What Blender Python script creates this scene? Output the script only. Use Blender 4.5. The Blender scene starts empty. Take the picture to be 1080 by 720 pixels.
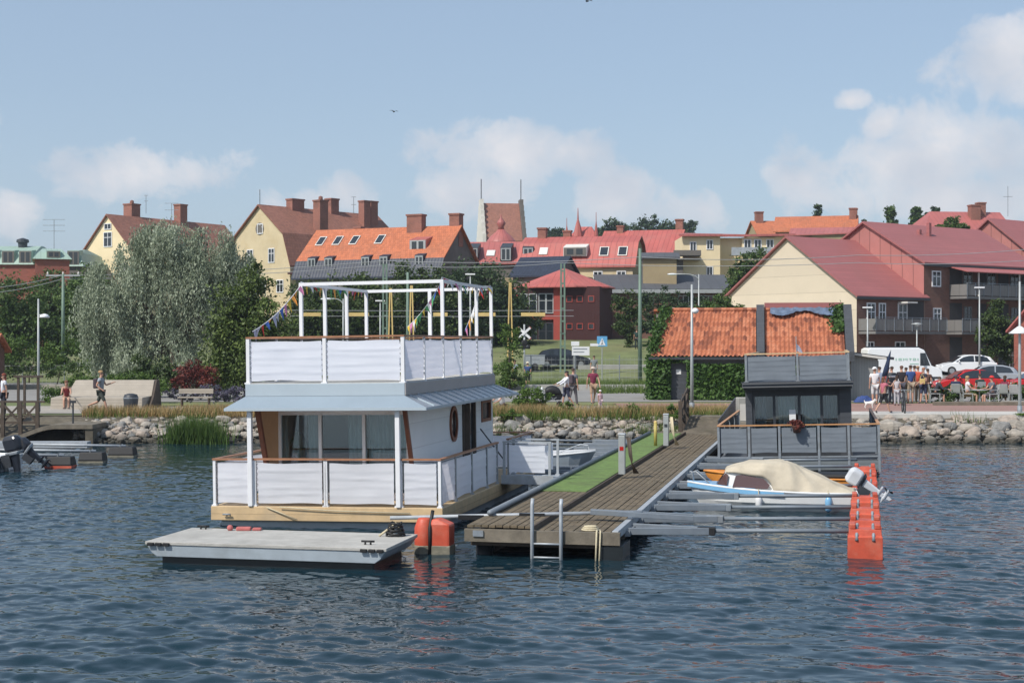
import bpy, math, random
import numpy as np
from mathutils import Vector, Matrix, noise
R = math.radians
random.seed(7); RNG = np.random.default_rng(7)
SC = bpy.context.scene
COL = SC.collection
F = 1560.0; H0 = 4.0            # focal length in photo pixels, eye height in metres
TH = R(12.2)                    # heading of the pier and the houseboats
def P(px, py, Y): return Vector(((px-540)/F*Y, Y, H0-(py-360)/F*Y))
def XX(px, Y): return (px-540)/F*Y
def ZZ(py, Y): return H0-(py-360)/F*Y
def sstep(a, b, t):
    t = min(1, max(0, (t-a)/(b-a))); return t*t*(3-2*t)
QZ = 0.95                       # level of the quay
def G(x, y):                    # terrain height
    c = 1-0.85*sstep(15, 26, x - (y-110)*0.1)
    c *= 1-0.5*sstep(-15, -35, x)
    return QZ + .5*sstep(100, 109, y)*sstep(20, 26, x) + sstep(94, 146, y)*3.3*c + sstep(140, 300, y)*7*(0.4+0.6*c) - 0
# ---------------------------------------------------------------- mesh builder
class MB:
    def __init__(s): s.v = []; s.f = []; s.m = []
    def poly(s, pts, mi=0):
        n = len(s.v); s.v += [tuple(p) for p in pts]; s.f.append(tuple(range(n, n+len(pts)))); s.m.append(mi)
    def hexa(s, p, mi=0):       # 8 corners: bottom ring 0-3, top ring 4-7 (counter-clockwise)
        n = len(s.v); s.v += [tuple(q) for q in p]
        for f in ((3,2,1,0),(4,5,6,7),(0,1,5,4),(1,2,6,5),(2,3,7,6),(3,0,4,7)):
            s.f.append(tuple(n+i for i in f)); s.m.append(mi)
    def box(s, x0, y0, z0, x1, y1, z1, mi=0):
        s.hexa([(x0,y0,z0),(x1,y0,z0),(x1,y1,z0),(x0,y1,z0),(x0,y0,z1),(x1,y0,z1),(x1,y1,z1),(x0,y1,z1)], mi)
    def bar(s, a, b, w, h=None, mi=0):
        a = Vector(a); b = Vector(b); h = h or w; d = (b-a).normalized()
        u = d.cross(Vector((0,0,1)))
        u = Vector((1,0,0)) if u.length < 1e-3 else u.normalized()
        t = u.cross(d).normalized()
        u *= w/2; t *= h/2
        s.hexa([a-u-t, a+u-t, b+u-t, b-u-t, a-u+t, a+u+t, b+u+t, b-u+t], mi)
    def tube(s, pts, r, n=8, mi=0):
        pts = [Vector(p) for p in pts]; rr = r if isinstance(r, (list, tuple)) else [r]*len(pts)
        base = len(s.v); pu = None
        for i, p in enumerate(pts):
            d = (pts[min(i+1, len(pts)-1)]-pts[max(i-1, 0)]).normalized()
            u = d.cross(Vector((0,0,1))) if pu is None else pu - d*pu.dot(d)
            if u.length < 1e-3: u = d.cross(Vector((0,1,0)))
            u.normalize(); pu = u; t = d.cross(u)
            for k in range(n):
                a = 2*math.pi*k/n; q = p+u*math.cos(a)*rr[i]+t*math.sin(a)*rr[i]; s.v.append(tuple(q))
        for i in range(len(pts)-1):
            for k in range(n):
                a = base+i*n+k; b = base+i*n+(k+1) % n
                s.f.append((a, b, b+n, a+n)); s.m.append(mi)
        s.f.append(tuple(base+k for k in range(n))[::-1]); s.m.append(mi)
        s.f.append(tuple(base+(len(pts)-1)*n+k for k in range(n))); s.m.append(mi)
    def lathe(s, c, prof, n=16, mi=0, sx=1, sy=1):
        base = len(s.v)
        for r, z in prof:
            for k in range(n):
                a = 2*math.pi*k/n; s.v.append((c[0]+r*math.cos(a)*sx, c[1]+r*math.sin(a)*sy, c[2]+z))
        for i in range(len(prof)-1):
            for k in range(n):
                a = base+i*n+k; b = base+i*n+(k+1) % n
                s.f.append((a, b, b+n, a+n)); s.m.append(mi)
        s.f.append(tuple(base+k for k in range(n))[::-1]); s.m.append(mi)
        s.f.append(tuple(base+(len(prof)-1)*n+k for k in range(n))); s.m.append(mi)
    def ball(s, c, rx, ry=None, rz=None, n=12, m=7, mi=0):
        ry = ry or rx; rz = rz or rx
        s.lathe(c, [(max(1e-3, math.cos(t))*rx, math.sin(t)*rz) for t in [(-0.5+i/(m-1))*math.pi for i in range(m)]], n, mi, 1, ry/rx)
    def ext(s, pts, vec, mi=0):   # extrude a planar outline along vec
        n = len(pts); b = len(s.v); vec = Vector(vec)
        s.v += [tuple(p) for p in pts]; s.v += [tuple(Vector(p)+vec) for p in pts]
        s.f.append(tuple(range(b, b+n))[::-1]); s.m.append(mi); s.f.append(tuple(range(b+n, b+2*n))); s.m.append(mi)
        for i in range(n):
            j = (i+1) % n; s.f.append((b+i, b+j, b+n+j, b+n+i)); s.m.append(mi)
    def grid(s, fn, nu, nv, mi=0):
        b = len(s.v)
        for j in range(nv+1):
            for i in range(nu+1): s.v.append(tuple(fn(i/nu, j/nv)))
        for j in range(nv):
            for i in range(nu):
                a = b+j*(nu+1)+i; s.f.append((a, a+1, a+nu+2, a+nu+1)); s.m.append(mi)
    def loft(s, rings, mi=0, cap=True):
        b = len(s.v); n = len(rings[0])
        for r in rings: s.v += [tuple(p) for p in r]
        for i in range(len(rings)-1):
            for k in range(n):
                a = b+i*n+k; c = b+i*n+(k+1) % n; s.f.append((a, c, c+n, a+n)); s.m.append(mi)
        if cap:
            s.f.append(tuple(b+k for k in range(n))[::-1]); s.m.append(mi)
            s.f.append(tuple(b+(len(rings)-1)*n+k for k in range(n))); s.m.append(mi)
    def build(s, name, mats, parent=None, loc=None, rotz=None, bevel=0, smooth=False, sub=0, solid=0):
        me = bpy.data.meshes.new(name); me.from_pydata(s.v, [], s.f); me.validate()
        mats = mats if isinstance(mats, (list, tuple)) else [mats]
        for m in mats: me.materials.append(m)
        if len(me.polygons) == len(s.m) and len(mats) > 1: me.polygons.foreach_set('material_index', s.m)
        uv = me.uv_layers.new(name='UVMap'); d = np.zeros(len(me.loops)*2, dtype=np.float32)
        for p in me.polygons:
            n = p.normal
            if abs(n.z) > 0.995: u = Vector((1,0,0)); w = Vector((0,1,0))
            else:
                u = Vector((-n.y, n.x, 0)).normalized(); w = n.cross(u)
            for li in p.loop_indices:
                c = me.vertices[me.loops[li].vertex_index].co; d[2*li] = c.dot(u); d[2*li+1] = c.dot(w)
        uv.data.foreach_set('uv', d)
        if smooth: me.polygons.foreach_set('use_smooth', [True]*len(me.polygons))
        o = bpy.data.objects.new(name, me); COL.objects.link(o)
        if loc is not None: o.location = loc
        if rotz is not None: o.rotation_euler = (0, 0, rotz)
        if parent: o.parent = parent
        if solid: m = o.modifiers.new('Solid', 'SOLIDIFY'); m.thickness = solid; m.offset = 0
        if bevel: m = o.modifiers.new('Bevel', 'BEVEL'); m.width = bevel; m.segments = 2; m.limit_method = 'ANGLE'; m.angle_limit = R(35)
        if sub: m = o.modifiers.new('Sub', 'SUBSURF'); m.levels = sub; m.render_levels = sub
        return o
def tag(o, label=None, cat=None, group=None, kind=None):
    if label: o['label'] = label
    if cat: o['category'] = cat
    if group: o['group'] = group
    if kind: o['kind'] = kind
    return o
def thing(name, label, cat, loc=(0,0,0), rotz=0, group=None):
    o = bpy.data.objects.new(name, None); o.empty_display_size = .2; COL.objects.link(o)
    o.location = loc; o.rotation_euler = (0, 0, rotz)
    return tag(o, label, cat, group)
def copy_tree(o, parent=None):
    c = o.copy(); COL.objects.link(c)
    if parent: c.parent = parent
    for ch in list(o.children): copy_tree(ch, c)
    return c
def dup(o, loc, rotz, label=None, group=None):
    c = copy_tree(o); c.location = loc; c.rotation_euler = (0, 0, rotz); return tag(c, label, None, group)
# ---------------------------------------------------------------- materials
class NT:
    def __init__(s, m): s.t = m.node_tree; s.n = s.t.nodes; s.l = s.t.links
    def add(s, typ, **kw):
        nd = s.n.new(typ)
        for k, v in kw.items():
            if k.startswith('i_'):
                key = k[2:]; key = int(key) if key.isdigit() else key.replace('_', ' ')
                nd.inputs[key].default_value = v
            else: setattr(nd, k, v)
        return nd
    def lk(s, a, b): s.l.new(a, b)
    def math(s, op, a, b=None, c=None):
        nd = s.n.new('ShaderNodeMath'); nd.operation = op
        for i, q in enumerate((a, b, c)):
            if q is None: continue
            if isinstance(q, (int, float)): nd.inputs[i].default_value = q
            else: s.lk(q, nd.inputs[i])
        return nd.outputs[0]
    def mix(s, fac, a, b, typ='MIX'):
        nd = s.n.new('ShaderNodeMix'); nd.data_type = 'RGBA'; nd.blend_type = typ
        for i, q in ((0, fac), (6, a), (7, b)):
            if isinstance(q, (int, float)): nd.inputs[i].default_value = q
            elif isinstance(q, tuple): nd.inputs[i].default_value = (*q[:3], 1)
            else: s.lk(q, nd.inputs[i])
        return nd.outputs[2]
    def ramp(s, fac, stops):
        nd = s.n.new('ShaderNodeValToRGB'); e = nd.color_ramp.elements
        while len(e) < len(stops): e.new(0.5)
        for k, (p, c) in enumerate(stops):
            e[k].position = p; e[k].color = (*c, 1) if isinstance(c, tuple) else (c, c, c, 1)
        s.lk(fac, nd.inputs[0]); return nd.outputs[0]
def newmat(name):
    m = bpy.data.materials.new(name); m.use_nodes = True
    return m, NT(m), m.node_tree.nodes['Principled BSDF']
def sc3(c, k): return tuple(min(1, x*k) for x in c[:3])
def mat(name, col, rough=.6, var=.15, scale=2., metal=0, bump=0, bscale=30, dirt=None, dirts=.8, pattern=None, spec=.5):
    m, t, b = newmat(name)
    tc = t.add('ShaderNodeTexCoord'); oi = t.add('ShaderNodeObjectInfo')
    off = t.add('ShaderNodeVectorMath', operation='ADD'); t.lk(tc.outputs['Object'], off.inputs[0])
    ofs = t.add('ShaderNodeCombineXYZ'); t.lk(t.math('MULTIPLY', oi.outputs['Random'], 37), ofs.inputs[0]); t.lk(ofs.outputs[0], off.inputs[1])
    co = off.outputs[0]
    n1 = t.add('ShaderNodeTexNoise', i_Scale=scale, i_Detail=6, i_Roughness=.65); t.lk(co, n1.inputs['Vector'])
    c = t.ramp(n1.outputs[0], [(.3, sc3(col, 1-var)), (.72, sc3(col, 1+var))])
    h = None
    uv = tc.outputs['UV']
    if pattern:
        kind, pitch, amt = pattern
        sep = t.add('ShaderNodeSeparateXYZ'); t.lk(uv, sep.inputs[0])
        if kind in ('seamu', 'seamv'):        # standing seams or boards, along one direction
            q = t.math('FRACT', t.math('DIVIDE', sep.outputs[0 if kind == 'seamu' else 1], pitch))
            ln = t.math('LESS_THAN', q, amt)
            idn = t.add('ShaderNodeTexWhiteNoise', noise_dimensions='1D'); t.lk(t.math('FLOOR', t.math('DIVIDE', sep.outputs[0 if kind == 'seamu' else 1], pitch)), idn.inputs['W'])
            c = t.mix(t.math('MULTIPLY', idn.outputs[0], .5), c, sc3(col, .82), 'MIX')
            c = t.mix(t.math('MULTIPLY', ln, .6), c, sc3(col, .42))
            h = t.math('SUBTRACT', 1, ln)
        if kind == 'tile':
            br = t.add('ShaderNodeTexBrick', i_Scale=1.0); t.lk(uv, br.inputs['Vector'])
            br.inputs['Color1'].default_value = (*sc3(col, 1.15), 1); br.inputs['Color2'].default_value = (*sc3(col, .68), 1); br.inputs['Mortar'].default_value = (*sc3(col, .4), 1)
            br.inputs['Mortar Size'].default_value = .012; br.inputs['Brick Width'].default_value = pitch; br.inputs['Row Height'].default_value = pitch*1.3; br.inputs['Bias'].default_value = -.2
            c = t.mix(.7, c, br.outputs[0])
            qu = t.math('FRACT', t.math('DIVIDE', sep.outputs[1], pitch*1.3)); qv = t.math('ABSOLUTE', t.math('SINE', t.math('MULTIPLY', sep.outputs[0], math.pi/pitch)))
            h = t.math('ADD', t.math('MULTIPLY', qu, -1.), qv)
        if kind == 'brick':
            br = t.add('ShaderNodeTexBrick', i_Scale=1.0); t.lk(uv, br.inputs['Vector'])
            br.inputs['Color1'].default_value = (*sc3(col, 1.15), 1); br.inputs['Color2'].default_value = (*sc3(col, .7), 1); br.inputs['Mortar'].default_value = (*sc3(tuple(x*.6+.1 for x in col), .9), 1)
            br.inputs['Mortar Size'].default_value = .012; br.inputs['Brick Width'].default_value = pitch; br.inputs['Row Height'].default_value = pitch*.35
            c = t.mix(amt, c, br.outputs[0]); h = br.outputs['Fac']
            h = t.math('SUBTRACT', 1, h)
    if dirt:
        n2 = t.add('ShaderNodeTexNoise', i_Scale=dirts, i_Detail=8, i_Roughness=.7); t.lk(co, n2.inputs['Vector'])
        c = t.mix(t.ramp(n2.outputs[0], [(.48, 0.), (.75, .75)]), c, dirt)
    t.lk(c, b.inputs['Base Color'])
    b.inputs['Roughness'].default_value = rough; b.inputs['Metallic'].default_value = metal; b.inputs['Specular IOR Level'].default_value = spec
    if bump or h is not None:
        bp = t.add('ShaderNodeBump', i_Strength=.5, i_Distance=.03 if h is not None else .01)
        if bump:
            nb = t.add('ShaderNodeTexNoise', i_Scale=bscale, i_Detail=5); t.lk(co, nb.inputs['Vector'])
            hh = t.math('MULTIPLY', nb.outputs[0], bump)
            h = hh if h is None else t.math('ADD', h, hh)
        t.lk(h, bp.inputs['Height']); t.lk(bp.outputs[0], b.inputs['Normal'])
    return m
def leafmat(name, cols, trans=.3, rough=.55):
    m, t, b = newmat(name)
    g = t.add('ShaderNodeNewGeometry'); tc = t.add('ShaderNodeTexCoord')
    n1 = t.add('ShaderNodeTexNoise', i_Scale=.55, i_Detail=3); t.lk(tc.outputs['Object'], n1.inputs['Vector'])
    f = t.math('ADD', t.math('MULTIPLY', g.outputs['Random Per Island'], .6), t.math('MULTIPLY', t.math('SUBTRACT', n1.outputs[0], .3), 1.))
    c = t.ramp(f, [(.1, cols[0]), (.5, cols[1]), (.95, cols[2])])
    t.lk(c, b.inputs['Base Color']); b.inputs['Roughness'].default_value = rough; b.inputs['Specular IOR Level'].default_value = .3
    tr = t.add('ShaderNodeBsdfTranslucent'); t.lk(c, tr.inputs[0])
    mx = t.add('ShaderNodeMixShader', i_0=trans); t.lk(b.outputs[0], mx.inputs[1]); t.lk(tr.outputs[0], mx.inputs[2])
    t.lk(mx.outputs[0], t.n['Material Output'].inputs[0])
    return m
def glassmat(name, tint, transp):
    m, t, b = newmat(name)
    b.inputs['Base Color'].default_value = (*tint, 1); b.inputs['Roughness'].default_value = .04; b.inputs['Specular IOR Level'].default_value = .8
    if transp:
        tr = t.add('ShaderNodeBsdfTransparent', i_0=(.75, .82, .82, 1)); fr = t.add('ShaderNodeFresnel', i_IOR=1.5)
        gl = t.add('ShaderNodeBsdfGlossy', i_0=(.9, .95, 1, 1), i_1=.03)
        mx = t.add('ShaderNodeMixShader'); t.lk(t.math('ADD', fr.outputs[0], .06), mx.inputs[0]); t.lk(tr.outputs[0], mx.inputs[1]); t.lk(gl.outputs[0], mx.inputs[2])
        t.lk(mx.outputs[0], t.n['Material Output'].inputs[0])
    return m
M = {}
M['white'] = mat('white_paint', (.78,.78,.79), .45, .05, 3, bump=.2)
M['white_wall'] = mat('white_board', (.80,.81,.81), .5, .05, 1.5, pattern=('seamv', .55, .012))
M['fabric'] = mat('white_fabric', (.90,.92,.98), .85, .04, 1.1, bump=1.2, bscale=5)
t_ = NT(M['fabric']); b_ = t_.n['Principled BSDF']; tr_ = t_.add('ShaderNodeBsdfTranslucent', i_0=(.90,.89,.98,1)); mx_ = t_.add('ShaderNodeMixShader', i_0=.40); t_.lk(b_.outputs[0], mx_.inputs[1]); t_.lk(tr_.outputs[0], mx_.inputs[2]); t_.lk(mx_.outputs[0], t_.n['Material Output'].inputs[0])
M['greyfab'] = mat('grey_fabric', (.165,.19,.22), .85, .12, 1.6, bump=.5, bscale=9)
M['bluegrey'] = mat('painted_sheet', (.42,.49,.54), .4, .06, 1.2, dirt=(.33,.38,.42), dirts=1.2)
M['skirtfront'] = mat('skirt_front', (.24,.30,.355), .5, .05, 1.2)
M['boom'] = mat('boom_steel', (.18,.21,.245), .6, .16, 4, metal=.15, dirt=(.2,.21,.21), dirts=2)
M['taupe'] = mat('shaded_fascia', (.36,.335,.32), .55, .08, 1.2)  # shaded tone of the fascia, kept as a separate colour
M['skirt'] = mat('skirt_sheet', (.46,.49,.52), .38, .06, 1.2, metal=.75, pattern=('seamu', .62, .04))
M['tanwood'] = mat('pine_beam', (.60,.43,.24), .6, .18, 3, pattern=('seamv', .30, .03), dirt=(.42,.33,.22), dirts=1.4)
M['copper'] = mat('oiled_rail', (.36,.17,.09), .45, .25, 4)
M['brownwood'] = mat('brown_trim', (.20,.065,.03), .5, .2, 4)
M['ply'] = mat('plywood', (.50,.30,.16), .6, .12, 2)
M['galv'] = mat('galvanised_steel', (.40,.43,.46), .6, .16, 5, metal=.25, bump=.15, dirt=(.30,.30,.29), dirts=2)
M['galvd'] = mat('weathered_steel', (.25,.28,.31), .6, .2, 5, metal=.25, dirt=(.2,.19,.17), dirts=2)
M['raftside'] = mat('raft_steel', (.36,.41,.45), .5, .12, 2, metal=.2, dirt=(.25,.28,.29), dirts=1.5)
M['raftdeck'] = mat('raft_boards', (.47,.455,.42), .75, .18, 3, pattern=('seamv', .14, .12), bump=.5, dirt=(.27,.26,.235), dirts=1.1)
M['hulldark'] = mat('wet_hull', (.012,.016,.018), .4, .3, 2)
M['black'] = mat('black_rubber', (.010,.010,.011), .6, .2, 5)
M['dark'] = mat('dark_paint', (.035,.04,.048), .5, .2, 2)
M['dgrey'] = mat('dark_grey_board', (.06,.065,.075), .5, .15, 2, pattern=('seamv', .2, .05))
M['orange'] = mat('red_plastic', (.52,.08,.04), .5, .2, 3, bump=.4, dirt=(.58,.20,.13), dirts=2.2)
M['algae'] = mat('algae_plastic', (.22,.20,.15), .7, .3, 6, bump=1, dirt=(.1,.1,.07), dirts=4)
M['oldwood'] = mat('weathered_planks', (.14,.108,.068), .85, .45, 3.5, bump=1, bscale=25, dirt=(.10,.085,.055), dirts=1.1)
M['greywood'] = mat('grey_timber', (.17,.145,.11), .8, .34, 3, bump=1, bscale=25, dirt=(.08,.075,.05), dirts=1.3)
M['darkwood'] = mat('dark_timber', (.075,.055,.04), .75, .3, 3, bump=.6)
M['carpet'] = mat('green_carpet', (.13,.205,.055), .95, .3, 6, bump=1, bscale=80, dirt=(.085,.095,.045), dirts=1.3)
M['rope'] = mat('rope', (.55,.48,.33), .9, .2, 20)
M['brope'] = mat('blue_rope', (.1,.2,.45), .9, .2, 20)
M['boatwhite'] = mat('gelcoat_white', (.76,.77,.77), .25, .05, 2)
M['boatblue'] = mat('gelcoat_blue', (.20,.43,.66), .25, .08, 2)
M['canvas'] = mat('tan_canvas', (.50,.44,.34), .9, .14, 2, bump=1.5, bscale=5, dirt=(.36,.31,.23), dirts=1.5)
M['boatorange'] = mat('varnish_orange', (.70,.28,.06), .3, .15, 3)
M['motor'] = mat('motor_dark', (.018,.022,.032), .3, .2, 3)
M['motorw'] = mat('motor_white', (.55,.57,.60), .3, .08, 3)
M['glass'] = glassmat('window_glass', (.022,.028,.034), False)
M['pane'] = glassmat('clear_pane', (.5,.5,.5), True)
M['boatglass'] = glassmat('tinted_pane', (.10,.055,.05), False)
M['curtain'] = mat('curtain', (.55,.60,.60), .9, .06, 3)
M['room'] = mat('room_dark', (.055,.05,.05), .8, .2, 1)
M['asphalt'] = mat('asphalt', (.25,.24,.225), .9, .16, .7, bump=.6, bscale=60, dirt=(.25,.24,.23), dirts=.25)
M['concrete'] = mat('concrete', (.38,.37,.34), .85, .16, .9, bump=.5, bscale=30, dirt=(.27,.26,.23), dirts=.7)
M['concrete2'] = mat('quay_concrete', (.50,.48,.44), .85, .14, .9, bump=.4, bscale=30, dirt=(.36,.34,.31), dirts=.6)
M['walk'] = mat('brick_paving', (.33,.185,.15), .85, .14, .6, pattern=('brick', .22, .6))
M['gravel'] = mat('gravel_path', (.34,.31,.27), .95, .15, 1.5, bump=1, bscale=40)
M['bank'] = mat('bank_soil', (.11,.095,.07), .95, .35, 3, bump=1, bscale=10)
M['grass'] = mat('lawn', (.14,.165,.06), .95, .36, .35, bump=1, bscale=30, dirt=(.23,.215,.10), dirts=.10)
M['rock'] = mat('granite', (.34,.305,.26), .85, .36, 1.6, bump=1, bscale=9, dirt=(.2,.18,.155), dirts=2)
M['rockp'] = mat('pink_granite', (.36,.30,.25), .85, .34, 1.6, bump=1, bscale=9, dirt=(.24,.2,.16), dirts=2)
M['rockg'] = mat('grey_stone', (.22,.215,.205), .85, .36, 1.6, bump=1, bscale=9, dirt=(.13,.125,.11), dirts=2)
M['tile'] = mat('orange_tile', (.50,.155,.07), .8, .25, .5, pattern=('tile', .24, 1), dirt=(.30,.12,.065), dirts=.35)
m, t, b = newmat('orange_pantile'); tc = t.add('ShaderNodeTexCoord'); sp = t.add('ShaderNodeSeparateXYZ'); t.lk(tc.outputs['Object'], sp.inputs[0])
cb = t.add('ShaderNodeCombineXYZ'); t.lk(t.math('FLOOR', t.math('DIVIDE', sp.outputs[0], .225)), cb.inputs[0]); t.lk(t.math('FLOOR', t.math('DIVIDE', sp.outputs[1], .235)), cb.inputs[1])
wn = t.add('ShaderNodeTexWhiteNoise', noise_dimensions='2D'); t.lk(cb.outputs[0], wn.inputs['Vector'])
nz = t.add('ShaderNodeTexNoise', i_Scale=.7, i_Detail=6); t.lk(tc.outputs['Object'], nz.inputs['Vector'])
c = t.ramp(t.math('ADD', t.math('MULTIPLY', wn.outputs[0], .75), t.math('MULTIPLY', nz.outputs[0], .35)), [(.10, (.15,.05,.03)), (.42, (.33,.105,.052)), (.75, (.43,.145,.07)), (1., (.50,.20,.11))])
t.lk(c, b.inputs['Base Color']); b.inputs['Roughness'].default_value = .85; M['tilebig'] = m
M['tileold'] = mat('old_brown_tile', (.29,.125,.085), .8, .25, .5, pattern=('tile', .26, 1), dirt=(.2,.09,.06), dirts=.6)
M['redmetal'] = mat('red_sheet_roof', (.43,.13,.115), .5, .14, .5, pattern=('seamu', .6, .09), dirt=(.42,.13,.11), dirts=.5)
M['redmetal2'] = mat('bright_red_roof', (.46,.115,.095), .55, .18, .4, dirt=(.40,.16,.13), dirts=.35, pattern=('seamu', .6, .1))
M['rowroof'] = mat('dark_red_roof', (.35,.12,.115), .6, .1, .35, pattern=('seamv', .36, .06), dirt=(.30,.115,.105), dirts=.3)
M['rowgable'] = mat('red_gable_sheet', (.42,.165,.145), .6, .1, .5, pattern=('seamu', 1.05, .09))
M['cream'] = mat('cream_board', (.67,.57,.435), .7, .05, .6, pattern=('seamv', 1.35, .018))
M['yellow'] = mat('yellow_plaster', (.58,.48,.31), .85, .1, .4, dirt=(.5,.38,.2), dirts=.6)
M['yellow2'] = mat('pale_yellow_plaster', (.80,.66,.42), .85, .07, .4)
M['olive'] = mat('olive_plaster', (.33,.26,.15), .85, .12, .5)
M['greywall'] = mat('grey_render', (.16,.145,.13), .85, .16, .6, dirt=(.1,.09,.08), dirts=.7)
M['brown'] = mat('brown_brick', (.20,.095,.065), .85, .15, .8, pattern=('brick', .28, .6))
M['redbrick'] = mat('red_brick', (.30,.085,.055), .85, .15, .8, pattern=('brick', .28, .6))
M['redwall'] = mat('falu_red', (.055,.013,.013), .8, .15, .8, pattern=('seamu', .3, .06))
M['redwall2'] = mat('sunlit_red_wall', (.33,.055,.04), .8, .12, .8)  # sunlit tone for the red house; plain red on the spired house
M['slate'] = mat('blue_slate', (.02,.028,.05), .55, .2, .7, pattern=('tile', .35, 1))
M['flatroof'] = mat('grey_felt', (.085,.09,.10), .7, .15, .6, pattern=('seamu', 1.1, .03))
M['copperroof'] = mat('copper_green', (.33,.45,.38), .6, .14, .6, pattern=('seamu', .6, .06), dirt=(.28,.36,.32), dirts=.6)
M['chimney'] = mat('chimney_brick', (.33,.135,.095), .85, .25, .9, dirt=(.14,.07,.05), dirts=.5, pattern=('brick', .25, .6))
M['whiteplaster'] = mat('white_plaster', (.66,.63,.58), .85, .1, .6)
M['balc'] = mat('balcony_grey', (.19,.18,.17), .6, .12, .7, pattern=('seamu', .9, .05))
M['annex'] = mat('grey_boards', (.42,.42,.40), .8, .1, 1, pattern=('seamu', .14, .1))
M['pole'] = mat('pole_grey', (.40,.42,.42), .5, .12, 2, metal=.3)
M['mast'] = mat('mast_green', (.15,.22,.17), .6, .15, 2)
M['barrier'] = mat('barrier_yellow', (.62,.45,.17), .6, .12, 3)
M['yellowp'] = mat('yellow_post', (.42,.34,.09), .5, .1, 3)
M['signblue'] = mat('sign_blue', (.12,.36,.62), .4, .05, 3)
M['wire'] = mat('wire', (.30,.31,.32), .5, .1, 3)
M['tarp'] = mat('blue_tarp', (.11,.15,.22), .4, .4, 2.5, bump=1, bscale=4)
M['carwhite'] = mat('car_white', (.78,.79,.80), .2, .02, 1)
M['carred'] = mat('car_red', (.52,.02,.022), .2, .05, 1)
M['carsilver'] = mat('car_silver', (.42,.44,.47), .25, .05, 1, metal=.4)
M['cardark'] = mat('car_dark', (.02,.025,.035), .2, .1, 1)
M['tyre'] = mat('tyre', (.018,.018,.018), .8, .2, 5)
M['rim'] = mat('rim', (.45,.46,.47), .3, .1, 5, metal=.7)
M['lens'] = mat('lamp_lens', (.7,.72,.74), .15, .05, 3)
M['redlens'] = mat('tail_lens', (.45,.01,.01), .2, .05, 3)
M['green_ink'] = mat('green_lettering', (.36,.56,.45), .6, .05, 3)
M['bark'] = mat('bark', (.085,.065,.048), .95, .3, 4, bump=1, bscale=20)
M['railtan'] = mat('varnished_rail', (.48,.25,.11), .45, .2, 4)
M['terra'] = mat('flowerpot', (.12,.05,.035), .8, .2, 4)
M['woodlight'] = mat('bench_boards', (.40,.35,.285), .75, .14, 2, pattern=('seamv', .14, .08))
M['plastic'] = mat('white_plastic', (.72,.72,.72), .5, .05, 2)
for k_ in ('rock','rockp','rockg'):          # wet_band: stones stay dark and algae stained just above the water
    t_ = NT(M[k_]); b_ = t_.n['Principled BSDF']; g_ = t_.add('ShaderNodeNewGeometry'); sp_ = t_.add('ShaderNodeSeparateXYZ'); t_.lk(g_.outputs['Position'], sp_.inputs[0])
    src = b_.inputs['Base Color'].links[0].from_socket
    t_.lk(t_.mix(t_.ramp(sp_.outputs[2], [(.13, .9), (.36, 0.)]), src, (.035,.034,.024)), b_.inputs['Base Color'])
L = {}
L['willow'] = leafmat('willow_leaves', [(.10,.13,.075), (.29,.34,.23), (.50,.54,.41)], .25)
L['dark'] = leafmat('dark_leaves', [(.018,.036,.010), (.05,.085,.02), (.11,.15,.04)], .2)
L['olive'] = leafmat('olive_leaves', [(.03,.055,.012), (.08,.12,.026), (.15,.20,.05)], .2)
L['mid'] = leafmat('mid_leaves', [(.03,.06,.015), (.07,.125,.03), (.14,.20,.055)], .25)
L['far'] = leafmat('far_leaves', [(.022,.045,.02), (.045,.08,.03), (.075,.115,.045)], .2)
L['bright'] = leafmat('bright_leaves', [(.05,.09,.018), (.10,.17,.035), (.17,.25,.06)], .3)
L['ivy'] = leafmat('ivy_leaves', [(.025,.06,.012), (.06,.125,.025), (.11,.19,.045)], .25)
L['red'] = leafmat('red_leaves', [(.06,.022,.018), (.17,.04,.035), (.26,.08,.05)], .25)
L['purple'] = leafmat('lavender', [(.06,.07,.05), (.13,.12,.17), (.2,.18,.27)], .2)
L['dry'] = leafmat('dry_grass', [(.22,.15,.06), (.42,.29,.13), (.56,.43,.23)], .3)
L['green'] = leafmat('green_blades', [(.05,.085,.018), (.11,.17,.035), (.2,.25,.07)], .3)
L['reed'] = leafmat('reed_blades', [(.045,.085,.02), (.09,.16,.035), (.16,.23,.06)], .3)
# ---------------------------------------------------------------- foliage
def quads_obj(name, V, mat_, parent=None, nper=4):
    n = len(V)//nper
    me = bpy.data.meshes.new(name)
    me.vertices.add(len(V)); me.vertices.foreach_set('co', np.ascontiguousarray(V, dtype=np.float32).ravel())
    me.loops.add(n*nper); me.loops.foreach_set('vertex_index', np.arange(n*nper, dtype=np.int32))
    me.polygons.add(n); me.polygons.foreach_set('loop_start', np.arange(0, n*nper, nper, dtype=np.int32))
    me.update(calc_edges=True); me.materials.append(mat_)
    o = bpy.data.objects.new(name, me); COL.objects.link(o)
    if parent: o.parent = parent
    return o
def unit(a): return a/np.maximum(1e-6, np.linalg.norm(a, axis=1, keepdims=True))
def leaf_quads(C, size, aspect=.55, hang=0., out=None):
    n = len(C); a = unit(RNG.normal(size=(n,3)) + np.array([0,0,-hang*3]))
    nn = RNG.normal(size=(n,3)) + (0 if out is None else out*1.2) + np.array([0,0,.6])
    b = unit(np.cross(a, nn)); s = size*(.65+.7*RNG.random((n,1)))
    A = a*s*.5; B = b*s*.5*aspect
    V = np.empty((n,4,3)); V[:,0] = C-A; V[:,1] = C+B-A*.1; V[:,2] = C+A; V[:,3] = C-B-A*.1
    return V.reshape(-1,3)
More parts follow.
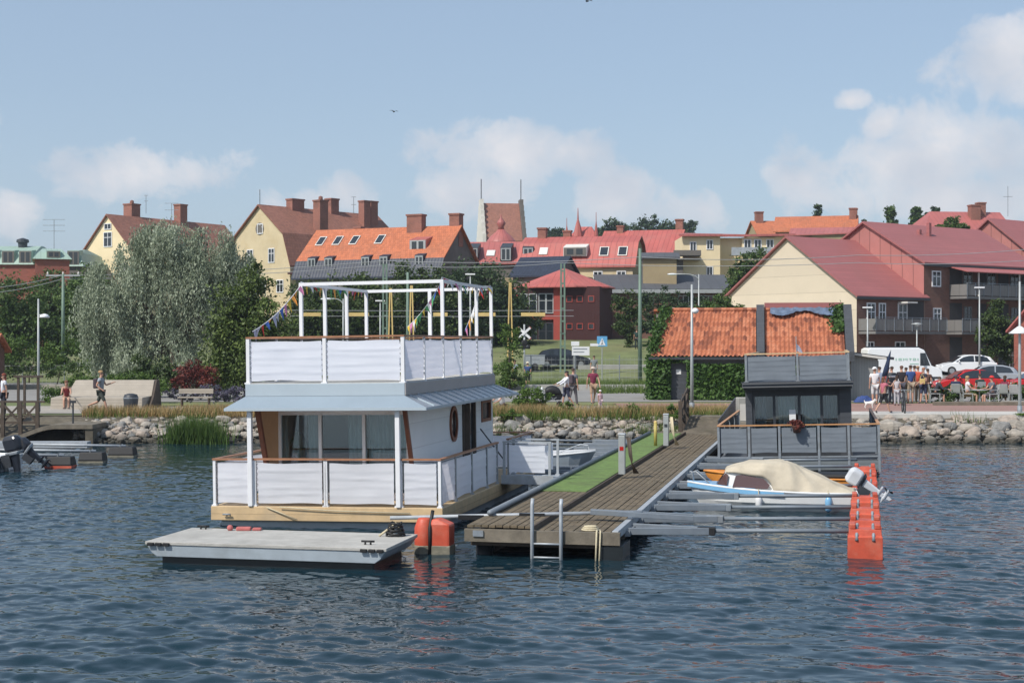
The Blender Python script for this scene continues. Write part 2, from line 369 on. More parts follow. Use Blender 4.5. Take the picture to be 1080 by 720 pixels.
def crown_pts(blobs, n, clump=.32, per=60):
    W = np.array([b[3]*b[4]*b[5] for b in blobs])**.75; W = W/W.sum(); out = []; O = []
    for b, w in zip(blobs, W):
        k = max(3, int(n*w/per)); d = unit(RNG.normal(size=(k,3)))
        rr = np.clip(RNG.random((k,1))**.45*(1+.16*RNG.normal(size=(k,1))), .1, 1.25)
        rad = np.array(b[3:6]); cc = np.array(b[:3])+d*rr*rad
        cr = clump*rad.mean()*(.55+.9*RNG.random((k,1)))
        for c, q, dd in zip(cc, cr, d):
            m = int(per*(.5+RNG.random())); p = RNG.normal(size=(m,3))*q*np.array([.55,.55,.42])
            out.append(c+p); O.append(np.repeat(dd[None], m, 0))
    return np.concatenate(out), np.concatenate(O)
def tree(name, label, cat, base, blobs, n, leaf, lm, group=None, trunk=.18, part='crown', aspect=.55, hang=0, limbs=True, clump=.32, per=60):
    """blobs in metres relative to the base (x,y,z,rx,ry,rz)"""
    t = thing(name, label, cat, base, 0, group)
    C, O = crown_pts(blobs, n, clump, per)
    C[:,2] = np.maximum(C[:,2], .05)
    quads_obj(part, leaf_quads(C, leaf, aspect, hang, O), lm, t)
    if trunk:
        mb = MB(); top = max(b[2] for b in blobs); cx = sum(b[0] for b in blobs)/len(blobs)
        mb.tube([(0,0,-.4), (cx*.1,0,top*.25), (cx*.45,0,top*.6), (cx*.7,0,top*.95)], [trunk*1.3, trunk, trunk*.65, trunk*.2], 8)
        if limbs:
            for b in blobs:
                h = max(.15*top, b[2]*.55); mb.tube([(cx*.3,0,h), ((b[0]+cx*.4)*.5, b[1]*.4, (h+b[2])*.52), (b[0],b[1],b[2])], [trunk*.55, trunk*.35, trunk*.1], 5)
        mb.build('trunk', M['bark'], t, smooth=True)
    return t
def ptree(name, label, cat, px, Y, pb, n, leaf, lm, group=None, squash=1., **k):
    """blobs measured on the photograph: (px, py, r px[, depth offset m])"""
    bx = XX(px, Y); bz = G(bx, Y); s = Y/F
    bl = []
    for q in pb:
        p = P(q[0], q[1], Y); r = q[2]*s; rz = (q[4] if len(q) > 4 else q[2])*s
        bl.append((p.x-bx, (q[3] if len(q) > 3 else random.uniform(-.35,.35)*r), p.z-bz, r, r*squash, rz))
    return tree(name, label, cat, (bx, Y, bz), bl, n, leaf, lm, group, **k)
def blades(name, pts, h, w, lm, lean=.25, parent=None):
    n = len(pts); a = RNG.random((n,1))*2*math.pi; hh = h*(.5+.8*RNG.random((n,1)))
    B = np.concatenate([np.cos(a), np.sin(a), 0*a], 1)*w*.5
    T = np.concatenate([RNG.normal(size=(n,2))*lean*hh, hh], 1)
    V = np.empty((n,3,3)); V[:,0] = pts-B; V[:,1] = pts+B; V[:,2] = pts+T
    return quads_obj(name, V.reshape(-1,3), lm, parent, 3)
# ---------------------------------------------------------------- people
SKINM = mat('skin', (.48,.27,.19), .6, .08, 3)
CL = {}
def cloth(c):
    k = tuple(c)
    if k not in CL: CL[k] = mat('cloth', k, .85, .14, 6)
    return CL[k]
def skin_mesh(name, J, E, root, parent, m, sub=1):
    me = bpy.data.meshes.new(name); keys = list(J); ix = {k: i for i, k in enumerate(keys)}
    me.from_pydata([J[k][0] for k in keys], [(ix[a], ix[b]) for a, b in E], [])
    o = bpy.data.objects.new(name, me); COL.objects.link(o)
    o.modifiers.new('Skin', 'SKIN')
    for i, k in enumerate(keys):
        sv = me.skin_vertices[0].data[i]; r = J[k][1]
        sv.radius = r if isinstance(r, tuple) else (r, r); sv.use_root = (k == root)
    s = o.modifiers.new('Sub', 'SUBSURF'); s.levels = s.render_levels = sub
    dg = bpy.context.evaluated_depsgraph_get(); ev = o.evaluated_get(dg)
    nm = bpy.data.meshes.new_from_object(ev); nm.name = name
    nm.materials.clear(); nm.materials.append(m); nm.polygons.foreach_set('use_smooth', [True]*len(nm.polygons))
    bpy.data.objects.remove(o); bpy.data.meshes.remove(me)
    o = bpy.data.objects.new(name, nm); COL.objects.link(o); o.parent = parent
    return o
def person(label, loc, rotz=0, shirt=(.7,.7,.7), legs=(.05,.06,.1), hair=(.05,.03,.02), h=1.74, group=None,
           lswing=(0,0), knee=(0,0), aswing=(0,0), elbow=(10,10), aout=(8,8), sleeve='short', trouser='shorts', sit=False, lean=0,
           hat=None, extra=None, female=False, shoes=(.05,.05,.06), dress=None):
    t = thing('person', label, 'person', loc, rotz, group)
    k = h/1.74
    V = Vector
    def fw(a): return V((0, -math.sin(R(a)), -math.cos(R(a))))
    zp = .93
    if sit: zp = .50
    pel = V((0,0,zp)); up = V((0, -math.sin(R(lean)), math.cos(R(lean))))
    J = {}; E = []
    def add(n, p, r, par=None):
        J[n] = (tuple(V(p)*k), tuple(x*k for x in r) if isinstance(r, tuple) else r*k)
        if par: E.append((par, n))
    sw = .165 if female else .19
    add('pel', pel, (.13,.12)); add('waist', pel+up*.2, (.11,.105), 'pel'); add('chest', pel+up*.42, (.14,.12), 'waist')
    add('neckb', pel+up*.56, (.075,.06), 'chest'); add('neck', pel+up*.62, .052, 'neckb')
    hd = pel+up*.62
    add('jaw', hd+V((0,-.022,.055)), (.058,.062), 'neck'); add('skull', hd+V((0,-.005,.135)), (.074,.088), 'jaw'); add('top', hd+V((0,.005,.195)), (.052,.06), 'skull')
    add('nose', hd+V((0,-.115,.085)), .013, 'jaw')
    for s, nm in ((-1,'L'), (1,'R')):
        i = 0 if s < 0 else 1
        add('ear'+nm, hd+V((s*.083,.01,.10)), .014, 'skull')
        sh = pel+up*.50+V((s*sw,0,0)); add('sh'+nm, sh, .062, 'chest')
        d = fw(aswing[i]); d = (d+V((s*math.tan(R(aout[i])),0,0))).normalized()
        el = sh+d*.29; d2 = fw(aswing[i]+elbow[i]); wr = el+(d2+V((s*.04,0,0))).normalized()*.255
        add('um'+nm, sh.lerp(el,.5), .047, 'sh'+nm); add('el'+nm, el, .038, 'um'+nm); add('wr'+nm, wr, .026, 'el'+nm)
        hn = wr+d2*.085; add('palm'+nm, hn, (.036,.018), 'wr'+nm)
        for q, (off, ln) in enumerate(((-.03,.07), (-.01,.085), (.01,.08), (.028,.06))):
            b1 = hn+d2*ln*.6+V((s*.01,off,0)); add(f'f{q}'+nm, b1, .0095, 'palm'+nm); add(f'g{q}'+nm, b1+d2*ln*.4+V((-s*.015,0,0)), .008, f'f{q}'+nm)
        add('th'+nm, wr+d2*.05+V((0,-.045,0)), .011, 'palm'+nm)
        hp = pel+V((s*.09,0,-.04)); add('hip'+nm, hp, .088, 'pel')
        a = lswing[i]+(84 if sit else 0); kn = hp+(fw(a)+V((s*.03,0,0))).normalized()*.43
        an = kn+fw(a-knee[i]-(84 if sit else 0))*.40
        add('tm'+nm, hp.lerp(kn,.5), .072, 'hip'+nm); add('kn'+nm, kn, .054, 'tm'+nm); add('cf'+nm, kn.lerp(an,.35)+V((0,.012,0)), .052, 'kn'+nm); add('an'+nm, an, .036, 'cf'+nm)
        ft = fw(a-knee[i]-(84 if sit else 0)); tt = V((0, ft.z, -ft.y)) if abs(ft.z) > .1 else V((0,-1,0)); tt = -tt if tt.y > 0 else tt
        add('toe'+nm, an+tt*.15+ft*.05, (.042,.022), 'an'+nm)
    skin_mesh('body', J, E, 'pel', t, SKINM)
    def sub(keys, f, addr=.012):
        JJ = {}
        for q in keys:
            p, r = J[q]; r = r if isinstance(r, tuple) else (r, r); ff = f*1.45 if q == 'neckb' else f; JJ[q] = (p, (r[0]*ff+addr*k, r[1]*ff+addr*k))
        return JJ, [e for e in E if e[0] in JJ and e[1] in JJ]
    sk = ['pel','waist','chest','neckb','shL','shR','umL','umR']
    if sleeve != 'none': sk += ['elL','elR'] if sleeve == 'long' else []
    if sleeve == 'long': sk += ['wrL','wrR']
    if sleeve == 'none': sk = ['pel','waist','chest','shL','shR']
    JJ, EE = sub(sk, 1.08); skin_mesh('shirt', JJ, EE, 'pel', t, cloth(shirt))
    lk = ['pel','hipL','hipR','tmL','tmR','knL','knR']
    if trouser == 'long': lk += ['cfL','cfR','anL','anR']
    JJ, EE = sub(lk, 1.08, .01 if trouser == 'shorts' else .014); skin_mesh('trousers' if trouser == 'long' else 'shorts', JJ, EE, 'pel', t, cloth(legs))
    for nm in 'LR':
        JJ, EE = sub(['an'+nm,'toe'+nm], 1.12, .008); skin_mesh('shoe', JJ, EE, 'an'+nm, t, cloth(shoes))
    mb = MB(); sp = Vector(J['skull'][0])
    for e in (-.03,.03): mb.ball((sp.x+e*k, sp.y-.083*k, sp.z-.015*k), .012*k, n=8, m=5)
    mb.build('eyes', M['dark'], t, smooth=True)
    mb = MB(); mb.ball((sp.x, sp.y-.088*k, sp.z-.085*k), .022*k, .008*k, .007*k, n=8, m=5); mb.build('mouth', cloth((.3,.1,.09)), t, smooth=True)
    mb = MB(); mb.grid(lambda u, v: (sp.x+.092*k*math.sin(v*1.75)*math.cos(u*2*math.pi), sp.y+.018*k+.105*k*math.sin(v*1.75)*math.sin(u*2*math.pi), sp.z+.035*k+.082*k*math.cos(v*1.75)), 14, 7)
    if female: mb.ball((sp.x, sp.y+.07*k, sp.z-.1*k), .075*k, .05*k, .14*k)
    mb.build('hair', cloth(hair), t, smooth=True)
    if hat:
        mb = MB(); mb.lathe((sp.x, sp.y+.005*k, sp.z+.03*k), [(.15*k,0), (.15*k,.012*k), (.105*k,.016*k), (.1*k,.075*k), (.06*k,.105*k), (.005,.11*k)], 16); mb.build('hat', cloth(hat), t, smooth=True)
    if dress:
        p = Vector(J['pel'][0]); mb = MB(); mb.lathe((0,p.y,p.z), [(.27*k,-.35*k), (.2*k,0), (.15*k,.2*k)], 14, 0, 1, .75); mb.build('skirt', cloth(dress), t, smooth=True)
    if extra == 'backpack':
        c = Vector(J['chest'][0]); mb = MB(); mb.box(c.x-.15*k, c.y+.12*k, c.z-.3*k, c.x+.15*k, c.y+.3*k, c.z+.12*k); mb.build('backpack', cloth((.07,.05,.06)), t, bevel=.05)
    return t
# ---------------------------------------------------------------- vehicles
def car(name, label, loc, rotz, paint, kind='hatch', group=None):
    t = thing(name, label, 'car', loc, rotz, group)
    # x forward, profile of body (x, z) and cabin
    body = [(-2.05,.35),(-2.08,.6),(-2.0,.88),(-1.2,.95),(.75,.93),(1.45,.86),(1.95,.70),(2.08,.5),(2.05,.3),(1.75,.22),(-1.8,.22)]
    cab = [(-1.95,.86),(-1.55,1.30),(-.9,1.45),(-.05,1.47),(.45,1.36),(1.2,.90)]
    if kind == 'sedan': cab = [(-1.6,.9),(-1.05,1.34),(-.5,1.43),(.0,1.44),(.45,1.33),(1.15,.90)]
    mb = MB(); W = .86
    rings = []
    for y, s in ((-W,.93), (-W*.97,1.0), (-W*.55,1.015), (W*.55,1.015), (W*.97,1.0), (W,.93)):
        rings.append([(x*(.985 if abs(y) > .8 else 1.), y, .55+(z-.55)*s) for x, z in body])
    mb.loft(rings); mb.build('body', paint, t, bevel=.03, smooth=False)
    mb = MB(); rings = []
    for y, s in ((-.80,.0), (-.60,1.), (.60,1.), (.80,.0)):
        rings.append([(x*(1 if s else 1.02), y if s else y, .88+(z-.88)*(1. if s else .02)) for x, z in cab])
    top = cab; mb.loft(rings); mb.build('cabin', paint, t, bevel=.02)
    # side windows, windscreen, rear window as glass parts just proud of the cabin
    def on(x, z, sgn):   # point on the sloping side
        return (x, sgn*(.80-.20*(z-.88)/.58+.012 if z > .88 else .815), z)
    for sg in (-1, 1):
        for seg in (([(-.42,.96),(-1.52,.98),(-1.3,1.28),(-.85,1.38),(-.42,1.40)]), ([(.98,.96),(-.34,.96),(-.34,1.40),(.0,1.39),(.4,1.30)])):
            mb = MB(); pts = [(x, sg*(.80+.02-.2*max(0, (z-.89))/.57), z) for x, z in seg]; mb.ext(pts, (0, sg*.012, 0)); mb.build('side_window', M['glass'], t)
    for (xa, za), (xb, zb), nm in (((1.17,.925),(.50,1.325),'windscreen'), ((-1.92,.90),(-1.58,1.255),'rear_window')):
        if kind == 'sedan' and nm == 'rear_window': xa, za, xb, zb = -1.57, .93, -1.1, 1.29
        nx = .02 if xa > 0 else -.02
        mb = MB(); mb.ext([(xa+nx,-.70,za+.01),(xa+nx,.70,za+.01),(xb+nx,.55,zb+.01),(xb+nx,-.55,zb+.01)], (nx*.6,0,.012)); mb.build(nm, M['glass'], t)
    for x in (-1.3, 1.3):
        for sg in (-1, 1):
            mb = MB(); mb.tube([(x, sg*.70, .31), (x, sg*.885, .31)], .31, 20); w = mb.build('wheel', M['tyre'], t)
            mb = MB(); mb.tube([(x, sg*.80, .31), (x, sg*.895, .31)], .19, 14); mb.build('rim', M['rim'], w)
    for sg in (-1, 1):
        mb = MB(); mb.ball((1.93, sg*.62, .66), .12, .2, .08); mb.build('headlight', M['lens'], t, smooth=True)
        mb = MB(); mb.ball((-1.99, sg*.68, .78), .08, .14, .11); mb.build('tail_light', M['redlens'], t, smooth=True)
        mb = MB(); mb.ball((.78, sg*.92, .98), .06, .1, .07); mb.build('mirror', paint, t, smooth=True)
    mb = MB(); mb.box(2.055,-.6,.3,2.09,.6,.46); mb.build('grille', M['black'], t)
    return t
# ---------------------------------------------------------------- houses
def window(t, c, w, h, nrm, frame='white', bars=1, sill=False):
    """window centred at c (local), nrm = outward unit normal (xy)"""
    n = Vector((nrm[0], nrm[1], 0)).normalized(); u = Vector((-n.y, n.x, 0)); z = Vector((0,0,1)); c = Vector(c)
    mb = MB(); f = min(.09, w*.12)
    def slab(u0, u1, z0, z1, d0, d1):
        mb.hexa([c+u*u0+z*z0+n*d0, c+u*u1+z*z0+n*d0, c+u*u1+z*z0+n*d1, c+u*u0+z*z0+n*d1, c+u*u0+z*z1+n*d0, c+u*u1+z*z1+n*d0, c+u*u1+z*z1+n*d1, c+u*u0+z*z1+n*d1])
    slab(-w/2, -w/2+f, -h/2, h/2, -.05, .07); slab(w/2-f, w/2, -h/2, h/2, -.05, .07)
    slab(-w/2+f, w/2-f, h/2-f, h/2, -.05, .068); slab(-w/2+f, w/2-f, -h/2, -h/2+f, -.05, .068)
    for b in range(1, bars+1):
        x = -w/2+w*b/(bars+1); slab(x-f*.4, x+f*.4, -h/2+f, h/2-f, -.04, .06)
    if h > 1.1: slab(-w/2+f, w/2-f, h*.12, h*.12+f*.7, -.04, .058)
    wo = mb.build('window', M[frame], t)
    mb = MB(); slab2 = [c+u*(-w/2+f)+z*(-h/2+f)+n*.03, c+u*(w/2-f)+z*(-h/2+f)+n*.03, c+u*(w/2-f)+z*(h/2-f)+n*.03, c+u*(-w/2+f)+z*(h/2-f)+n*.03]
    mb.ext(slab2, -n*.02); mb.build('pane', M['glass'], wo)
    return wo
def house(name, label, px, Y, phi, Lh, w, pe, pr, wall, roof, gable=None, prof=None, low=None, cat='house', over=.35, group=None, hipR=0, hipL=0, yr=None, base=None, roofname='roof'):
    """ridge along local +x, eave wall y=0 faces the viewer; near eave corner seen at (px, pe)"""
    cx = XX(px, Y); gz = G(cx, Y)-.6 if base is None else base
    t = thing(name, label, cat, (cx, Y, gz), phi, group)
    ze = ZZ(pe, Y)-gz
    ya = Y + (math.cos(phi)*w/2)           # depth of the gable apex
    zr = ZZ(pr, yr or ya)-gz
    pr_ = prof or []
    # profile: list of (y/w fraction, z fraction of rise)
    half = [(0,0)]+pr_+[(.5,1.)]
    full = half+[(1-a, b) for a, b in half[::-1][1:]]
    pts = [(a*w, ze+b*(zr-ze)) for a, b in full]
    mb = MB()
    gm = 0 if gable is None else 1
    mb.box(0,0,0,Lh,w,ze-.02)
    mats = [M[wall]]+([M[gable]] if gable else [])
    hl, hr = hipL, hipR
    for x, s, hp in ((0,1,hl), (Lh,-1,hr)):
        if hp: continue
        mb.ext([(x, y, z-.03) for y, z in pts]+[], (s*.25,0,0), gm)
        if gable: mb.ext([(x-s*.012,-.01,0),(x-s*.012,w+.01,0),(x-s*.012,w+.01,ze),(x-s*.012,-.01,ze)], (s*.008,0,0), gm)
    mb.build('wall', mats, t)
    th = .16; o = over
    for side in (0, 1):
        segs = half
        mbs = {}
        for i in range(len(segs)-1):
            (a0,b0), (a1,b1) = segs[i], segs[i+1]
            y0, z0, y1, z1 = a0*w, ze+b0*(zr-ze), a1*w, ze+b1*(zr-ze)
            if i == 0:
                sl = (z1-z0)/max(.01, y1-y0); y0 -= o; z0 -= o*sl
            m = low if (low and i == 0) else roof
            mb = mbs.setdefault(m, MB())
            xl0, xr0, xl1, xr1 = -o, Lh+o, -o, Lh+o
            if hl: xl0 = -o; xl1 = hl*(b1); xl0 = hl*b0-(o if i == 0 else 0)
            if hr: xr1 = Lh-hr*b1; xr0 = Lh-hr*b0+(o if i == 0 else 0)
            q = [(xl0,y0,z0),(xr0,y0,z0),(xr1,y1,z1),(xl1,y1,z1)]
            if side: q = [(x, w-y, z) for x, y, z in q][::-1]
            mb.ext(q, (0,0,th))
        for m, mb in mbs.items(): mb.build(roofname if m == roof else 'lower_roof', M[m], t)
    for hp, s, x in ((hl,1,0), (hr,-1,Lh)):
        if hp:
            mb = MB(); mb.ext([(x-s*o,-o,ze-o*.6),(x-s*o,w+o,ze-o*.6),(x+s*hp,w/2,zr)][::(-1 if s > 0 else 1)], (0,0,th)); mb.build('hip_roof', M[roof], t)
    t['_'] = 0; del t['_']
    return t, ze, zr
def chimney(t, x, y, z0, z1, wx=.9, wy=.9, m='chimney', pot=False):
    mb = MB(); mb.box(x-wx/2,y-wy/2,z0,x+wx/2,y+wy/2,z1); mb.box(x-wx/2-.08,y-wy/2-.08,z1,x+wx/2+.08,y+wy/2+.08,z1+.18)
    if pot: mb.lathe((x,y,z1+.18), [(.28,0),(.24,.4),(.05,.5)], 10)
    return mb.build('chimney', M[m], t)
def dormer(t, x, y, z, w=1.0, h=1.2, d=1.6, body='dark', front='pole', slope=.25):
    mb = MB(); mb.hexa([(x-w/2,y,z),(x+w/2,y,z),(x+w/2,y+d,z),(x-w/2,y+d,z),(x-w/2,y,z+h),(x+w/2,y,z+h),(x+w/2,y+d,z+h+d*slope),(x-w/2,y+d,z+h+d*slope)])
    dm = mb.build('dormer', M[body], t)
    mb = MB(); mb.box(x-w/2+.06,y-.06,z+.08,x+w/2-.06,y-.004,z+h-.08); f = mb.build('window', M[front], dm)
    for s in (-1, 1):
        mb.__init__(); mb.box(x+s*w*.2-w*.14,y-.075,z+.2,x+s*w*.2+w*.14,y-.062,z+h-.2)
        mb.build('pane', M['glass'], dm)
def skylight(t, u, y, ze, slope, o=0, w=.9, h=1.3, m='glass', fr='galvd'):
    """on the front roof slope at local x=u, slope position y; slope=(dz/dy)"""
    ln = math.hypot(1, slope); dy = 1/ln; dz = slope/ln
    a = Vector((u-w/2, y, ze+y*slope+.17)); e = Vector((w,0,0)); s = Vector((0,dy*h,dz*h)); n = Vector((0,-dz,dy))
    mb = MB(); mb.ext([a, a+e, a+e+s, a+s], n*.1); k = mb.build('skylight', M[fr], t)
    b = a+e*.1+s*.08; mb = MB(); mb.ext([b, b+e*.8, b+e*.8+s*.84, b+s*.84], n*.115); mb.build('pane', M[m], k)
def aerial(label, px, py0, Y, h, arms=3, w=1.2):
    p = P(px, py0, Y); t = thing('aerial', label, 'aerial', p)
    mb = MB(); mb.tube([(0,0,-.5),(0,0,h)], .035, 6); mb.build('mast', M['galvd'], t)
    mb = MB()
    for k in range(arms): mb.tube([(-w/2,0,h*(.6+.4*k/max(1,arms-1))),(w/2,0,h*(.6+.4*k/max(1,arms-1)))], .03, 5)
    mb.build('rods', M['galvd'], t)
    return t
# ---------------------------------------------------------------- setting: water, ground, quay
def axis(lo, hi, step, far0, far1, g=1.35):
    a = list(np.arange(lo, hi+1e-6, step)); s = step
    x = a[-1]
    while x < far1: s *= g; x += s; a.append(x)
    s = step; x = a[0]; pre = []
    while x > far0: s *= g; x -= s; pre.append(x)
    return np.array(pre[::-1]+a)
def grid_mesh(name, xs, ys, zfn, m, smooth=True):
    Xg, Yg = np.meshgrid(xs, ys); Zg = zfn(Xg, Yg); nx, ny = len(xs), len(ys)
    V = np.stack([Xg, Yg, Zg], -1).reshape(-1,3).astype(np.float32)
    i = np.arange(nx-1)[None]+np.arange(ny-1)[:,None]*nx
    Fc = np.stack([i, i+1, i+nx+1, i+nx], -1).reshape(-1).astype(np.int32); n = len(Fc)//4
    me = bpy.data.meshes.new(name); me.vertices.add(len(V)); me.vertices.foreach_set('co', V.ravel())
    me.loops.add(len(Fc)); me.loops.foreach_set('vertex_index', Fc)
    me.polygons.add(n); me.polygons.foreach_set('loop_start', np.arange(0, n*4, 4, dtype=np.int32))
    me.update(calc_edges=True); me.materials.append(m)
    if smooth: me.polygons.foreach_set('use_smooth', np.ones(n, dtype=bool))
    o = bpy.data.objects.new(name, me); COL.objects.link(o); return o
def water_z(x, y):
    z = np.zeros_like(x); r = np.random.default_rng(3)
    calm = 1-.45*np.clip((y-44)/14, 0, 1)
    patch = .86+.30*np.sin(x*.23+1.3*np.sin(y*.19))*np.sin(y*.31+x*.07)+.16*np.sin(x*.09-y*.5)
    for i in range(64):
        lam = .26*(6.0)**(r.random()**1.7); a = R(72)+r.normal()*.55; k = 2*math.pi/lam
        amp = .0115*lam**.9*(.4+.9*r.random())
        ph = k*(x*math.cos(a)+y*math.sin(a))+r.random()*6.28+.6*np.sin(x*.3*r.random()+y*.35*r.random()+i)
        s = np.sin(ph); z += amp*(s+.25*np.cos(2*ph))
    gy = np.gradient(z, axis=0)/np.maximum(1e-3, np.gradient(y, axis=0)); core = (np.abs(x) < 15)&(y > 16)&(y < 45); z *= .102/gy[core].std()
    fade = np.clip((34-np.abs(x))/6, 0, 1)*np.clip((y-8)/4, 0, 1)
    return z*calm*patch*fade
m, t, b = newmat('harbour_water')
tc = t.add('ShaderNodeTexCoord')
b.inputs['Base Color'].default_value = (.010,.028,.042,1); b.inputs['Roughness'].default_value = .01; b.inputs['IOR'].default_value = 1.33
n0 = t.add('ShaderNodeTexNoise', i_Scale=.16, i_Detail=3); t.lk(tc.outputs['Object'], n0.inputs['Vector'])
t.lk(t.ramp(n0.outputs[0], [(.35, (.006,.023,.034)), (.7, (.010,.030,.042))]), b.inputs['Base Color'])
mp = t.add('ShaderNodeMapping'); mp.inputs['Rotation'].default_value = (0,0,R(-25)); mp.inputs['Scale'].default_value = (1,1.7,1); t.lk(tc.outputs['Object'], mp.inputs[0])
n1 = t.add('ShaderNodeTexNoise', i_Scale=2.8, i_Detail=1, i_Roughness=.4, i_Distortion=.6); t.lk(mp.outputs[0], n1.inputs['Vector'])
n2 = t.add('ShaderNodeTexNoise', i_Scale=9, i_Detail=2); t.lk(mp.outputs[0], n2.inputs['Vector'])
h = t.math('ADD', t.math('MULTIPLY', n1.outputs[0], .013), t.math('MULTIPLY', n2.outputs[0], .0012))
h = t.math('MULTIPLY', h, t.ramp(n0.outputs[0], [(.3, .55), (.62, 1.)]))
bp = t.add('ShaderNodeBump', i_Strength=1., i_Distance=1.); t.lk(h, bp.inputs['Height']); t.lk(bp.outputs[0], b.inputs['Normal'])
M['water'] = m
tag(grid_mesh('water', axis(-17,17,.048,-900,900,1.06), np.concatenate([axis(16,34,.042,-700,34)[:-1], np.arange(34,48,.06), np.arange(48,62,.1)]), water_z, m), kind='structure')
# terrain
def gz(x, y): return np.vectorize(lambda a, c: G(a, c))(x, y)
tag(grid_mesh('ground', axis(-75,85,2.5,-3000,3000), np.concatenate([np.arange(61.1,330,2.5), np.array([340,380,450,600,900,1500,2500,4000])]), gz, M['grass']), kind='structure')
def bankz(x, y):
    f = np.clip((y-57.2)/(61.0-57.2), 0, 1); return -1.2+2.165*f**.8+(.05*np.sin(x*2.1+y)+.04*np.sin(x*5.3))*np.clip((60.9-y)/.8,0,1)
tag(grid_mesh('shore_bank', np.arange(-75,85,.5), np.concatenate([np.arange(57.2,61.01,.35), np.array([61.35])]), bankz, M['bank']), kind='structure')
def sheet(name, pts, z, m, th=.0):
    mb = MB()
    if th: mb.ext([(x,y,z-th) for x,y in pts], (0,0,th))
    else: mb.poly([(x,y,z) for x,y in pts])
    return tag(mb.build(name, M[m]), kind='structure')
sheet('promenade', [(-75,62.4),(5,62.4),(5,69.5),(-75,69.5)], QZ+.02, 'gravel')
sheet('brick_walk', [(5,62.4),(85,62.4),(85,72.5),(5,72.5)], QZ+.024, 'walk')
sheet('road', [(-75,74.5),(85,74.5),(85,94),(-75,94)], QZ+.016, 'asphalt')
tag(grid_mesh('parking_lot', np.arange(24,85,2.), np.arange(94.2,119,1.2), lambda x, y: gz(x, y)+.06, M['asphalt']), kind='structure')
sheet('quay_edge', [(13.4,60.8),(85,60.8),(85,63.4),(13.4,63.4)], QZ+.06, 'concrete2', .6)
sheet('kerb', [(-8,92.6),(11.4,92.6),(11.4,93.4),(-8,93.4)], QZ+.34, 'concrete', .5)
sheet('kerb', [(24,72.6),(85,72.6),(85,72.9),(24,72.9)], QZ+.14, 'concrete', .3)
sheet('footpath', [(5,112),(22,113.5),(22,115.4),(5,113.6)], G(12,113.5)+.22, 'concrete', .6)
sheet('footpath', [(-75,95),(-22,95),(-22,99),(-75,99)], QZ+.25, 'gravel', .4)
# ---------------------------------------------------------------- rocks along the shore
rockmesh = []
for i in range(12):
    mb = MB(); r = random.Random(i); off = Vector((r.random()*50, r.random()*50, 3))
    pl = [(Vector((r.gauss(0,1), r.gauss(0,1), r.gauss(0,1))).normalized(), r.uniform(.62,.92)) for _ in range(11)]
    def fn(u, v):
        a = u*2*math.pi; e = (v-.5)*math.pi; d = Vector((math.cos(e)*math.cos(a), math.cos(e)*math.sin(a), math.sin(e)))
        k = 1.08+.12*noise.noise(d*1.1+off)
        for n, h in pl:
            c = d.dot(n)
            if c > .05: k = min(k, h/c)
        q = d*(k+.03*noise.noise(d*4+off)); return (q.x, q.y, q.z*.8)
    mb.grid(fn, 18, 11)
    o = mb.build('boulder', M[('rock','rockp','rockg','rock')[i % 4]], smooth=False); rockmesh.append(o.data); bpy.data.objects.remove(o)
LB = [(-99,-3.5,'boulder in the stone bank along the left promenade shore','shore boulders left of the houseboat'),
      (-3.5,8.5,'boulder in the stone bank between white houseboat and pier landing','shore boulders by the pier landing'),
      (8.5,99,'boulder in the stone bank below the crowded right quay','shore boulders under the right quay')]
nr = 0
for x0, x1, smin, smax in ((-16.9,-9.4,.14,.29),(-1.0,6.4,.14,.29),(13.9,21.4,.20,.40)):
    for row in range(5 if smax < .4 else 4):
        f = row/(4 if smax < .4 else 3); x = x0+random.random()*.3
        while x < x1:
            s = random.uniform(smin,smax)*random.choice((.7,.9,1,1.25)); x += s*1.12
            if -12.9 < x < -11.9 and row == 0: x += .5
            o = bpy.data.objects.new('boulder', random.choice(rockmesh)); COL.objects.link(o)
            o.location = (x, 58.35+2.3*f+random.uniform(-.2,.2), .0+.72*f+random.uniform(-.06,.1)); o.scale = (s*random.uniform(1.,1.35), s*1.1, s*random.uniform(.8,1.1)); o.rotation_euler = (random.uniform(-.4,.4), random.uniform(-.4,.4), random.random()*6.3)
            for lo, hi, lab, grp in LB:
                if lo <= x < hi: tag(o, lab, 'boulder', grp)
            nr += 1; x += s*1.1
print('BOULDERS', nr)
mb = MB()
for i in range(1500):
    f = random.random(); x = random.choice((random.uniform(-17.5,-8.5),random.uniform(-2,6.8),random.uniform(13.2,22.5))); s = random.uniform(.05,.13); b_ = len(mb.v)
    c = Vector((x, 58.1+2.6*f, -.02+.80*f+random.uniform(-.04,.06)))
    ph = random.random()*6
    for e in (-.8,0,.8):
        for k in range(6): a = k*math.pi/3+ph; mb.v.append((c.x+s*1.2*math.cos(a)*math.cos(e)*random.uniform(.8,1.15), c.y+s*math.sin(a)*math.cos(e)*random.uniform(.8,1.15), c.z+s*.8*math.sin(e)))
    for j in range(2):
        for k in range(6): p, q = b_+j*6+k, b_+j*6+(k+1) % 6; mb.f.append((p,q,q+6,p+6)); mb.m.append(i % 3)
    mb.f.append(tuple(b_+12+k for k in range(6))); mb.m.append(i % 3)
tag(mb.build('shore_stones', [M['rock'],M['rockp'],M['rockg']]), 'small stones filling the gaps of the shore bank', 'stones', kind='stuff')
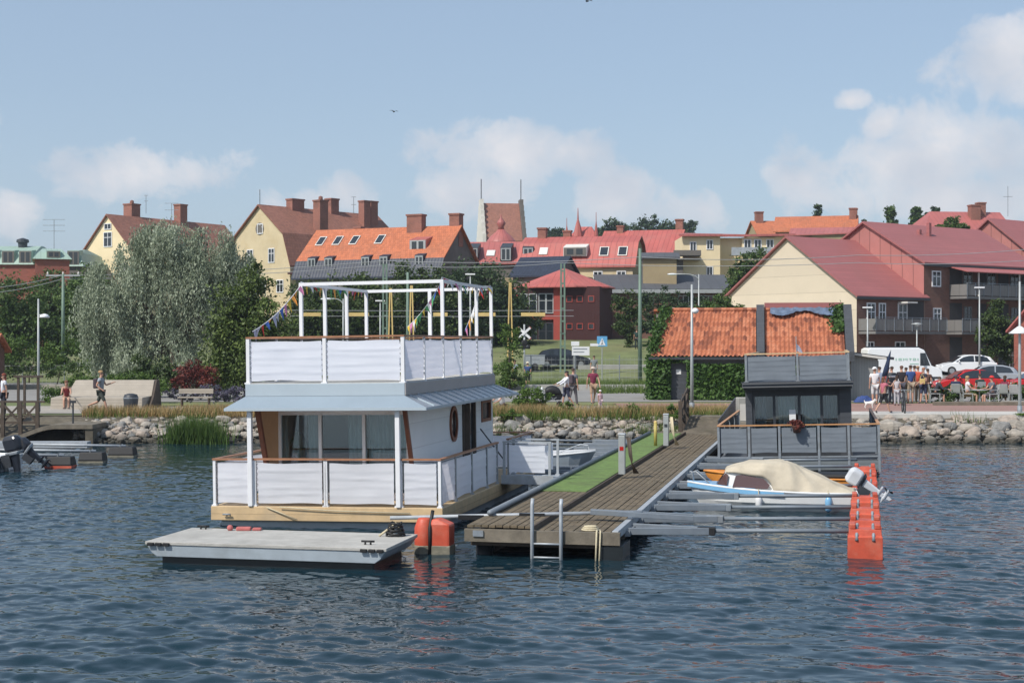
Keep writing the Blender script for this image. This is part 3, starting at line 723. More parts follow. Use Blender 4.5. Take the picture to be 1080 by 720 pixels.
# grasses along the shore
def strip(n, x0, x1, y0, y1, z, dens=None):
    x = RNG.uniform(x0, x1, n); y = RNG.uniform(y0, y1, n)
    k = np.array([noise.noise((a*.35, c*.5, z)) for a, c in zip(x, y)])+RNG.random(n)*.7 > (.1 if dens is None else dens)
    return np.stack([x, y, np.full(n, z)], 1)[k]
tag(blades('dry_grass', np.concatenate([strip(26000,-14.5,9.5,60.7,63.8,QZ-.05), strip(2500,-17.8,-14.5,61.0,62.4,QZ-.05)]), .42, .035, L['dry']), 'strip of dry tan grass above the shore stones', 'grass', kind='stuff')
tag(blades('green_grass', np.concatenate([strip(9000,-1.5,9.0,60.2,63.2,QZ-.15,.25), strip(2200,-17.5,-5,60.6,62.5,QZ-.1,.5), strip(1500,18,24,60.2,61.2,.7,.55), strip(2500,-2,7,58.9,60,.25,.4)]), .45, .035, L['green']), 'patches of green grass among the shore stones', 'grass', kind='stuff')
tag(blades('meadow_grass', np.concatenate([strip(9000,-2,11.5,94,99,QZ,.05), strip(1800,5,11,86,89.5,QZ,.1)]), .55, .04, L['green']), 'band of tall green grass beside the road fence', 'grass', kind='stuff')
pr = np.concatenate([np.stack([RNG.normal(-12.5,.48,2000), RNG.uniform(57.5,58.5,2000), np.full(2000,-.1)],1), np.stack([RNG.normal(-11.9,.3,700), RNG.uniform(57.8,58.6,700), np.full(700,-.25)],1)])
o = blades('reed_clump', pr, 1.05, .04, L['reed'], .2); tag(o, 'tall green reed clump standing in water at left shore', 'reeds')
# ---------------------------------------------------------------- pier
OX, OY = -.843, 27.7
def PW(x, y, z=0):   # pier frame to world
    return Vector((OX+x*math.cos(TH)+y*math.sin(TH), OY-x*math.sin(TH)+y*math.cos(TH), z))
t = thing('pier', 'weathered plank pier with a green carpet strip running to the shore', 'pier', (OX,OY,0), -TH)
PL = 29.3; PZ = .48
def planks(mb, x0, x1, y0, y1, z, w=.135):
    n = int((x1-x0)/w); ww = (x1-x0)/n
    for i in range(n):
        y = y0; first = random.uniform(1.5,4.2)
        while y < y1-.05:
            e = min(y1, y+first); first = 4.2
            dz = random.uniform(-.006,.006); mb.box(x0+i*ww+.009, y+.004, z-.045+dz, x0+(i+1)*ww-.009, e-.004, z+dz); y = e
mb = MB(); planks(mb, 1.28, 2.68, -.02, PL, PZ); planks(mb, .0, 1.24, -.02, PL, PZ+.10)
dk = mb.build('decking', M['oldwood'], t)
mb = MB(); mb.box(.04, 6.3, PZ+.104, 1.22, PL-1.2, PZ+.118); mb.build('green_carpet', M['carpet'], t)
mb = MB(); mb.box(1.225,.0,PZ-.15,1.275,PL,PZ+.098); mb.build('step_edge', M['darkwood'], t)
mb = MB(); mb.box(-.02,-.13,PZ-.2,2.9,-.03,PZ+.03); mb.build('front_beam', M['greywood'], t)
mb = MB(); mb.box(.05,.1,PZ-.30,2.75,PL,PZ-.07); mb.build('underframe', M['darkwood'], t)
for y in (.35, 5.5, 11, 16.5, 22, 27.5):
    for x in (.25, 2.6):
        mb = MB(); mb.tube([(x,y,-1.5),(x,y,PZ-.1)], .16, 10); mb.build('pile', M['hulldark'], t, smooth=True)
mb = MB(); mb.box(2.5,-.10,-.05,2.95,.9,PZ-.22); mb.box(.1,.5,-.3,.42,3.5,.2); mb.build('float', M['hulldark'], t)
mb = MB(); mb.box(2.74,-.02,PZ-.10,2.86,PL-.4,PZ+.05); mb.build('edge_rail', M['galv'], t, bevel=.01)
mb = MB(); mb.tube([(.14,1.3,PZ+.17),(.14,PL-2,PZ+.17)], .06, 10); mb.build('edge_pipe', M['boom'], t, smooth=True)
for x, y in ((.25,-.04),):
    mb = MB(); mb.box(x-.1,-.16,PZ-.1,x+.1,-.13,PZ+.01); mb.build('bracket', M['galvd'], t)
# ladder on the pier front
lp = PW(1.55, -.18); l = thing('pier_ladder', 'galvanised swim ladder on the front edge of the plank pier', 'ladder', (lp.x, lp.y, 0), -TH)
for s in (-.27,.27):
    mb = MB(); mb.tube([(s,0,-.7),(s,0,.62),(s,.0,PZ+.52),(s,.05,PZ+.62)], .035, 8); mb.build('stile', M['galv'], l, smooth=True)
for z in (-.25,.03,.28):
    mb = MB(); mb.tube([(-.27,0,z),(.27,0,z)], .02, 6); mb.build('rung', M['galv'], l, smooth=True)
# electric pedestals, with hoses
for i, (px, py, Y, lab) in enumerate(((656,500,40.2,'grey power pedestal with brown hose, nearer one on the carpeted pier'), (702.5,470,48.5,'grey power pedestal beside yellow post at the far pier end'))):
    Yb = (H0-PZ-.1)*F/(py-360); p = P(px, py, Yb); q = thing('power_pedestal', lab, 'power pedestal', (p.x,p.y,PZ+.1), -TH, 'power pedestals on the pier')
    mb = MB(); mb.box(-.085,-.08,0,.085,.08,1.0); mb.build('housing', M['pole'], q, bevel=.015)
    mb = MB(); mb.box(-.095,-.09,1.0,.095,.09,1.06); mb.build('cap', M['galv'], q, bevel=.02)
    mb = MB(); mb.box(-.05,-.09,.62,.05,-.081,.72); mb.build('socket_panel', M['redlens' if i == 0 else 'dark'], q)
    mb = MB()
    for k in range(5): mb.tube([(.13+.02*k,.02*math.sin(k),.95),(.2+.02*k,-.1,.5-.03*k),(.26,-.05,.3),(.3+.03*k,.05,.03)], .016, 6)
    mb.build('hose', M['darkwood' if i == 0 else 'rope'], q, smooth=True)
p = PW(1.05, 21.3); q = thing('mooring_post', 'yellow post beside the far power pedestal', 'post', (p.x,p.y,PZ+.1), -TH)
mb = MB(); mb.tube([(0,0,0),(0,0,.78)], .055, 10); mb.build('shaft', M['yellowp'], q, smooth=True)
mb = MB(); mb.ball((0,0,.78), .058); mb.build('cap', M['barrier'], q, smooth=True)
# bits on the deck front
mb = MB()
for k in range(3): mb.tube([(2.3+.16*math.cos(a)*(1-.15*k), .25+.12*math.sin(a)*(1-.15*k), PZ+.03+.03*k) for a in [i*.52 for i in range(13)]], .018, 6)
mb.tube([(2.45,.1,PZ+.05),(2.48,-.16,PZ+.05),(2.46,-.17,-.15)], .018, 6); mb.tube([(2.5,.1,PZ+.05),(2.55,-.16,PZ+.05),(2.52,-.17,-.25)], .015, 6)
o = mb.build('rope_coil', M['rope'], None, (OX,OY,0), -TH, smooth=True); tag(o, 'tan rope coil hanging over the right front corner of the pier', 'rope')
# floats and booms
def plastic_float(label, x, y, w=.63, d=.55, hgt=.62, m='orange', group=None, rz=0, algae=True):
    p = PW(x, y); t = thing('boom_float', label, 'float', (p.x,p.y,0), -TH+rz, group)
    def ring(z, sx, sy): return [(-w/2*sx,-d/2*sy,z),(w/2*sx,-d/2*sy,z),(w/2*sx,d/2*sy,z),(-w/2*sx,d/2*sy,z)]
    mb = MB(); mb.loft([ring(-.2,.98,.95), ring(.0,1.,1.), ring(hgt*.60,1.,1.), ring(hgt*.62,.96,.84), ring(hgt*.80,.92,.76)]); mb.build('body', M[m], t, bevel=.035)
    for sx in (-.36,.36): mb = MB(); mb.box(sx*w-.055,-d*.36,hgt*.8,sx*w+.055,d*.36,hgt*.95); mb.build('lug', M[m], t, bevel=.02)
    for sx in (-.24,.24): mb = MB(); mb.tube([(sx*w,-d*.52,hgt*.50),(sx*w,-d*.42,hgt*.66),(sx*w,0,hgt*.86),(sx*w,d*.42,hgt*.66)], .032, 6); mb.build('chain', M['galvd'], t, smooth=True)
    if algae:
        mb = MB(); mb.loft([ring(-.19,1.01,1.01), ring(.035,1.012,1.012)]); mb.build('waterline_band', M['algae'], t)
    return t
FY = [1.4, 3.35, 5.5, 7.9, 10.4, 13.1, 16.1, 18.6]
NM = ['nearest red float of the row beside the tan covered boat','second red float from the camera in the boom row','third red float from the camera in the boom row','fourth red float from the camera, near the white outboard','fifth red float, just behind the white outboard','sixth red float, close before the grey houseboat rail','seventh red float at the corner of the grey houseboat','last red float, farthest back in the boom row']
for i, y in enumerate(FY[:7]):
    plastic_float(NM[i], 7.28+.021*(y-1.4), y, group='red floats at the boom ends', algae=False, hgt=.58 if i else .66)
def boom(label, x0, x1, y, z, zf, group, m='boom', dark=False):
    p = PW(x0, y); s = 1 if x1 > x0 else -1; Lb = abs(x1-x0)
    t = thing('mooring_boom', label, 'boom', (p.x,p.y,0), -TH + (0 if s > 0 else math.pi), group)
    for sg in (-1, 1):
        mb = MB(); mb.bar((0, sg*.36, z), (Lb*.36, sg*.05, z), .085, .13); mb.build('strut', M[m], t, bevel=.008)
    mb = MB(); mb.tube([(Lb*.33,0,z), (Lb, 0, zf)], .042, 10); mb.build('boom_pipe', M[m], t, smooth=True)
    mb = MB(); mb.box(Lb*.36-.22,-.085,z-.075,Lb*.36+.12,.085,z+.072); mb.build('joint', M['galvd' if not dark else 'black'], t, bevel=.01)
    mb = MB(); mb.box(-.06,-.45,z-.09,.04,.45,z+.02); mb.build('hinge_plate', M['galvd'], t)
    return t
for i, y in enumerate(FY):
    boom(NM[i].split(' ')[0].replace('last','eighth').replace('nearest','nearest').capitalize()+' grey boom on the right pier side, reaching toward the red floats', 2.9, 7.05+.021*(y-1.4), y, .40, .47, 'steel booms on the right side of the pier', dark=(i == 0))
for i, y in enumerate((11.4, 13.1, 14.7, 18.9, 20.6, 22.3, 24.2, 26.2)):
    boom(('Nearest','Second','Third','Fourth','Fifth','Sixth','Seventh','Farthest')[i]+' grey boom left of the pier behind the houseboat gangway', -.05, -4.6, y, .38, .42, 'steel booms on the left side of the pier')
    if i > 2: plastic_float(('','','','Nearest','Second','Third','Fourth','Farthest')[i]+' white float at the boom tip left of the pier', -4.8, y, .5, .4, .45, 'plastic', 'white floats left of the pier')
# boom lying across the pier front, to the orange buoy
p = PW(-1.5, 1.2); q = thing('mooring_boom', 'long thin steel boom lying across the pier deck behind the ladder', 'boom', (p.x,p.y,0), -TH+R(10))
mb = MB(); mb.tube([(-.35,0,.52),(4.6,.0,.66)], .038, 8); mb.build('boom_pipe', M['galv'], q, smooth=True)
for sg in (-1,1):
    mb = MB(); mb.bar((5.6,sg*.16-.1,.57),(3.6,sg*.05,.66), .08,.10); mb.build('strut', M['boom'], q, bevel=.008)
for x0, z0 in ((1.0,.50),(2.2,.54)): mb = MB(); mb.box(x0,-.1,z0,x0+.5,.1,z0+.09); mb.build('clamp', M['black'], q)
# orange buoy at its tip
bp_ = P(457.5, 583, 28.0); q = thing('mooring_buoy', 'red orange float pair with grey algae foot beside the raft corner', 'buoy', (bp_.x,bp_.y,0), -TH)
mb = MB(); mb.lathe((-.19,0,0), [(.16,-.25),(.185,.1),(.185,.48),(.13,.63),(.11,.66)], 14); mb.build('tapered_float', M['orange'], q, smooth=True)
mb = MB(); mb.loft([[(-.02,-.2,-.2),(.36,-.2,-.2),(.36,.2,-.2),(-.02,.2,-.2)],[(-.02,-.2,.56),(.36,-.2,.56),(.36,.2,.56),(-.02,.2,.56)],[(0,-.16,.66),(.12,-.16,.66),(.12,.16,.66),(0,.16,.66)]]); mb.build('block_float', M['orange'], q, bevel=.035)
mb = MB(); mb.lathe((-.19,0,0), [(.165,-.26),(.192,-.05),(.192,.16)], 14); mb.box(-.03,-.21,-.22,.37,.21,.17); mb.build('waterline_band', M['algae'], q, bevel=.02)
mb = MB(); mb.tube([(-.02,-.19,-.1),(-.02,-.21,.5),(-.02,-.05,.72),(-.02,.0,.80)], .035, 8); mb.build('chain', M['black'], q, smooth=True)
# ---------------------------------------------------------------- raft
rc = Vector((-2.2, 25.75, 0)); q = thing('raft', 'low grey floating work raft with board deck before the houseboat', 'raft', rc, -TH)
mb = MB(); mb.ext([(-4.5,0,.34),(-4.40,0,.20),(-4.3,0,.13),(-.2,0,.13),(-.1,0,.20),(0,0,.34)], (0,1.95,0)); mb.build('frame', M['raftside'], q, bevel=.01)
mb = MB(); mb.box(-4.52,-.02,.342,.02,1.97,.40)
mb.build('deck', M['raftdeck'], q, bevel=.008)
mb = MB(); mb.box(-4.25,.1,-.4,-.25,1.85,.14); mb.build('float', M['hulldark'], q, bevel=.03)
for x in (-4.46,-4.31,-4.16,-.45,-.30,-.15):
    mb = MB(); mb.box(x,-.07,.325,x+.12,-.0225,.385); mb.build('fender_block', M['black'], q, bevel=.01)
for x, y in ((-4.2,1.8),(-.45,.4)):
    mb = MB(); mb.tube([(x-.12,y,.46),(x+.12,y,.46)], .02, 6); mb.tube([(x-.05,y,.4),(x-.05,y,.46)], .018, 6); mb.tube([(x+.05,y,.4),(x+.05,y,.46)], .018, 6); mb.build('cleat', M['black'], q, smooth=True)
b0 = rc+Vector((-.3*math.cos(TH)+1.6*math.sin(TH), .3*math.sin(TH)+1.6*math.cos(TH), .40))
q2 = thing('mooring_rope_heap', 'black and white rope heap on the raft corner near red buoy', 'rope', b0, 0)
mb = MB()
for k in range(7): mb.tube([(.17*math.cos(a+k)*(1-.06*k), .12*math.sin(a+k), .02+.035*k+.02*math.sin(a*3)) for a in [i*.5 for i in range(13)]], .022, 6)
mb.build('black_rope', M['black'], q2, smooth=True)
mb = MB(); mb.tube([(-.3,-.05,.01),(-.15,.0,.12),(-.0,.02,.24),(.1,0,.08)], .022, 6); mb.build('white_rope', M['rope'], q2, smooth=True)
b0 = rc+Vector((-3.25*math.cos(TH)+1.9*math.sin(TH), 3.25*math.sin(TH)+1.8*math.cos(TH), .40))
mb = MB(); mb.box(-.28,-.06,0,.0,.08,.07); mb.box(.03,-.05,0,.2,.06,.055); mb.ball((-.4,0,.05), .06)
o = mb.build('rope_bag', mat('faded_red_bag', (.45,.13,.12), .8, .2, 6), None, b0, bevel=.02); tag(o, 'faded red bag lying on the rear edge of raft', 'bag')
# ---------------------------------------------------------------- fabric panels and rails
def fabric(parent, a, b, z0, z1, m, seed=0, creases=4, name='fabric_panel', depth=.013):
    a = Vector(a); b = Vector(b); d = (b-a); n = Vector((d.y, -d.x, 0)).normalized(); rr = random.Random(seed)
    ph = rr.random()*9; nx = max(6, int(d.length/.09)); mb = MB()
    cz = [(k+1)/(creases+1)+rr.uniform(-.03,.03) for k in range(creases)]; am = [rr.uniform(.5,1.3) for k in range(creases)]
    def fn(u, v):
        s = 0
        for c, g in zip(cz, am):
            q = v-c-.025*math.sin(u*3+ph+c*9); s += g*.011*math.exp(-(q/.016)**2) + .004*g*math.exp(-((q-.05)/.06)**2)
        s += depth*(noise.noise((u*d.length*1.7+ph, v*2.3, seed*.7)))
        sag = .012*math.sin(u*math.pi*rr.choice((1,)))*(v-.5)*-2 + .008*math.sin(u*d.length*5+ph)*(1 if v > .97 or v < .03 else 0)
        p = a+d*u+n*s; return (p.x, p.y, z0+(z1-z0)*v+sag)
    mb.grid(fn, nx, 26); o = mb.build(name, M[m], parent, smooth=True); return o
def rail_run(t, pts, z0, z1, m, pm, hm, pw=.06, hw=.09, seed=0, gap=.075, foot=True, panels=True, bot=.06, railname='handrail', hz=.04, lace=False):
    """posts at pts, fabric between, handrail over the whole run"""
    for i, p in enumerate(pts):
        mb = MB(); mb.box(p[0]-pw/2,p[1]-pw/2,z0,p[0]+pw/2,p[1]+pw/2,z1-hz)
        if foot: mb.box(p[0]-pw*.9,p[1]-pw*.9,z0,p[0]+pw*.9,p[1]+pw*.9,z0+.03)
        mb.build('post', M[pm], t)
    for i in range(len(pts)-1):
        a = Vector((*pts[i],0)); b = Vector((*pts[i+1],0)); d = (b-a).normalized()
        if panels: fabric(t, a+d*gap, b-d*gap, z0+bot, z1-.10, m, seed+i)
        if lace:
            for q, sg in ((a+d*(gap*.55), 1), (b-d*(gap*.55), -1)):
                mb = MB(); mb.tube([q+d*(.03*(-1)**k)+Vector((0,0,z0+bot+.05+(z1-z0-.22)*k/14)) for k in range(15)], .006, 5); mb.build('lacing_cord', M['dark'], t)
        mb = MB(); mb.tube([a+d*.02+Vector((0,0,z1-.075)), b-d*.02+Vector((0,0,z1-.075))], .008, 5); mb.build('top_cord', M['dark'], t)
    a = Vector((*pts[0],0)); b = Vector((*pts[-1],0)); d = (b-a).normalized()
    mb = MB(); mb.bar(a-d*.04+Vector((0,0,z1-hz/2)), b+d*.04+Vector((0,0,z1-hz/2)), hw, hz); mb.build(railname, M[hm], t)
# ---------------------------------------------------------------- white houseboat
hb = thing('houseboat', 'white two level houseboat with white fabric railings and pine beam deck', 'houseboat', (-3.99,31.55,0), -TH)
hb.rotation_euler = (0, R(-.8), -TH)
W2 = 2.6; DL = 9.9; DZ = .47
mb = MB(); mb.box(-2.45,.18,-.5,2.45,DL-.2,.16); mb.build('hull', M['raftside'], hb, bevel=.04)
mb = MB(); mb.box(-W2,0,.165,W2,DL,DZ); mb.build('deck', M['tanwood'], hb, bevel=.012)
E = .07
rail_run(hb, [(-W2+E,E),(-1.68,E)], DZ, 1.5, 'fabric','white','copper', lace=True, seed=1)
rail_run(hb, [(-1.6,E),(0,E)], DZ, 1.503, 'fabric','white','copper', lace=True, seed=2)
rail_run(hb, [(.02,E),(1.6,E)], DZ, 1.5, 'fabric','white','copper', lace=True, seed=3)
rail_run(hb, [(1.68,E),(W2-E,E)], DZ, 1.503, 'fabric','white','copper', lace=True, seed=4)
rail_run(hb, [(W2-E,E+.08),(W2-E,1.4),(W2-E,2.9),(W2-E,4.4),(W2-E,5.5)], DZ, 1.497, 'fabric','galv','copper', pw=.045, seed=10, lace=True)
rail_run(hb, [(W2-E,6.8),(W2-E,8.4),(W2-E,DL-E)], DZ, 1.5, 'fabric','galv','copper', pw=.045, seed=20)
rail_run(hb, [(-W2+E,E+.08),(-W2+E,2),(-W2+E,4),(-W2+E,6),(-W2+E,8),(-W2+E,DL-E)], DZ, 1.497, 'fabric','galv','copper', pw=.045, seed=30)
rail_run(hb, [(-W2+E,DL-E),(-.9,DL-E),(.8,DL-E),(W2-E,DL-E)], DZ, 1.494, 'fabric','galv','copper', pw=.045, seed=40)
for s in (-1.68,1.64):
    mb = MB(); mb.box(s-.05,-.035,DZ+.005,s+.05,.06,2.60); mb.build('canopy_post', M['white'], hb, bevel=.008)
# cabin, open front between raked wing walls
CX = 1.7; CB = 8.7; CT = 2.83
def wingwall(x, th, name):
    mb = MB(); mb.ext([(x,1.28,DZ),(x,.42,2.66),(x,.42,CT),(x,CB,CT),(x,CB,DZ)], (th,0,0)); return mb.build(name, M['white_wall'], hb)
wingwall(-CX, .06, 'cabin_wall')
mb = MB(); mb.ext([(CX-.055,1.30,DZ),(CX-.055,.46,2.66),(CX-.055,.46,CT),(CX-.055,1.57,CT),(CX-.055,1.57,DZ)], (-.012,0,0)); mb.build('inner_lining', M['ply'], hb)
mb = MB(); mb.ext([(-CX+.062,1.30,DZ),(-CX+.062,.46,2.66),(-CX+.062,.46,CT),(-CX+.062,1.57,CT),(-CX+.062,1.57,DZ)], (.012,0,0)); mb.build('inner_lining', M['ply'], hb)
# right wall with a real door opening, porthole ring and a rear window opening
mb = MB()
xa, xb = CX-.05, CX
mb.ext([(xa,1.28,DZ),(xa,.42,2.66),(xa,.42,CT),(xa,3.95,CT),(xa,3.95,DZ)], (.05,0,0))
def hole_panel(y0, y1, z0, z1, yc, zc, r, n=24):
    ring = [(yc+r*math.cos(2*math.pi*k/n), zc+r*math.sin(2*math.pi*k/n)) for k in range(n)]
    def edge(a):
        c, s = math.cos(a), math.sin(a); k = min((y1-yc if c > 0 else yc-y0)/max(1e-6,abs(c)), (z1-zc if s > 0 else zc-z0)/max(1e-6,abs(s))); return (yc+c*k, zc+s*k)
    out = [edge(2*math.pi*k/n+1e-4) for k in range(n)]
    for k in range(n):
        j = (k+1) % n
        pts = [ring[k], out[k]]
        for cy, cz in ((y1,z1),(y0,z1),(y0,z0),(y1,z0)):
            a = math.atan2(cz-zc, cy-yc) % (2*math.pi)
            if 2*math.pi*k/n < a <= 2*math.pi*(k+1)/n: pts.append((cy,cz))
        pts += [out[j], ring[j]]
        mb.ext([(xa,y,z) for y, z in pts], (.05,0,0))
hole_panel(3.95,4.95,DZ,CT,4.45,2.0,.36)
mb.box(xa,4.95,DZ,xb,5.4,CT); mb.box(xa,5.4,2.47,xb,6.6,CT); mb.box(xa,6.6,DZ,xb,7.42,CT); mb.box(xa,7.42,DZ,xb,8.36,1.93); mb.box(xa,7.42,2.40,xb,8.36,CT); mb.box(xa,8.36,DZ,xb,CB,CT)
mb.build('cabin_wall', M['white_wall'], hb)
mb = MB(); mb.box(-CX+.06,CB-.06,DZ,CX-.06,CB,CT); mb.build('rear_wall', M['white_wall'], hb)
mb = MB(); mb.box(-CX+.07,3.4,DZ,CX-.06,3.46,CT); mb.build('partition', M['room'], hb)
mb = MB(); mb.box(-CX+.07,1.7,DZ,CX-.06,CB-.07,DZ+.02); mb.build('cabin_floor', M['room'], hb)
mb = MB(); mb.box(-CX+.07,.47,CT-.06,CX-.06,CB-.07,CT-.03); mb.build('ceiling', M['ply'], hb)
for x, th in ((-CX-.02,.10), (CX-.065,.085)):
    mb = MB(); mb.ext([(x,1.30,DZ+.01),(x,.44,2.64),(x,.33,2.64),(x,1.19,DZ+.01)], (th,0,0)); mb.build('raked_trim', M['brownwood'], hb, bevel=.008)
pr = MB()
for k in range(32):
    a0, a1 = k*math.pi/16, (k+1)*math.pi/16
    pr.hexa([(CX+.003,4.45+r*.82*math.cos(a),2.0+r*math.sin(a)) for r, a in ((.33,a0),(.43,a0),(.43,a1),(.33,a1))]+[(CX+.045,4.45+r*.82*math.cos(a),2.0+r*math.sin(a)) for r, a in ((.33,a0),(.43,a0),(.43,a1),(.33,a1))])
ph = pr.build('porthole', M['brownwood'], hb)
mb = MB(); mb.ext([(CX-.03,4.45+.35*math.cos(a),2.0+.35*math.sin(a)) for a in [i*math.pi/16 for i in range(32)]], (.015,0,0)); mb.build('pane', M['glass'], ph)
mb = MB()
for y0, y1, z0, z1 in ((7.36,7.45,1.88,2.45),(8.33,8.42,1.88,2.45),(7.45,8.33,2.37,2.45),(7.45,8.33,1.88,1.96)): mb.box(CX-.04,y0,z0,CX+.03,y1,z1)
wf = mb.build('side_window', M['brownwood'], hb)
mb = MB(); mb.box(CX-.035,7.45,1.96,CX-.025,8.33,2.37); mb.build('pane', M['glass'], wf)
mb = MB()
for y0, y1, z0, z1 in ((5.34,5.44,DZ,2.53),(6.56,6.66,DZ,2.53),(5.44,6.56,2.44,2.53),(5.96,6.04,DZ,2.44)): mb.box(CX-.05,y0,z0,CX+.035,y1,z1)
df = mb.build('door', M['darkwood'], hb)
mb = MB(); mb.box(CX-.035,6.04,DZ+.05,CX-.02,6.56,2.44); mb.build('pane', M['glass'], df)
mb = MB(); mb.hexa([(CX,5.44,DZ+.03),(CX+.04,5.46,DZ+.03),(CX+.14,5.50,DZ+.03),(CX+.12,5.53,DZ+.03),(CX,5.44,2.42),(CX+.04,5.46,2.42),(CX+.14,5.50,2.42),(CX+.12,5.53,2.42)]); mb.build('door_leaf', M['darkwood'], df)
mb = MB(); mb.bar((CX+.12,6.75,1.75),(CX+.72,6.8,.95),.03); mb.build('boat_hook', M['dark'], hb)
# front windows with frame, panes and curtains
xm = [-1.6,-.64,.387,1.41]
mb = MB(); mb.box(-1.625,1.56,DZ,1.62,1.66,.62); mb.box(-1.625,1.56,2.36,1.62,1.66,2.77)
for x in xm+[1.58]: mb.box(x-.035,1.55,.62,x+.035,1.665,2.36)
fw = mb.build('front_window', M['white'], hb)
for i in range(3):
    mb = MB(); mb.box(xm[i]+.035,1.60,.62,xm[i+1]-.035,1.612,2.36); mb.build('pane', M['pane'], fw)
mb = MB(); mb.box(1.445,1.60,.62,1.545,1.612,2.36); mb.build('pane', M['pane'], fw)
def curtain(x0, x1, y, parent, z0=.55, z1=2.38, pitch=.10, m='curtain'):
    mb = MB(); mb.grid(lambda u, v: (x0+(x1-x0)*u+.01*math.sin(v*4), y+.035*math.sin(u*(x1-x0)/pitch*2*math.pi)+.01*math.sin(u*31), z0+(z1-z0)*v), max(8,int((x1-x0)/.012)), 5)
    mb.build('curtain', M[m], parent, smooth=True, solid=.004)
curtain(-1.0,-.78,1.8,hb); curtain(-.05,.36,1.8,hb); curtain(.41,1.6,1.82,hb); curtain(-1.62,-1.5,1.82,hb)
mb = MB(); mb.lathe((-1.28,1.9,DZ), [(.16,0),(.2,.35),(.02,.4),(.02,.9),(.14,1.0),(.2,1.25),(.08,1.5)], 10); o = mb.build('potted_plant', L['mid'], hb, smooth=True)
mb = MB(); mb.box(-.7,2.6,DZ,.9,3.2,1.1); mb.build('sofa', M['darkwood'], hb, bevel=.05)
# canopy: fascia box and flared metal skirt
SX0, SX1, SY0, SY1 = -1.85, 1.75, .2, 8.75
mb = MB(); mb.box(SX0,SY0,2.832,SX1,SY1,3.10); mb.build('fascia', M['bluegrey'], hb, bevel=.006)
mb = MB(); mb.box(SX1+.003,SY0+.01,2.838,SX1+.022,SY1-.01,3.094); mb.build('side_fascia_shade', M['taupe'], hb)  # thin strip paints the shaded side tone onto the fascia
lx0, lx1, ly0, ly1 = -2.20, 2.31, -.14, 9.15; zl, zt = 2.59, 2.83; th = .035
def skirt(q, nm='canopy_skirt', m='skirt'):
    mb = MB(); mb.ext(q, (0,0,-th)); sk = mb.build(nm, M[m], hb)
    q0, q1, q2, q3 = (Vector(p) for p in q); n = int((q1-q0).length/.62)
    if m == 'skirt':
        for k in range(1, n):
            c = q0.lerp(q1, k/n); e = q3.lerp(q2, min(1, max(0, ((c-q3).dot((q2-q3).normalized()))/(q2-q3).length))); mb = MB(); mb.bar(c+Vector((0,0,.012)), e+Vector((0,0,.012)), .025, .03); mb.build('seam', M['bluegrey'], sk)
    mb = MB(); a, b = Vector(q[0]), Vector(q[1]); mb.bar(a-Vector((0,0,.03)), b-Vector((0,0,.03)), .02, .06); mb.build('skirt_edge', M['bluegrey'], hb)
skirt([(lx0,ly0,zl),(lx1,ly0,zl),(SX1,SY0,zt),(SX0,SY0,zt)], m='skirtfront')
skirt([(lx1,ly0,zl),(lx1,ly1,zl),(SX1,SY1,zt),(SX1,SY0,zt)])
skirt([(lx0,ly1,zl),(lx0,ly0,zl),(SX0,SY0,zt),(SX0,SY1,zt)])
skirt([(lx1,ly1,zl),(lx0,ly1,zl),(SX0,SY1,zt),(SX1,SY1,zt)])
mb = MB(); mb.box(-1.66,.5,2.70,1.62,1.5,2.73); mb.build('soffit', M['white'], hb)
# upper deck rails
UZ = 3.10; UT = 4.12
ux0, ux1 = -1.8, 1.70; ys = [.27,1.95,3.6,5.3,7.0,8.68]
rail_run(hb, [(ux0,.27),(-.05,.27),(ux1,.27)], UZ, UT, 'fabric','white','copper', seed=50, pw=.075, lace=True)
rail_run(hb, [(ux1,y+(0.08 if y < 1 else 0)) for y in ys], UZ, UT-.003, 'fabric','white','copper', seed=60, lace=True, pw=.05, gap=.045)
rail_run(hb, [(ux0,y+(0.08 if y < 1 else 0)) for y in ys], UZ, UT-.003, 'fabric','white','copper', seed=70, pw=.05, gap=.045)
rail_run(hb, [(ux0,8.68),(0,8.68),(ux1,8.68)], UZ, UT-.006, 'fabric','white','copper', seed=80, pw=.05)
mb = MB(); mb.box(SX0+.02,SY0+.02,3.101,SX1-.02,SY1-.02,3.125); mb.build('upper_deck', M['raftdeck'], hb)
# rooftop pergola frame
PT = 5.43; pw = .078
for x in (ux0,ux1):
    for y in ys[2:]:
        mb = MB(); mb.box(x-pw/2,y-pw/2,UT-.01 if True else UZ,x+pw/2,y+pw/2,PT-pw); mb.build('pergola_post', M['white'], hb)
    mb = MB(); mb.box(x-pw/2,ys[2]+pw/2,PT-pw,x+pw/2,ys[5]-pw/2,PT-.002); mb.build('pergola_beam', M['white'], hb)
mb = MB(); mb.box(-.045,8.68-pw/2,UT-.01,.045,8.68+pw/2,PT-pw); mb.build('pergola_post', M['white'], hb)
for y in (ys[2],ys[5]):
    mb = MB(); mb.box(ux0-pw/2,y-pw/2,PT-pw,ux1+pw/2,y+pw/2,PT); mb.build('pergola_beam', M['white'], hb)
mb = MB(); mb.tube([(-2.3,-.06,.30),(-2.12,-.06,.30)], .02, 6); mb.tube([(-2.25,-.03,.3),(-2.25,-.06,.3)],.02,6); mb.tube([(-2.17,-.03,.3),(-2.17,-.06,.3)],.02,6); mb.build('cleat', M['galvd'], hb, smooth=True)
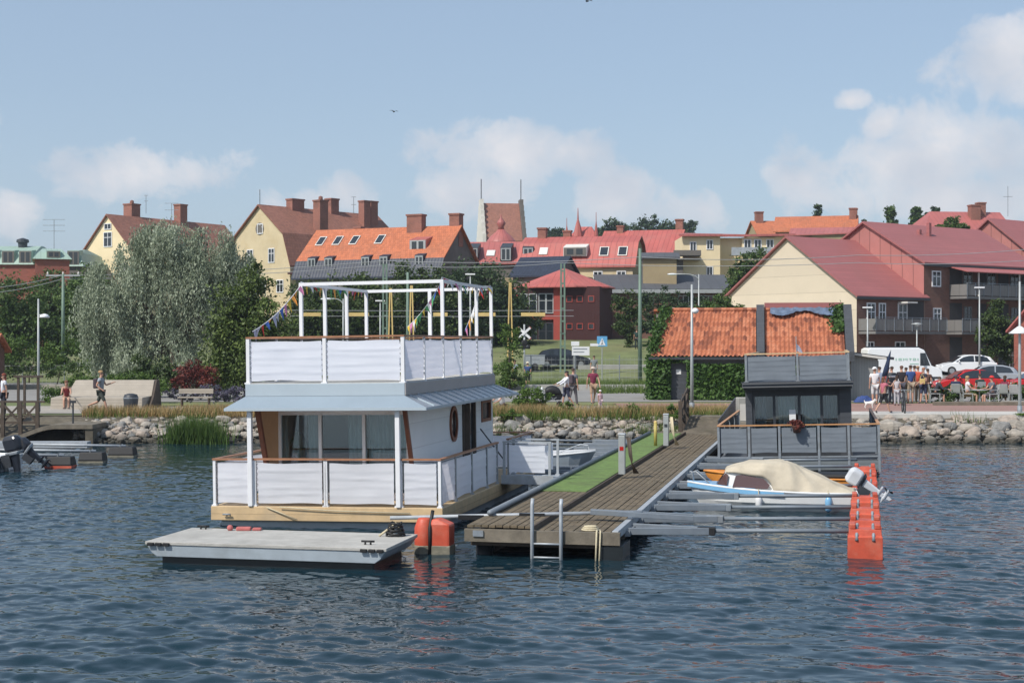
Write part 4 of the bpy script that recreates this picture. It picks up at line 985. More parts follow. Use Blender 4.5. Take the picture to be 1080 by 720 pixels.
# bunting strings of small flags
def hbw(x, y, z):
    return Matrix.Translation((-3.99,31.55,0)) @ Matrix.Rotation(-TH,4,'Z') @ Matrix.Rotation(R(-.8),4,'Y') @ Vector((x,y,z))
FC = [(.5,.03,.03),(.05,.12,.4),(.75,.75,.75),(.65,.45,.05),(.08,.3,.12),(.55,.2,.35),(.7,.3,.06),(.4,.4,.5)]
FM = [mat('bunting_cloth', c, .9, .1, 5) for c in FC]
def bunting(label, a, b, sag, n, bunch=False, seed=0):
    a = hbw(*a); b = hbw(*b); r = random.Random(seed)
    t = thing('bunting', label, 'bunting', a, 0, 'flag strings on the houseboat roof frame'); d = b-a
    def pt(u): return d*u+Vector((0,0,-sag*4*u*(1-u)))
    mb = MB(); mb.tube([pt(i/16) for i in range(17)], .008, 5); mb.build('string', M['white'], t)
    for i in range(n):
        u = (i+.5)/n; p = pt(u); e = (pt(u+.02)-pt(u-.02)).normalized(); w = r.uniform(.06,.12); h = r.uniform(.14,.28)
        side = Vector((e.y,-e.x,0))*r.uniform(-.1,.1); dn = Vector((r.uniform(-.04,.08),0,-h))+side
        mb = MB(); mb.ext([p-e*w, p+e*w, p+e*w*.35+dn*.55+side*.3, p+dn, p-e*w*.5+dn*.5], Vector((e.y,-e.x,0)).normalized()*.006); mb.build('flag', FM[r.randrange(8)], t)
bunting('colourful flag string rising from the upper deck rail to front left frame corner', (ux0-.15,.9,4.25), (ux0,ys[2],PT-.05), .12, 13, seed=1)
bunting('dense colourful flag string wound along the right top frame beam', (ux1,ys[2],PT+.05), (ux1,ys[5],PT+.03), .06, 34, seed=2)
bunting('pale flag string wound along the left top frame beam', (ux0,ys[2],PT+.02), (ux0,ys[5],PT), .08, 20, seed=3)
bunting('colourful flag string slanting down from the front right frame corner', (ux1,ys[2],PT-.03), (.55,ys[2]+1,4.35), .1, 14, seed=4)
bunting('short flag string hanging from the rear right frame beam', (ux1,ys[4]+.5,PT-.05), (1.1,ys[4]+1.2,4.3), .05, 10, seed=5)
# mooring line
mb = MB(); mb.tube([hbw(1.9,-.03,.36), hbw(.2,-.04,.40), hbw(-1.0,-.05,.47)], .012, 6); mb.tube([hbw(-1.3,-.03,.46), hbw(-.6,-.05,.20)], .012, 6)
o = mb.build('mooring_line', M['rope'], smooth=True); tag(o, 'thin pale mooring line slung along the pine deck beam', 'rope')
# gangway with fabric rail
def local_thing(name, label, cat, x, y): 
    p = hbw(x, y, 0); return thing(name, label, cat, (p.x, p.y, 0), -TH)
q = local_thing('gangway', 'short steel gangway with white fabric rail between houseboat and pier', 'gangway', 2.62, 5.55)
mb = MB(); mb.box(0,0,.56,1.35,1.15,.64); mb.build('walkway', M['galv'], q)
mb = MB(); mb.box(.0,-.03,.50,1.3,-.001,.72); mb.build('side_beam', M['galv'], q)
for yy in (0.03,1.12):
    rail_run(q, [(.06,yy),(1.2,yy)], .64, 1.55, 'fabric','galv','galv', seed=90, gap=.12, hw=.06, bot=.14)
mb = MB(); mb.bar((1.05,.03,.1),(1.05,.03,.56),.06); mb.bar((1.05,1.1,.1),(1.05,1.1,.56),.06); mb.build('leg', M['galv'], q)
# ---------------------------------------------------------------- grey houseboat
gx = XX(757,45.2); gb = thing('houseboat', 'dark grey two level houseboat with grey fabric railings and red flowerpot', 'houseboat', (XX(757,45.2)+2.43*math.cos(TH), 45.2-2.43*math.sin(TH), 0), -TH)
gb.rotation_euler = (0, R(-1.5), -TH)
W2 = 2.43; E = .05
mb = MB(); mb.box(-2.3,.15,-.5,2.3,10.2,.2); mb.build('hull', M['hulldark'], gb, bevel=.03)
mb = MB(); mb.box(-W2,0,.24,W2,10.4,.42); mb.build('deck', M['dgrey'], gb)
xs_ = [-W2+E,-1.46,-.55,.62,1.5,W2-E]
rail_run(gb, [(x,E) for x in xs_], .42, 1.50, 'greyfab','galvd','railtan', pw=.07, seed=100, bot=.22)
mb = MB(); mb.box(-W2,-.02,.50,W2,.0,.54); mb.build('bottom_rail', M['galvd'], gb)
mb = MB(); mb.box(-W2,-.03,.12,W2,-.004,.40); mb.build('front_skirt', mat('grey_skirt_boards', (.17,.19,.20), .6, .15, 2, pattern=('seamv', .14, .12)), gb)
for x in xs_: mb = MB(); mb.box(x-.035,-.05,.06,x+.035,-.031,.62); mb.build('skirt_post', M['galvd'], gb)
rail_run(gb, [(-W2+E,E+.08),(-W2+E,2.5),(-W2+E,5),(-W2+E,7.5),(-W2+E,10.3)], .42, 1.497, 'greyfab','galvd','railtan', seed=110)
rail_run(gb, [(W2-E,E+.08),(W2-E,2.5),(W2-E,5),(W2-E,7.5),(W2-E,10.3)], .42, 1.497, 'greyfab','galvd','railtan', seed=120)
CX = 1.62; y0 = 1.5
mb = MB(); mb.box(-CX,y0,.42,-CX+.2,9.6,2.6); mb.box(CX-.35,y0,.42,CX,9.6,2.6); mb.box(-CX+.2,9.5,.42,CX-.35,9.6,2.6); mb.build('cabin_wall', M['dgrey'], gb)
mb = MB(); mb.box(-CX+.2,3.4,.42,CX-.35,3.46,2.55); mb.build('partition', M['room'], gb)
mb = MB(); mb.box(-CX-.03,y0-.45,2.52,CX+.03,9.7,2.66); mb.build('roof_slab', M['dark'], gb)
mb = MB(); mb.ext([(-CX-.06,y0-.62,2.60),(-CX-.06,y0-.5,2.76),(-CX-.06,9.8,2.76),(-CX-.06,9.8,2.60)], (2*CX+.12,0,0)); mb.build('fascia', M['dark'], gb)
mb = MB(); mb.box(-CX-.08,y0-.66,2.735,CX+.08,y0-.60,2.775); mb.build('gutter', M['dgrey'], gb)
xm = [-CX+.24,-.74,.03,.72,CX-.38]; mb = MB(); mb.box(-CX+.2,y0+.05,.42,CX-.35,y0+.13,.6); mb.box(-CX+.2,y0+.05,2.30,CX-.35,y0+.13,2.52)
for x in xm: mb.box(x-.04,y0+.05,.6,x+.04,y0+.13,2.30)
fw = mb.build('front_window', M['dark'], gb)
for i in range(4):
    mb = MB(); mb.box(xm[i]+.04,y0+.085,.6,xm[i+1]-.04,y0+.097,2.30); mb.build('pane', M['pane'], fw)
curtain(-.62,-.1,y0+.3,gb); curtain(.1,.66,y0+.3,gb); curtain(.78,1.2,y0+.3,gb,m='greyfab'); curtain(-1.3,-1.0,y0+.3,gb,m='greyfab')
mb = MB(); mb.box(-.28,y0+.02,1.55,-.08,y0+.045,1.88); mb.build('paper_notice', M['plastic'], gb)
uz = 2.76; ut = 3.66
rail_run(gb, [(-1.56,y0-.3),(0.02,y0-.3),(1.56,y0-.3)], uz, ut, 'greyfab','galvd','tanwood', seed=130, pw=.07, gap=.06, bot=.05)
rail_run(gb, [(-1.56,y0-.22),(-1.56,5),(-1.56,9.4)], uz, ut-.003, 'greyfab','galvd','tanwood', seed=140)
rail_run(gb, [(1.56,y0-.22),(1.56,5),(1.56,9.4)], uz, ut-.003, 'greyfab','galvd','tanwood', seed=150)
mb = MB(); mb.tube([(.0,y0-.3,ut),(.0,y0-.3,ut+.5)], .012, 6); mb.build('flag_staff', M['pole'], gb)
mb = MB(); mb.grid(lambda u, v: (.01+.2*u*(1-.5*v), y0-.3+.05*math.sin(u*6), ut+.05+.22*v-.10*u), 6, 4); mb.build('pennant', FM[7], gb, solid=.006)
p = gb.matrix_world
def gbw(x, y, z): return Matrix.Translation(gb.location) @ Matrix.Rotation(-TH,4,'Z') @ Matrix.Rotation(R(-1.5),4,'Y') @ Vector((x,y,z))
q = thing('flower_pot', 'dark hanging pot of red flowers on the grey houseboat rail', 'flower pot', gbw(-.02,-.08,1.25), -TH)
mb = MB(); mb.lathe((0,-.05,-.0), [(.10,0),(.15,.2),(.16,.22)], 14); mb.build('pot', M['terra'], q, smooth=True)
C, O = crown_pts([(0,-.05,.27,.2,.16,.13)], 480, .5, 30); quads_obj('flowers', leaf_quads(C, .07, .8), L['red'], q)
p = P(757, 452, 53.6); q = thing('shore_ramp', 'dark boarded ramp from the quay down to the grey houseboat', 'ramp', (p.x,p.y,0), 0)
mb = MB(); mb.hexa([(0,0,.55),(1.1,-.3,.55),(2.7,5.4,.93),(1.5,5.8,.93),(0,0,.63),(1.1,-.3,.63),(2.7,5.4,1.01),(1.5,5.8,1.01)]); mb.build('walkway', M['greywood'], q)
mb = MB(); mb.hexa([(0,0,.60),(.04,0,.60),(1.54,5.8,.98),(1.5,5.8,.98),(0,0,1.15),(.04,0,1.15),(1.54,5.8,1.75),(1.5,5.8,1.75)]); mb.build('side_panel', M['dgrey'], q)
q = thing('utility_cabinet', 'pale weathered utility box beside the grey houseboat on the quay', 'cabinet', P(783, 446, 57.5), .1)
mb = MB(); mb.box(-.22,-.2,-.3,.22,.2,1.0); mb.build('housing', M['concrete'], q, bevel=.03); mb = MB(); mb.box(-.15,-.212,.1,.15,-.2,.75); mb.build('door', M['whiteplaster'], q)
# ---------------------------------------------------------------- small boats
def hull_rings(Lb, beam, free, draft=.15, sheer=.15, n=12, full=.5):
    """bow at x=0, stern at x=Lb"""
    rings = []
    for i in range(n+1):
        u = i/n; x = Lb*u; hw = beam/2*(1-(1-min(1,u/full))**2.2)*(1-.12*max(0,u-.7)/.3); hw = max(hw, .015)
        zt = free+sheer*(1-u)**2; zb = -draft*min(1,u*4+.05)
        ring = [(x+(0 if u > 0 else 0), -hw, zt), (x+.25*(1-u)*(0), -hw*.95, free*.45), (x, -hw*.72, zb*.2+.02), (x, 0, zb), (x, hw*.72, zb*.2+.02), (x, hw*.95, free*.45), (x, hw, zt)]
        if u < .2: ring = [(q[0]+(zt-q[2])*.55*(1-u*5), q[1], q[2]) for q in ring]
        rings.append(ring)
    return rings
def hull(t, name, Lb, beam, free, m, trim, **k):
    mb = MB(); rr = hull_rings(Lb, beam, free, **k); mb.loft(rr); mb.build(name, m, t, smooth=False)
    mb = MB(); mb.tube([r[0] for r in rr], .03, 6); mb.tube([r[-1] for r in rr], .03, 6); mb.tube([rr[-1][0], rr[-1][-1]], .03, 6); mb.build('gunwale', trim, t, smooth=True)
    return rr
def outboard(parent_or_label, loc=None, rotz=0, m='motorw', tilt=0, top=True, s=1., m2='dark'):
    t = thing('outboard_motor', parent_or_label, 'outboard motor', loc, rotz) if top else parent_or_label
    a = R(tilt); ca, sa = math.cos(a), math.sin(a)
    def T(p): x, y, z = (q*s for q in p); return (x*ca+z*sa*-1*-1 if False else x*ca - z*sa, y, x*sa + z*ca)
    def lo(rings): return [[T(p) for p in r] for r in rings]
    def ring(z, x0, x1, w): return [(x0,-w*.6,z),(x1*.8+x0*.2,-w,z),(x1,-w*.4,z),(x1,w*.4,z),(x1*.8+x0*.2,w,z),(x0,w*.6,z)]
    mb = MB(); mb.loft(lo([ring(.05,-.06,.24,.1), ring(.12,-.12,.32,.15), ring(.36,-.14,.33,.16), ring(.46,-.08,.24,.11)])); mb.build('cowling', M[m], t, bevel=.06)
    mb = MB(); mb.loft(lo([ring(-.02,-.1,.26,.12), ring(.06,-.13,.33,.152)])); mb.build('lower_cowl', M[m2], t, bevel=.02)
    mb = MB(); mb.loft(lo([ring(-.62,.0,.12,.035), ring(-.02,-.02,.2,.07)])); mb.build('shaft_housing', M[m], t, bevel=.015)
    mb = MB(); mb.loft(lo([ring(-.50,-.02,.26,.09), ring(-.47,-.02,.26,.09)])); mb.tube([T((-.12,0,-.66)),T((.0,0,-.66)),T((.2,0,-.66)),T((.26,0,-.66))],[.01,.05*s,.05*s,.02],10); mb.ext([T((.02,-.01,-.68)),T((.14,-.01,-.68)),T((.10,-.01,-.86)),T((.04,-.01,-.82))],(0,.02,0)); mb.build('gearcase', M[m], t, smooth=False)
    mb = MB()
    for k in range(3):
        b = 2*math.pi*k/3; c, d = math.cos(b), math.sin(b); mb.ext([T((.24,.0,-.66)),T((.22,c*.12-d*.05,-.66+d*.12+c*.05)),T((.25,c*.15,-.66+d*.15)),T((.28,c*.12+d*.05,-.66+d*.12-c*.05))],(.012,0,0))
    mb.build('propeller', M['black'], t)
    mb = MB(); mb.hexa([T(p) for p in ((-.24,-.1,-.3),(-.02,-.1,-.3),(-.02,.1,-.3),(-.24,.1,-.3),(-.24,-.1,.02),(-.02,-.1,.02),(-.02,.1,.02),(-.24,.1,.02))]); mb.build('clamp_bracket', M['dark'], t)
    return t
# cabin boat with tan canvas
p = PW(3.25, 9.15); q = thing('motorboat', 'small blue and white cabin boat under a tan canvas cover', 'motorboat', (p.x,p.y,0), -TH)
rr = hull(q, 'hull', 4.0, 1.55, .44, M['boatwhite'], M['boatwhite'], sheer=.16, full=.55)
mb = MB(); dr = []
for i, r in enumerate(rr):
    a = r[0]; b = r[-1]; k = i/12; dr.append([(a[0],a[1]*.99,a[2]+.005),(a[0],a[1]*.99,a[2]-.09),(b[0],b[1]*.99,b[2]-.09),(b[0],b[1]*.99,b[2]+.005)])
mb = MB()
for i in range(7): 
    for sg, kk in ((1,0),(-1,-1)):
        a, b = rr[i][kk], rr[i+1][kk]; n = -.012 if kk == 0 else .012
        mb.ext([(a[0],a[1]+n,a[2]),(b[0],b[1]+n,b[2]),(b[0],b[1]+n,b[2]-.11),(a[0],a[1]+n,a[2]-.11)], (0,n,0))
mb.build('blue_band', M['boatblue'], q)
mb = MB()
for i in range(5): 
    a, b = rr[i], rr[i+1]; mb.ext([a[0],b[0],b[-1],a[-1]], (0,0,.035))
mb.build('foredeck', M['boatblue'], q)
def cabsec(x, hw, zb, zt, k=.78): return [(x,-hw,zb),(x,-hw*k-.03,zt-.08),(x,-hw*k*.7,zt),(x,hw*k*.7,zt),(x,hw*k+.03,zt-.08),(x,hw,zb)]
mb = MB(); mb.loft([cabsec(.72,.30,.50,.56), cabsec(.95,.50,.48,.93), cabsec(1.25,.60,.46,.99), cabsec(1.95,.66,.45,.97), cabsec(2.2,.67,.45,.70)]); mb.build('cabin', M['boatwhite'], q, bevel=.02)
mb = MB(); mb.ext([(1.12,-.655,.55),(1.95,-.725,.53),(2.0,-.70,.62),(1.85,-.65,.76),(1.35,-.60,.84),(1.2,-.60,.82)], (0,.02,0)); mb.build('side_window', M['boatglass'], q)
mb = MB(); mb.ext([(.74,-.345,.58),(.98,-.56,.56),(1.02,-.51,.82),(.94,-.46,.86)], (0,.02,0)); mb.build('front_window', M['boatglass'], q)
mb = MB(); mb.ext([(.735,-.28,.60),(.735,.28,.60),(.93,.33,.87),(.93,-.33,.87)], (-.02,0,.0)); mb.build('windscreen', M['boatglass'], q)
cs = []
CT_ = [(.93,.46,.90,.955),(1.2,.58,.89,1.04),(1.48,.64,.86,1.13),(1.85,.68,.80,1.15),(2.02,.70,.70,1.155),(2.1,.74,.46,1.155),(2.34,.76,.45,1.15),(2.46,.76,.45,1.115),(3.0,.74,.45,.89),(3.6,.70,.44,.635),(3.97,.66,.44,.48)]
for i in range(62):
    x = .93+(3.97-.93)*i/61; hw, zb, zt = (float(np.interp(x, [r[0] for r in CT_], [r[k] for r in CT_])) for k in (1,2,3)); ring = []
    for k in range(49):
        u = k/48; s = 1-abs(2*u-1)**(4.5-1.6*sstep(2.35,2.8,x)); z = zb+(zt-zb)*s; d = 0
        if x > 2.3:      # pleats fanning from the ridge end down to the gunwale
            an = math.atan2(abs(2*u-1)*.75, max(.03, x-2.3)); d = .06*abs(math.sin(an*7+.7))*min(1,(x-2.3)*2)*min(1, abs(2*u-1)*3)
        else: d = .016*math.sin(z*40+x*3)*(abs(2*u-1) > .55)
        d += .045*noise.noise((x*3, u*5, 4)); z -= .02*math.exp(-((x-2.33)/.03)**2)
        ring.append((x, hw*(2*u-1)*(1-d*.8), z-d*.6))
    cs.append(ring)
mb = MB(); mb.loft(cs, cap=False); mb.build('canvas_cover', M['canvas'], q, smooth=True, solid=.01)
mb = MB()
for sg in (-1,1): mb.tube([(.15,sg*.10,.58),(.12,sg*.10,.84),(.22,sg*.16,.86),(.55,sg*.33,.60)], .014, 6)
mb.tube([(.12,-.10,.84),(.06,0,.85),(.12,.10,.84)], .014, 6); mb.build('bow_rail', M['galv'], q, smooth=True)
for x, mm in ((1.75,'white'),(3.35,'boatblue')):
    p2 = PW(3.25+x, 9.15-.86); f = thing('boat_fender', ('white' if mm == 'white' else 'blue')+' fender hanging on the tan covered boat side', 'fender', (p2.x,p2.y,.05), 0)
    mb = MB(); mb.lathe((0,0,0), [(.02,-.02),(.075,.03),(.08,.25),(.05,.33),(.015,.36)], 12); mb.build('fender_body', M[mm], f, smooth=True)
    mb = MB(); mb.tube([(0,0,.35),(0,.06,.48)], .012, 5); mb.build('fender_rope', M['rope'], f)
p2 = PW(7.36, 9.2); outboard('white and dark outboard motor tilted up at the tan covered boat stern', (p2.x,p2.y,.60), -TH, 'motorw', 58, s=.9, m2='motor')
# orange varnished boat behind
p = PW(3.4, 12.1); q = thing('rowing_boat', 'orange varnished open boat moored behind the tan covered boat', 'rowing boat', (p.x,p.y,0), -TH)
hull(q, 'hull', 4.1, 1.4, .50, M['boatorange'], M['boatorange'], sheer=.12)
for x in (1.3,2.5):
    mb = MB(); mb.box(x,-.6,.42,x+.25,.6,.46); mb.build('thwart', M['greywood'], q)
mb = MB(); mb.box(2.9,-.5,.5,4.0,.5,.62); mb.build('dark_cover', M['black'], q, bevel=.05)
# white open boat left of the pier
p = PW(-.15, 16.4); q = thing('motorboat', 'small white open boat with bow rail moored left of the pier', 'motorboat', (p.x,p.y,0), -TH+math.pi)
rr = hull(q, 'hull', 4.2, 1.6, .56, M['raftside'], M['boatwhite'], sheer=.2)
mb = MB()
for i in range(12):
    a, b = rr[i][0], rr[i+1][0]; mb.ext([(a[0],a[1],a[2]+.01),(b[0],b[1],b[2]+.01),(b[0],-b[1],b[2]+.01),(a[0],-a[1],a[2]+.01)], (0,0,.05))
mb.build('deck', M['boatwhite'], q)
mb = MB(); mb.loft([cabsec(1.6,.4,.5,.55), cabsec(2.0,.5,.5,.8), cabsec(2.4,.5,.5,.8), cabsec(2.6,.5,.5,.55)]); mb.build('console', M['boatwhite'], q)
mb = MB()
for sg in (-1,1): mb.tube([(.2,sg*.12,.65),(.25,sg*.14,.92),(.5,sg*.3,.94),(1.3,sg*.58,.62)], .016, 6)
mb.tube([(.25,-.14,.92),(.2,0,.93),(.25,.14,.92)], .016, 6); mb.build('bow_rail', M['galv'], q, smooth=True)
# left edge: boats with outboards, black floats and booms
for i, (px, py, Y, lab, mm, tl) in enumerate(((13,492,45.6,'large dark outboard motor lowered on the boat at the left frame edge','motor',12),(30,494,46.6,'smaller dark outboard motor tilted up beside the left edge booms','motor',52))):
    s = (1.25,1.0)[i]; X0 = XX(px, Y); b = thing('motorboat', ('open grey boat carrying the large dark outboard at the left edge','white sterned boat carrying the smaller tilted outboard at left')[i], 'motorboat', (X0-4.5, Y, 0), -.05)
    hull(b, 'hull', 4.15, 1.5, .42, M['boatwhite' if i else 'galvd'], M['boatwhite'], sheer=.15)
    outboard(lab, (X0, Y-.1, .52), -.05, mm, tl, s=s, m2='galv')
for i, (px0, px1, pyw, lab) in enumerate(((50,78,492,'leftmost black float, with a red waterline stripe'),(85,111,487,'middle black float of the three at left'),(116,143,481,'rightmost black float, farthest back of three'))):
    Y = H0*F/(pyw-360); X0 = XX((px0+px1)/2, Y); w = (px1-px0)/F*Y
    q = thing('boom_float', lab, 'float', (X0, Y, 0), 0, 'black floats at the left booms')
    mb = MB(); mb.loft([[(-w/2,-.3,-.2),(w/2,-.3,-.2),(w/2,.3,-.2),(-w/2,.3,-.2)],[(-w/2,-.3,.1),(w/2,-.3,.1),(w/2,.3,.1),(-w/2,.3,.1)],[(-w*.46,-.22,.34),(w*.46,-.22,.34),(w*.46,.22,.34),(-w*.46,.22,.34)]]); mb.build('body', M['black'], q, bevel=.03)
    mb = MB(); mb.box(-w/2-.006,-.306,-.05,w/2+.006,.306,.05); mb.build('waterline_stripe', M['orange' if i == 0 else 'algae'], q)
    b = thing('mooring_boom', ('Nearest','Middle','Farthest')[i]+' grey boom running left from the black floats', 'boom', (X0, Y, 0), math.pi+.02, 'booms at the left edge')
    mb = MB(); mb.tube([(-.1,0,.36),(3.4,0,.42)], .045, 8); mb.build('boom_pipe', M['galv'], b, smooth=True)
    for sg in (-1,1):
        mb = MB(); mb.bar((3.2,sg*.05,.42),(6.5,sg*.4,.42),.09,.13); mb.build('strut', M['galv'], b)
    mb = MB(); mb.tube([(0.05,-.15,.30),(0.05,-.15,.42)], .03, 6); mb.tube([(0.05,.15,.30),(0.05,.15,.42)], .03, 6); mb.build('bracket', M['galvd'], b)
q = thing('jetty', 'low grey jetty beam along the left shore by the ramp', 'jetty', (-20.5, 54.2, 0), 0)
mb = MB(); mb.box(-6,-.25,.12,5.0,.25,.34); mb.build('beam', M['galv'], q); mb = MB(); mb.box(-6,-.2,-.4,4.4,.2,.11); mb.build('float', M['hulldark'], q)
# ---------------------------------------------------------------- landing between pier and quay
a = PW(.2, 29.4); q = thing('landing_ramp', 'short plank ramp from the pier up to the quay', 'ramp', (a.x,a.y,0), -TH)
mb = MB()
for k in range(24):
    y = k*.2; z = .50+.50*min(1,y/3.2); mb.box(.9,y,z-.05,3.2,y+.185,z)
mb.build('decking', M['greywood'], q)
mb = MB()
for x in (1.0,3.1): mb.bar((x,0,.36),(x,3.4,.88),.12,.2)
mb.build('beam', M['darkwood'], q)
q = thing('ramp_railing', 'dark wooden railing with diagonal slats left of the landing ramp', 'railing', (a.x,a.y,0), -TH)
for y in (.6,2.0,3.4):
    z = .5+.5*min(1,y/3.2); mb = MB(); mb.box(.72,y-.06,z-.4,.86,y+.06,z+1.12); mb.build('post', M['darkwood'], q)
mb = MB()
for h in (.35,.7,1.08): mb.bar((.79,.6,.55+h),(.79,3.4,1.0+h),.05,.12)
mb.build('rail', M['darkwood'], q)
mb = MB()
for y in (.6,2.0): mb.bar((.79,y,.75+.12*y),(.79,y+1.4,1.65+.12*y),.05,.1); mb.bar((.79,y,1.65+.12*y),(.79,y+1.4,.75+.14*y),.04,.09)
mb.build('brace', M['darkwood'], q)
# ---------------------------------------------------------------- left ramp with arch, railing, frame, terrace bench
q = thing('footbridge', 'curved concrete footbridge with a dark arched opening at left shore', 'footbridge', (-19.2, 58.0, 0), 0)
def arc(x): return .06+.68*sstep(-1.2,1.3,x) 
mb = MB(); top = [(-6+.25*i) for i in range(0,36)]
mb.ext([(x,0,arc(x)) for x in top]+[(x,0,arc(x)-.17) for x in top[::-1]], (0,2.6,0)); mb.build('deck', M['greywood'], q)
mb = MB(); mb.ext([(2.45,.05,-.8),(2.75,.05,-.8),(2.75,.05,.55),(2.45,.05,.55)], (0,2.5,0)); mb.build('abutment', M['bank'], q)
mb = MB(); mb.box(-.8,2.3,-.8,2.45,2.55,.35); mb.build('rear_wall', M['hulldark'], q)
q = thing('wooden_railing', 'dark wooden railing with cross braces on the left footbridge', 'railing', (0,0,0), 0)
pts = [(XX(px,59.5),59.5) for px in (-17,3,21.5,39.5)]
for x, y in pts:
    z = max(.1, arc(x+19.2)); mb = MB(); mb.box(x-.07,y-.07,z-.1,x+.07,y+.07,1.60); mb.build('post', M['darkwood'], q)
mb = MB(); mb.bar((pts[0][0],59.5,1.58),(pts[-1][0]+.3,59.5,1.58),.1,.08); mb.bar((pts[0][0],59.5,.72),(pts[-1][0],59.5,.75),.06,.1); mb.build('rail', M['darkwood'], q)
mb = MB()
for i in range(3): mb.bar((pts[i][0],59.47,1.5),(pts[i+1][0],59.47,.75),.06,.09); mb.bar((pts[i][0],59.53,.75),(pts[i+1][0],59.53,1.5),.05,.07)
mb.build('brace', M['darkwood'], q)
q = thing('notice_frame', 'empty wooden notice frame on two posts behind the left railing', 'notice frame', (XX(30,61.5),61.5,QZ), 0)
for x in (-.42,-.16,.40):
    mb = MB(); mb.box(x-.045,-.045,-.3,x+.045,.045,1.55); mb.build('post', M['darkwood'], q)
mb = MB(); mb.box(-.6,-.07,1.55,.6,.07,1.64); mb.build('top_board', M['darkwood'], q)
q = thing('terrace_bench', 'long wooden lounge bench with sloping board back on left promenade', 'bench', (XX(53,66.5),66.5,QZ), .02)
mb = MB(); mb.hexa([(0,0,0),(4.1,0,0),(4.3,2,0),(0,2,0),(0,.1,.52),(4.1,.1,.52),(4.3,2,.58),(0,2,.58)]); mb.build('seat', M['woodlight'], q, bevel=.02)
mb = MB(); mb.hexa([(.35,1.3,.55),(4.25,1.3,.55),(4.25,2.6,.3),(.35,2.6,.3),(.5,2.3,1.25),(4.15,2.3,1.25),(4.2,2.75,1.25),(.5,2.75,1.25)]); mb.build('backrest', M['woodlight'], q, bevel=.02)
mb = MB(); mb.ext([(4.32,.2,0),(4.32,2.7,0),(4.22,2.7,1.27),(4.22,2.2,1.27),(4.32,1.0,.5)], (.08,0,0)); mb.build('end_board', M['darkwood'], q)
q = thing('litter_bin', 'round dark bin at the right end of lounge bench', 'bin', (XX(138,65.5),65.5,QZ), 0)
mb = MB(); mb.lathe((0,0,0), [(.26,0),(.3,.2),(.33,.55),(.28,.7),(.1,.75)], 16); mb.build('bin_body', M['dark'], q, smooth=True); mb = MB(); mb.lathe((0,0,.53),[(.335,0),(.34,.05)],16); mb.build('rim', M['galvd'], q)
q = thing('park_bench', 'small pale wooden bench among the lavender on left shore', 'bench', (XX(206,69),69,QZ), .05)
mb = MB(); mb.box(-.8,-.2,.42,.8,.2,.47); mb.build('seat', M['woodlight'], q)
mb = MB(); mb.box(-.8,.2,.62,.8,.24,.85); mb.build('backrest', M['woodlight'], q)
for x in (-.65,.6):
    mb = MB(); mb.box(x,-.18,0,x+.06,.24,.42); mb.build('leg', M['darkwood'], q)
q = thing('mooring_sign', 'thin dark post with small plate at the bridge end', 'sign', (XX(77,58.9),58.9,.6), 0)
mb = MB(); mb.tube([(0,0,-.2),(0,0,1.0)], .035, 6); mb.build('post', M['dark'], q); mb = MB(); mb.box(-.12,-.02,.95,.12,.02,1.05); mb.build('plate', M['dark'], q)
# ---------------------------------------------------------------- lamps, poles, masts, wires
def lamp(label, px, pyb, pyt, Y, kind='disc', arm=0, r=.07, group='street lamps'):
    x = XX(px, Y); zb = ZZ(pyb, Y); h = ZZ(pyt, Y)-zb
    t = thing('street_lamp', label, 'street lamp', (x,Y,zb), 0, group)
    mb = MB(); mb.tube([(0,0,-.1),(0,0,h*.4),(0,0,h)], [r*1.1,r*.9,r*.62], 10); mb.build('pole', M['pole'], t, smooth=True)
    mb = MB(); mb.tube([(0,0,0),(0,0,.5)], r*1.5, 10); mb.build('base', M['galvd'], t, smooth=True)
    if kind == 'disc':
        mb = MB(); mb.lathe((0,0,h), [(.06,-.14),(.1,-.05),(.42,.0),(.40,.05),(.12,.12),(.02,.14)], 18); mb.build('lamp_head', M['pole'], t, smooth=True)
        mb = MB(); mb.lathe((0,0,h-.13), [(.09,0),(.2,.06),(.2,.11)], 14); mb.build('diffuser', M['lens'], t, smooth=True)
    if kind == 'cone':
        mb = MB(); mb.lathe((0,0,h*.62), [(.05,.30),(.12,.26),(.46,.0),(.44,-.02),(.05,.1)], 18); mb.build('lamp_head', M['white'], t, smooth=True)
    if kind == 'box':
        mb = MB(); mb.box(-.35,-.12,h,.35,.12,h+.1); mb.build('lamp_head', M['white'], t, bevel=.02)
    if kind == 'arm':
        mb = MB(); pts = [(0,0,h-.5)]+[(arm*(1-math.cos(a))*.5, 0, h-.5+.5*math.sin(a)) for a in (.4,.8,1.2,1.57)]+[(arm,0,h)]; mb.tube(pts, r*.55, 8); mb.build('arm', M['pole'], t, smooth=True)
        mb = MB(); mb.ball((arm,0,h-.02), .42, .14, .09); mb.build('lamp_head', M['lens'], t, smooth=True)
    return t
lamp('tall slim lamp post with small side globe in front of orange roofed shed', 729.7, 437, 300, 62.5, 'none', r=.075)
lamp('arched lamp post reaching left above the grey flat roof', 737, 380, 289, 118, 'arm', arm=-2.1)
lamp('disc topped lamp post left of the pale gable balcony', 915, 398, 325, 108, 'box')
lamp('short round headed lamp post behind the white van', 967, 400, 342, 110, 'disc')
lamp('tall lamp post behind the white car by the dark balconies', 1033, 392, 304, 107, 'box')
lamp('tallest right lamp post with white cone shade at the quay edge', 1075.5, 440, 297, 62.5, 'cone', r=.07)
lamp('lamp post by the wooden railing at left shore', 40.5, 434, 315, 63, 'none', r=.06)
lamp('lamp post hidden by trees seen through roof frame', 362, 395, 315, 104, 'arm', arm=-1.2)
lamp('thin lamp post in the shrubs right of the red house', 710, 372, 326, 122, 'disc')
lamp('slim lamp post seen between right frame posts', 496, 392, 290, 106, 'box')
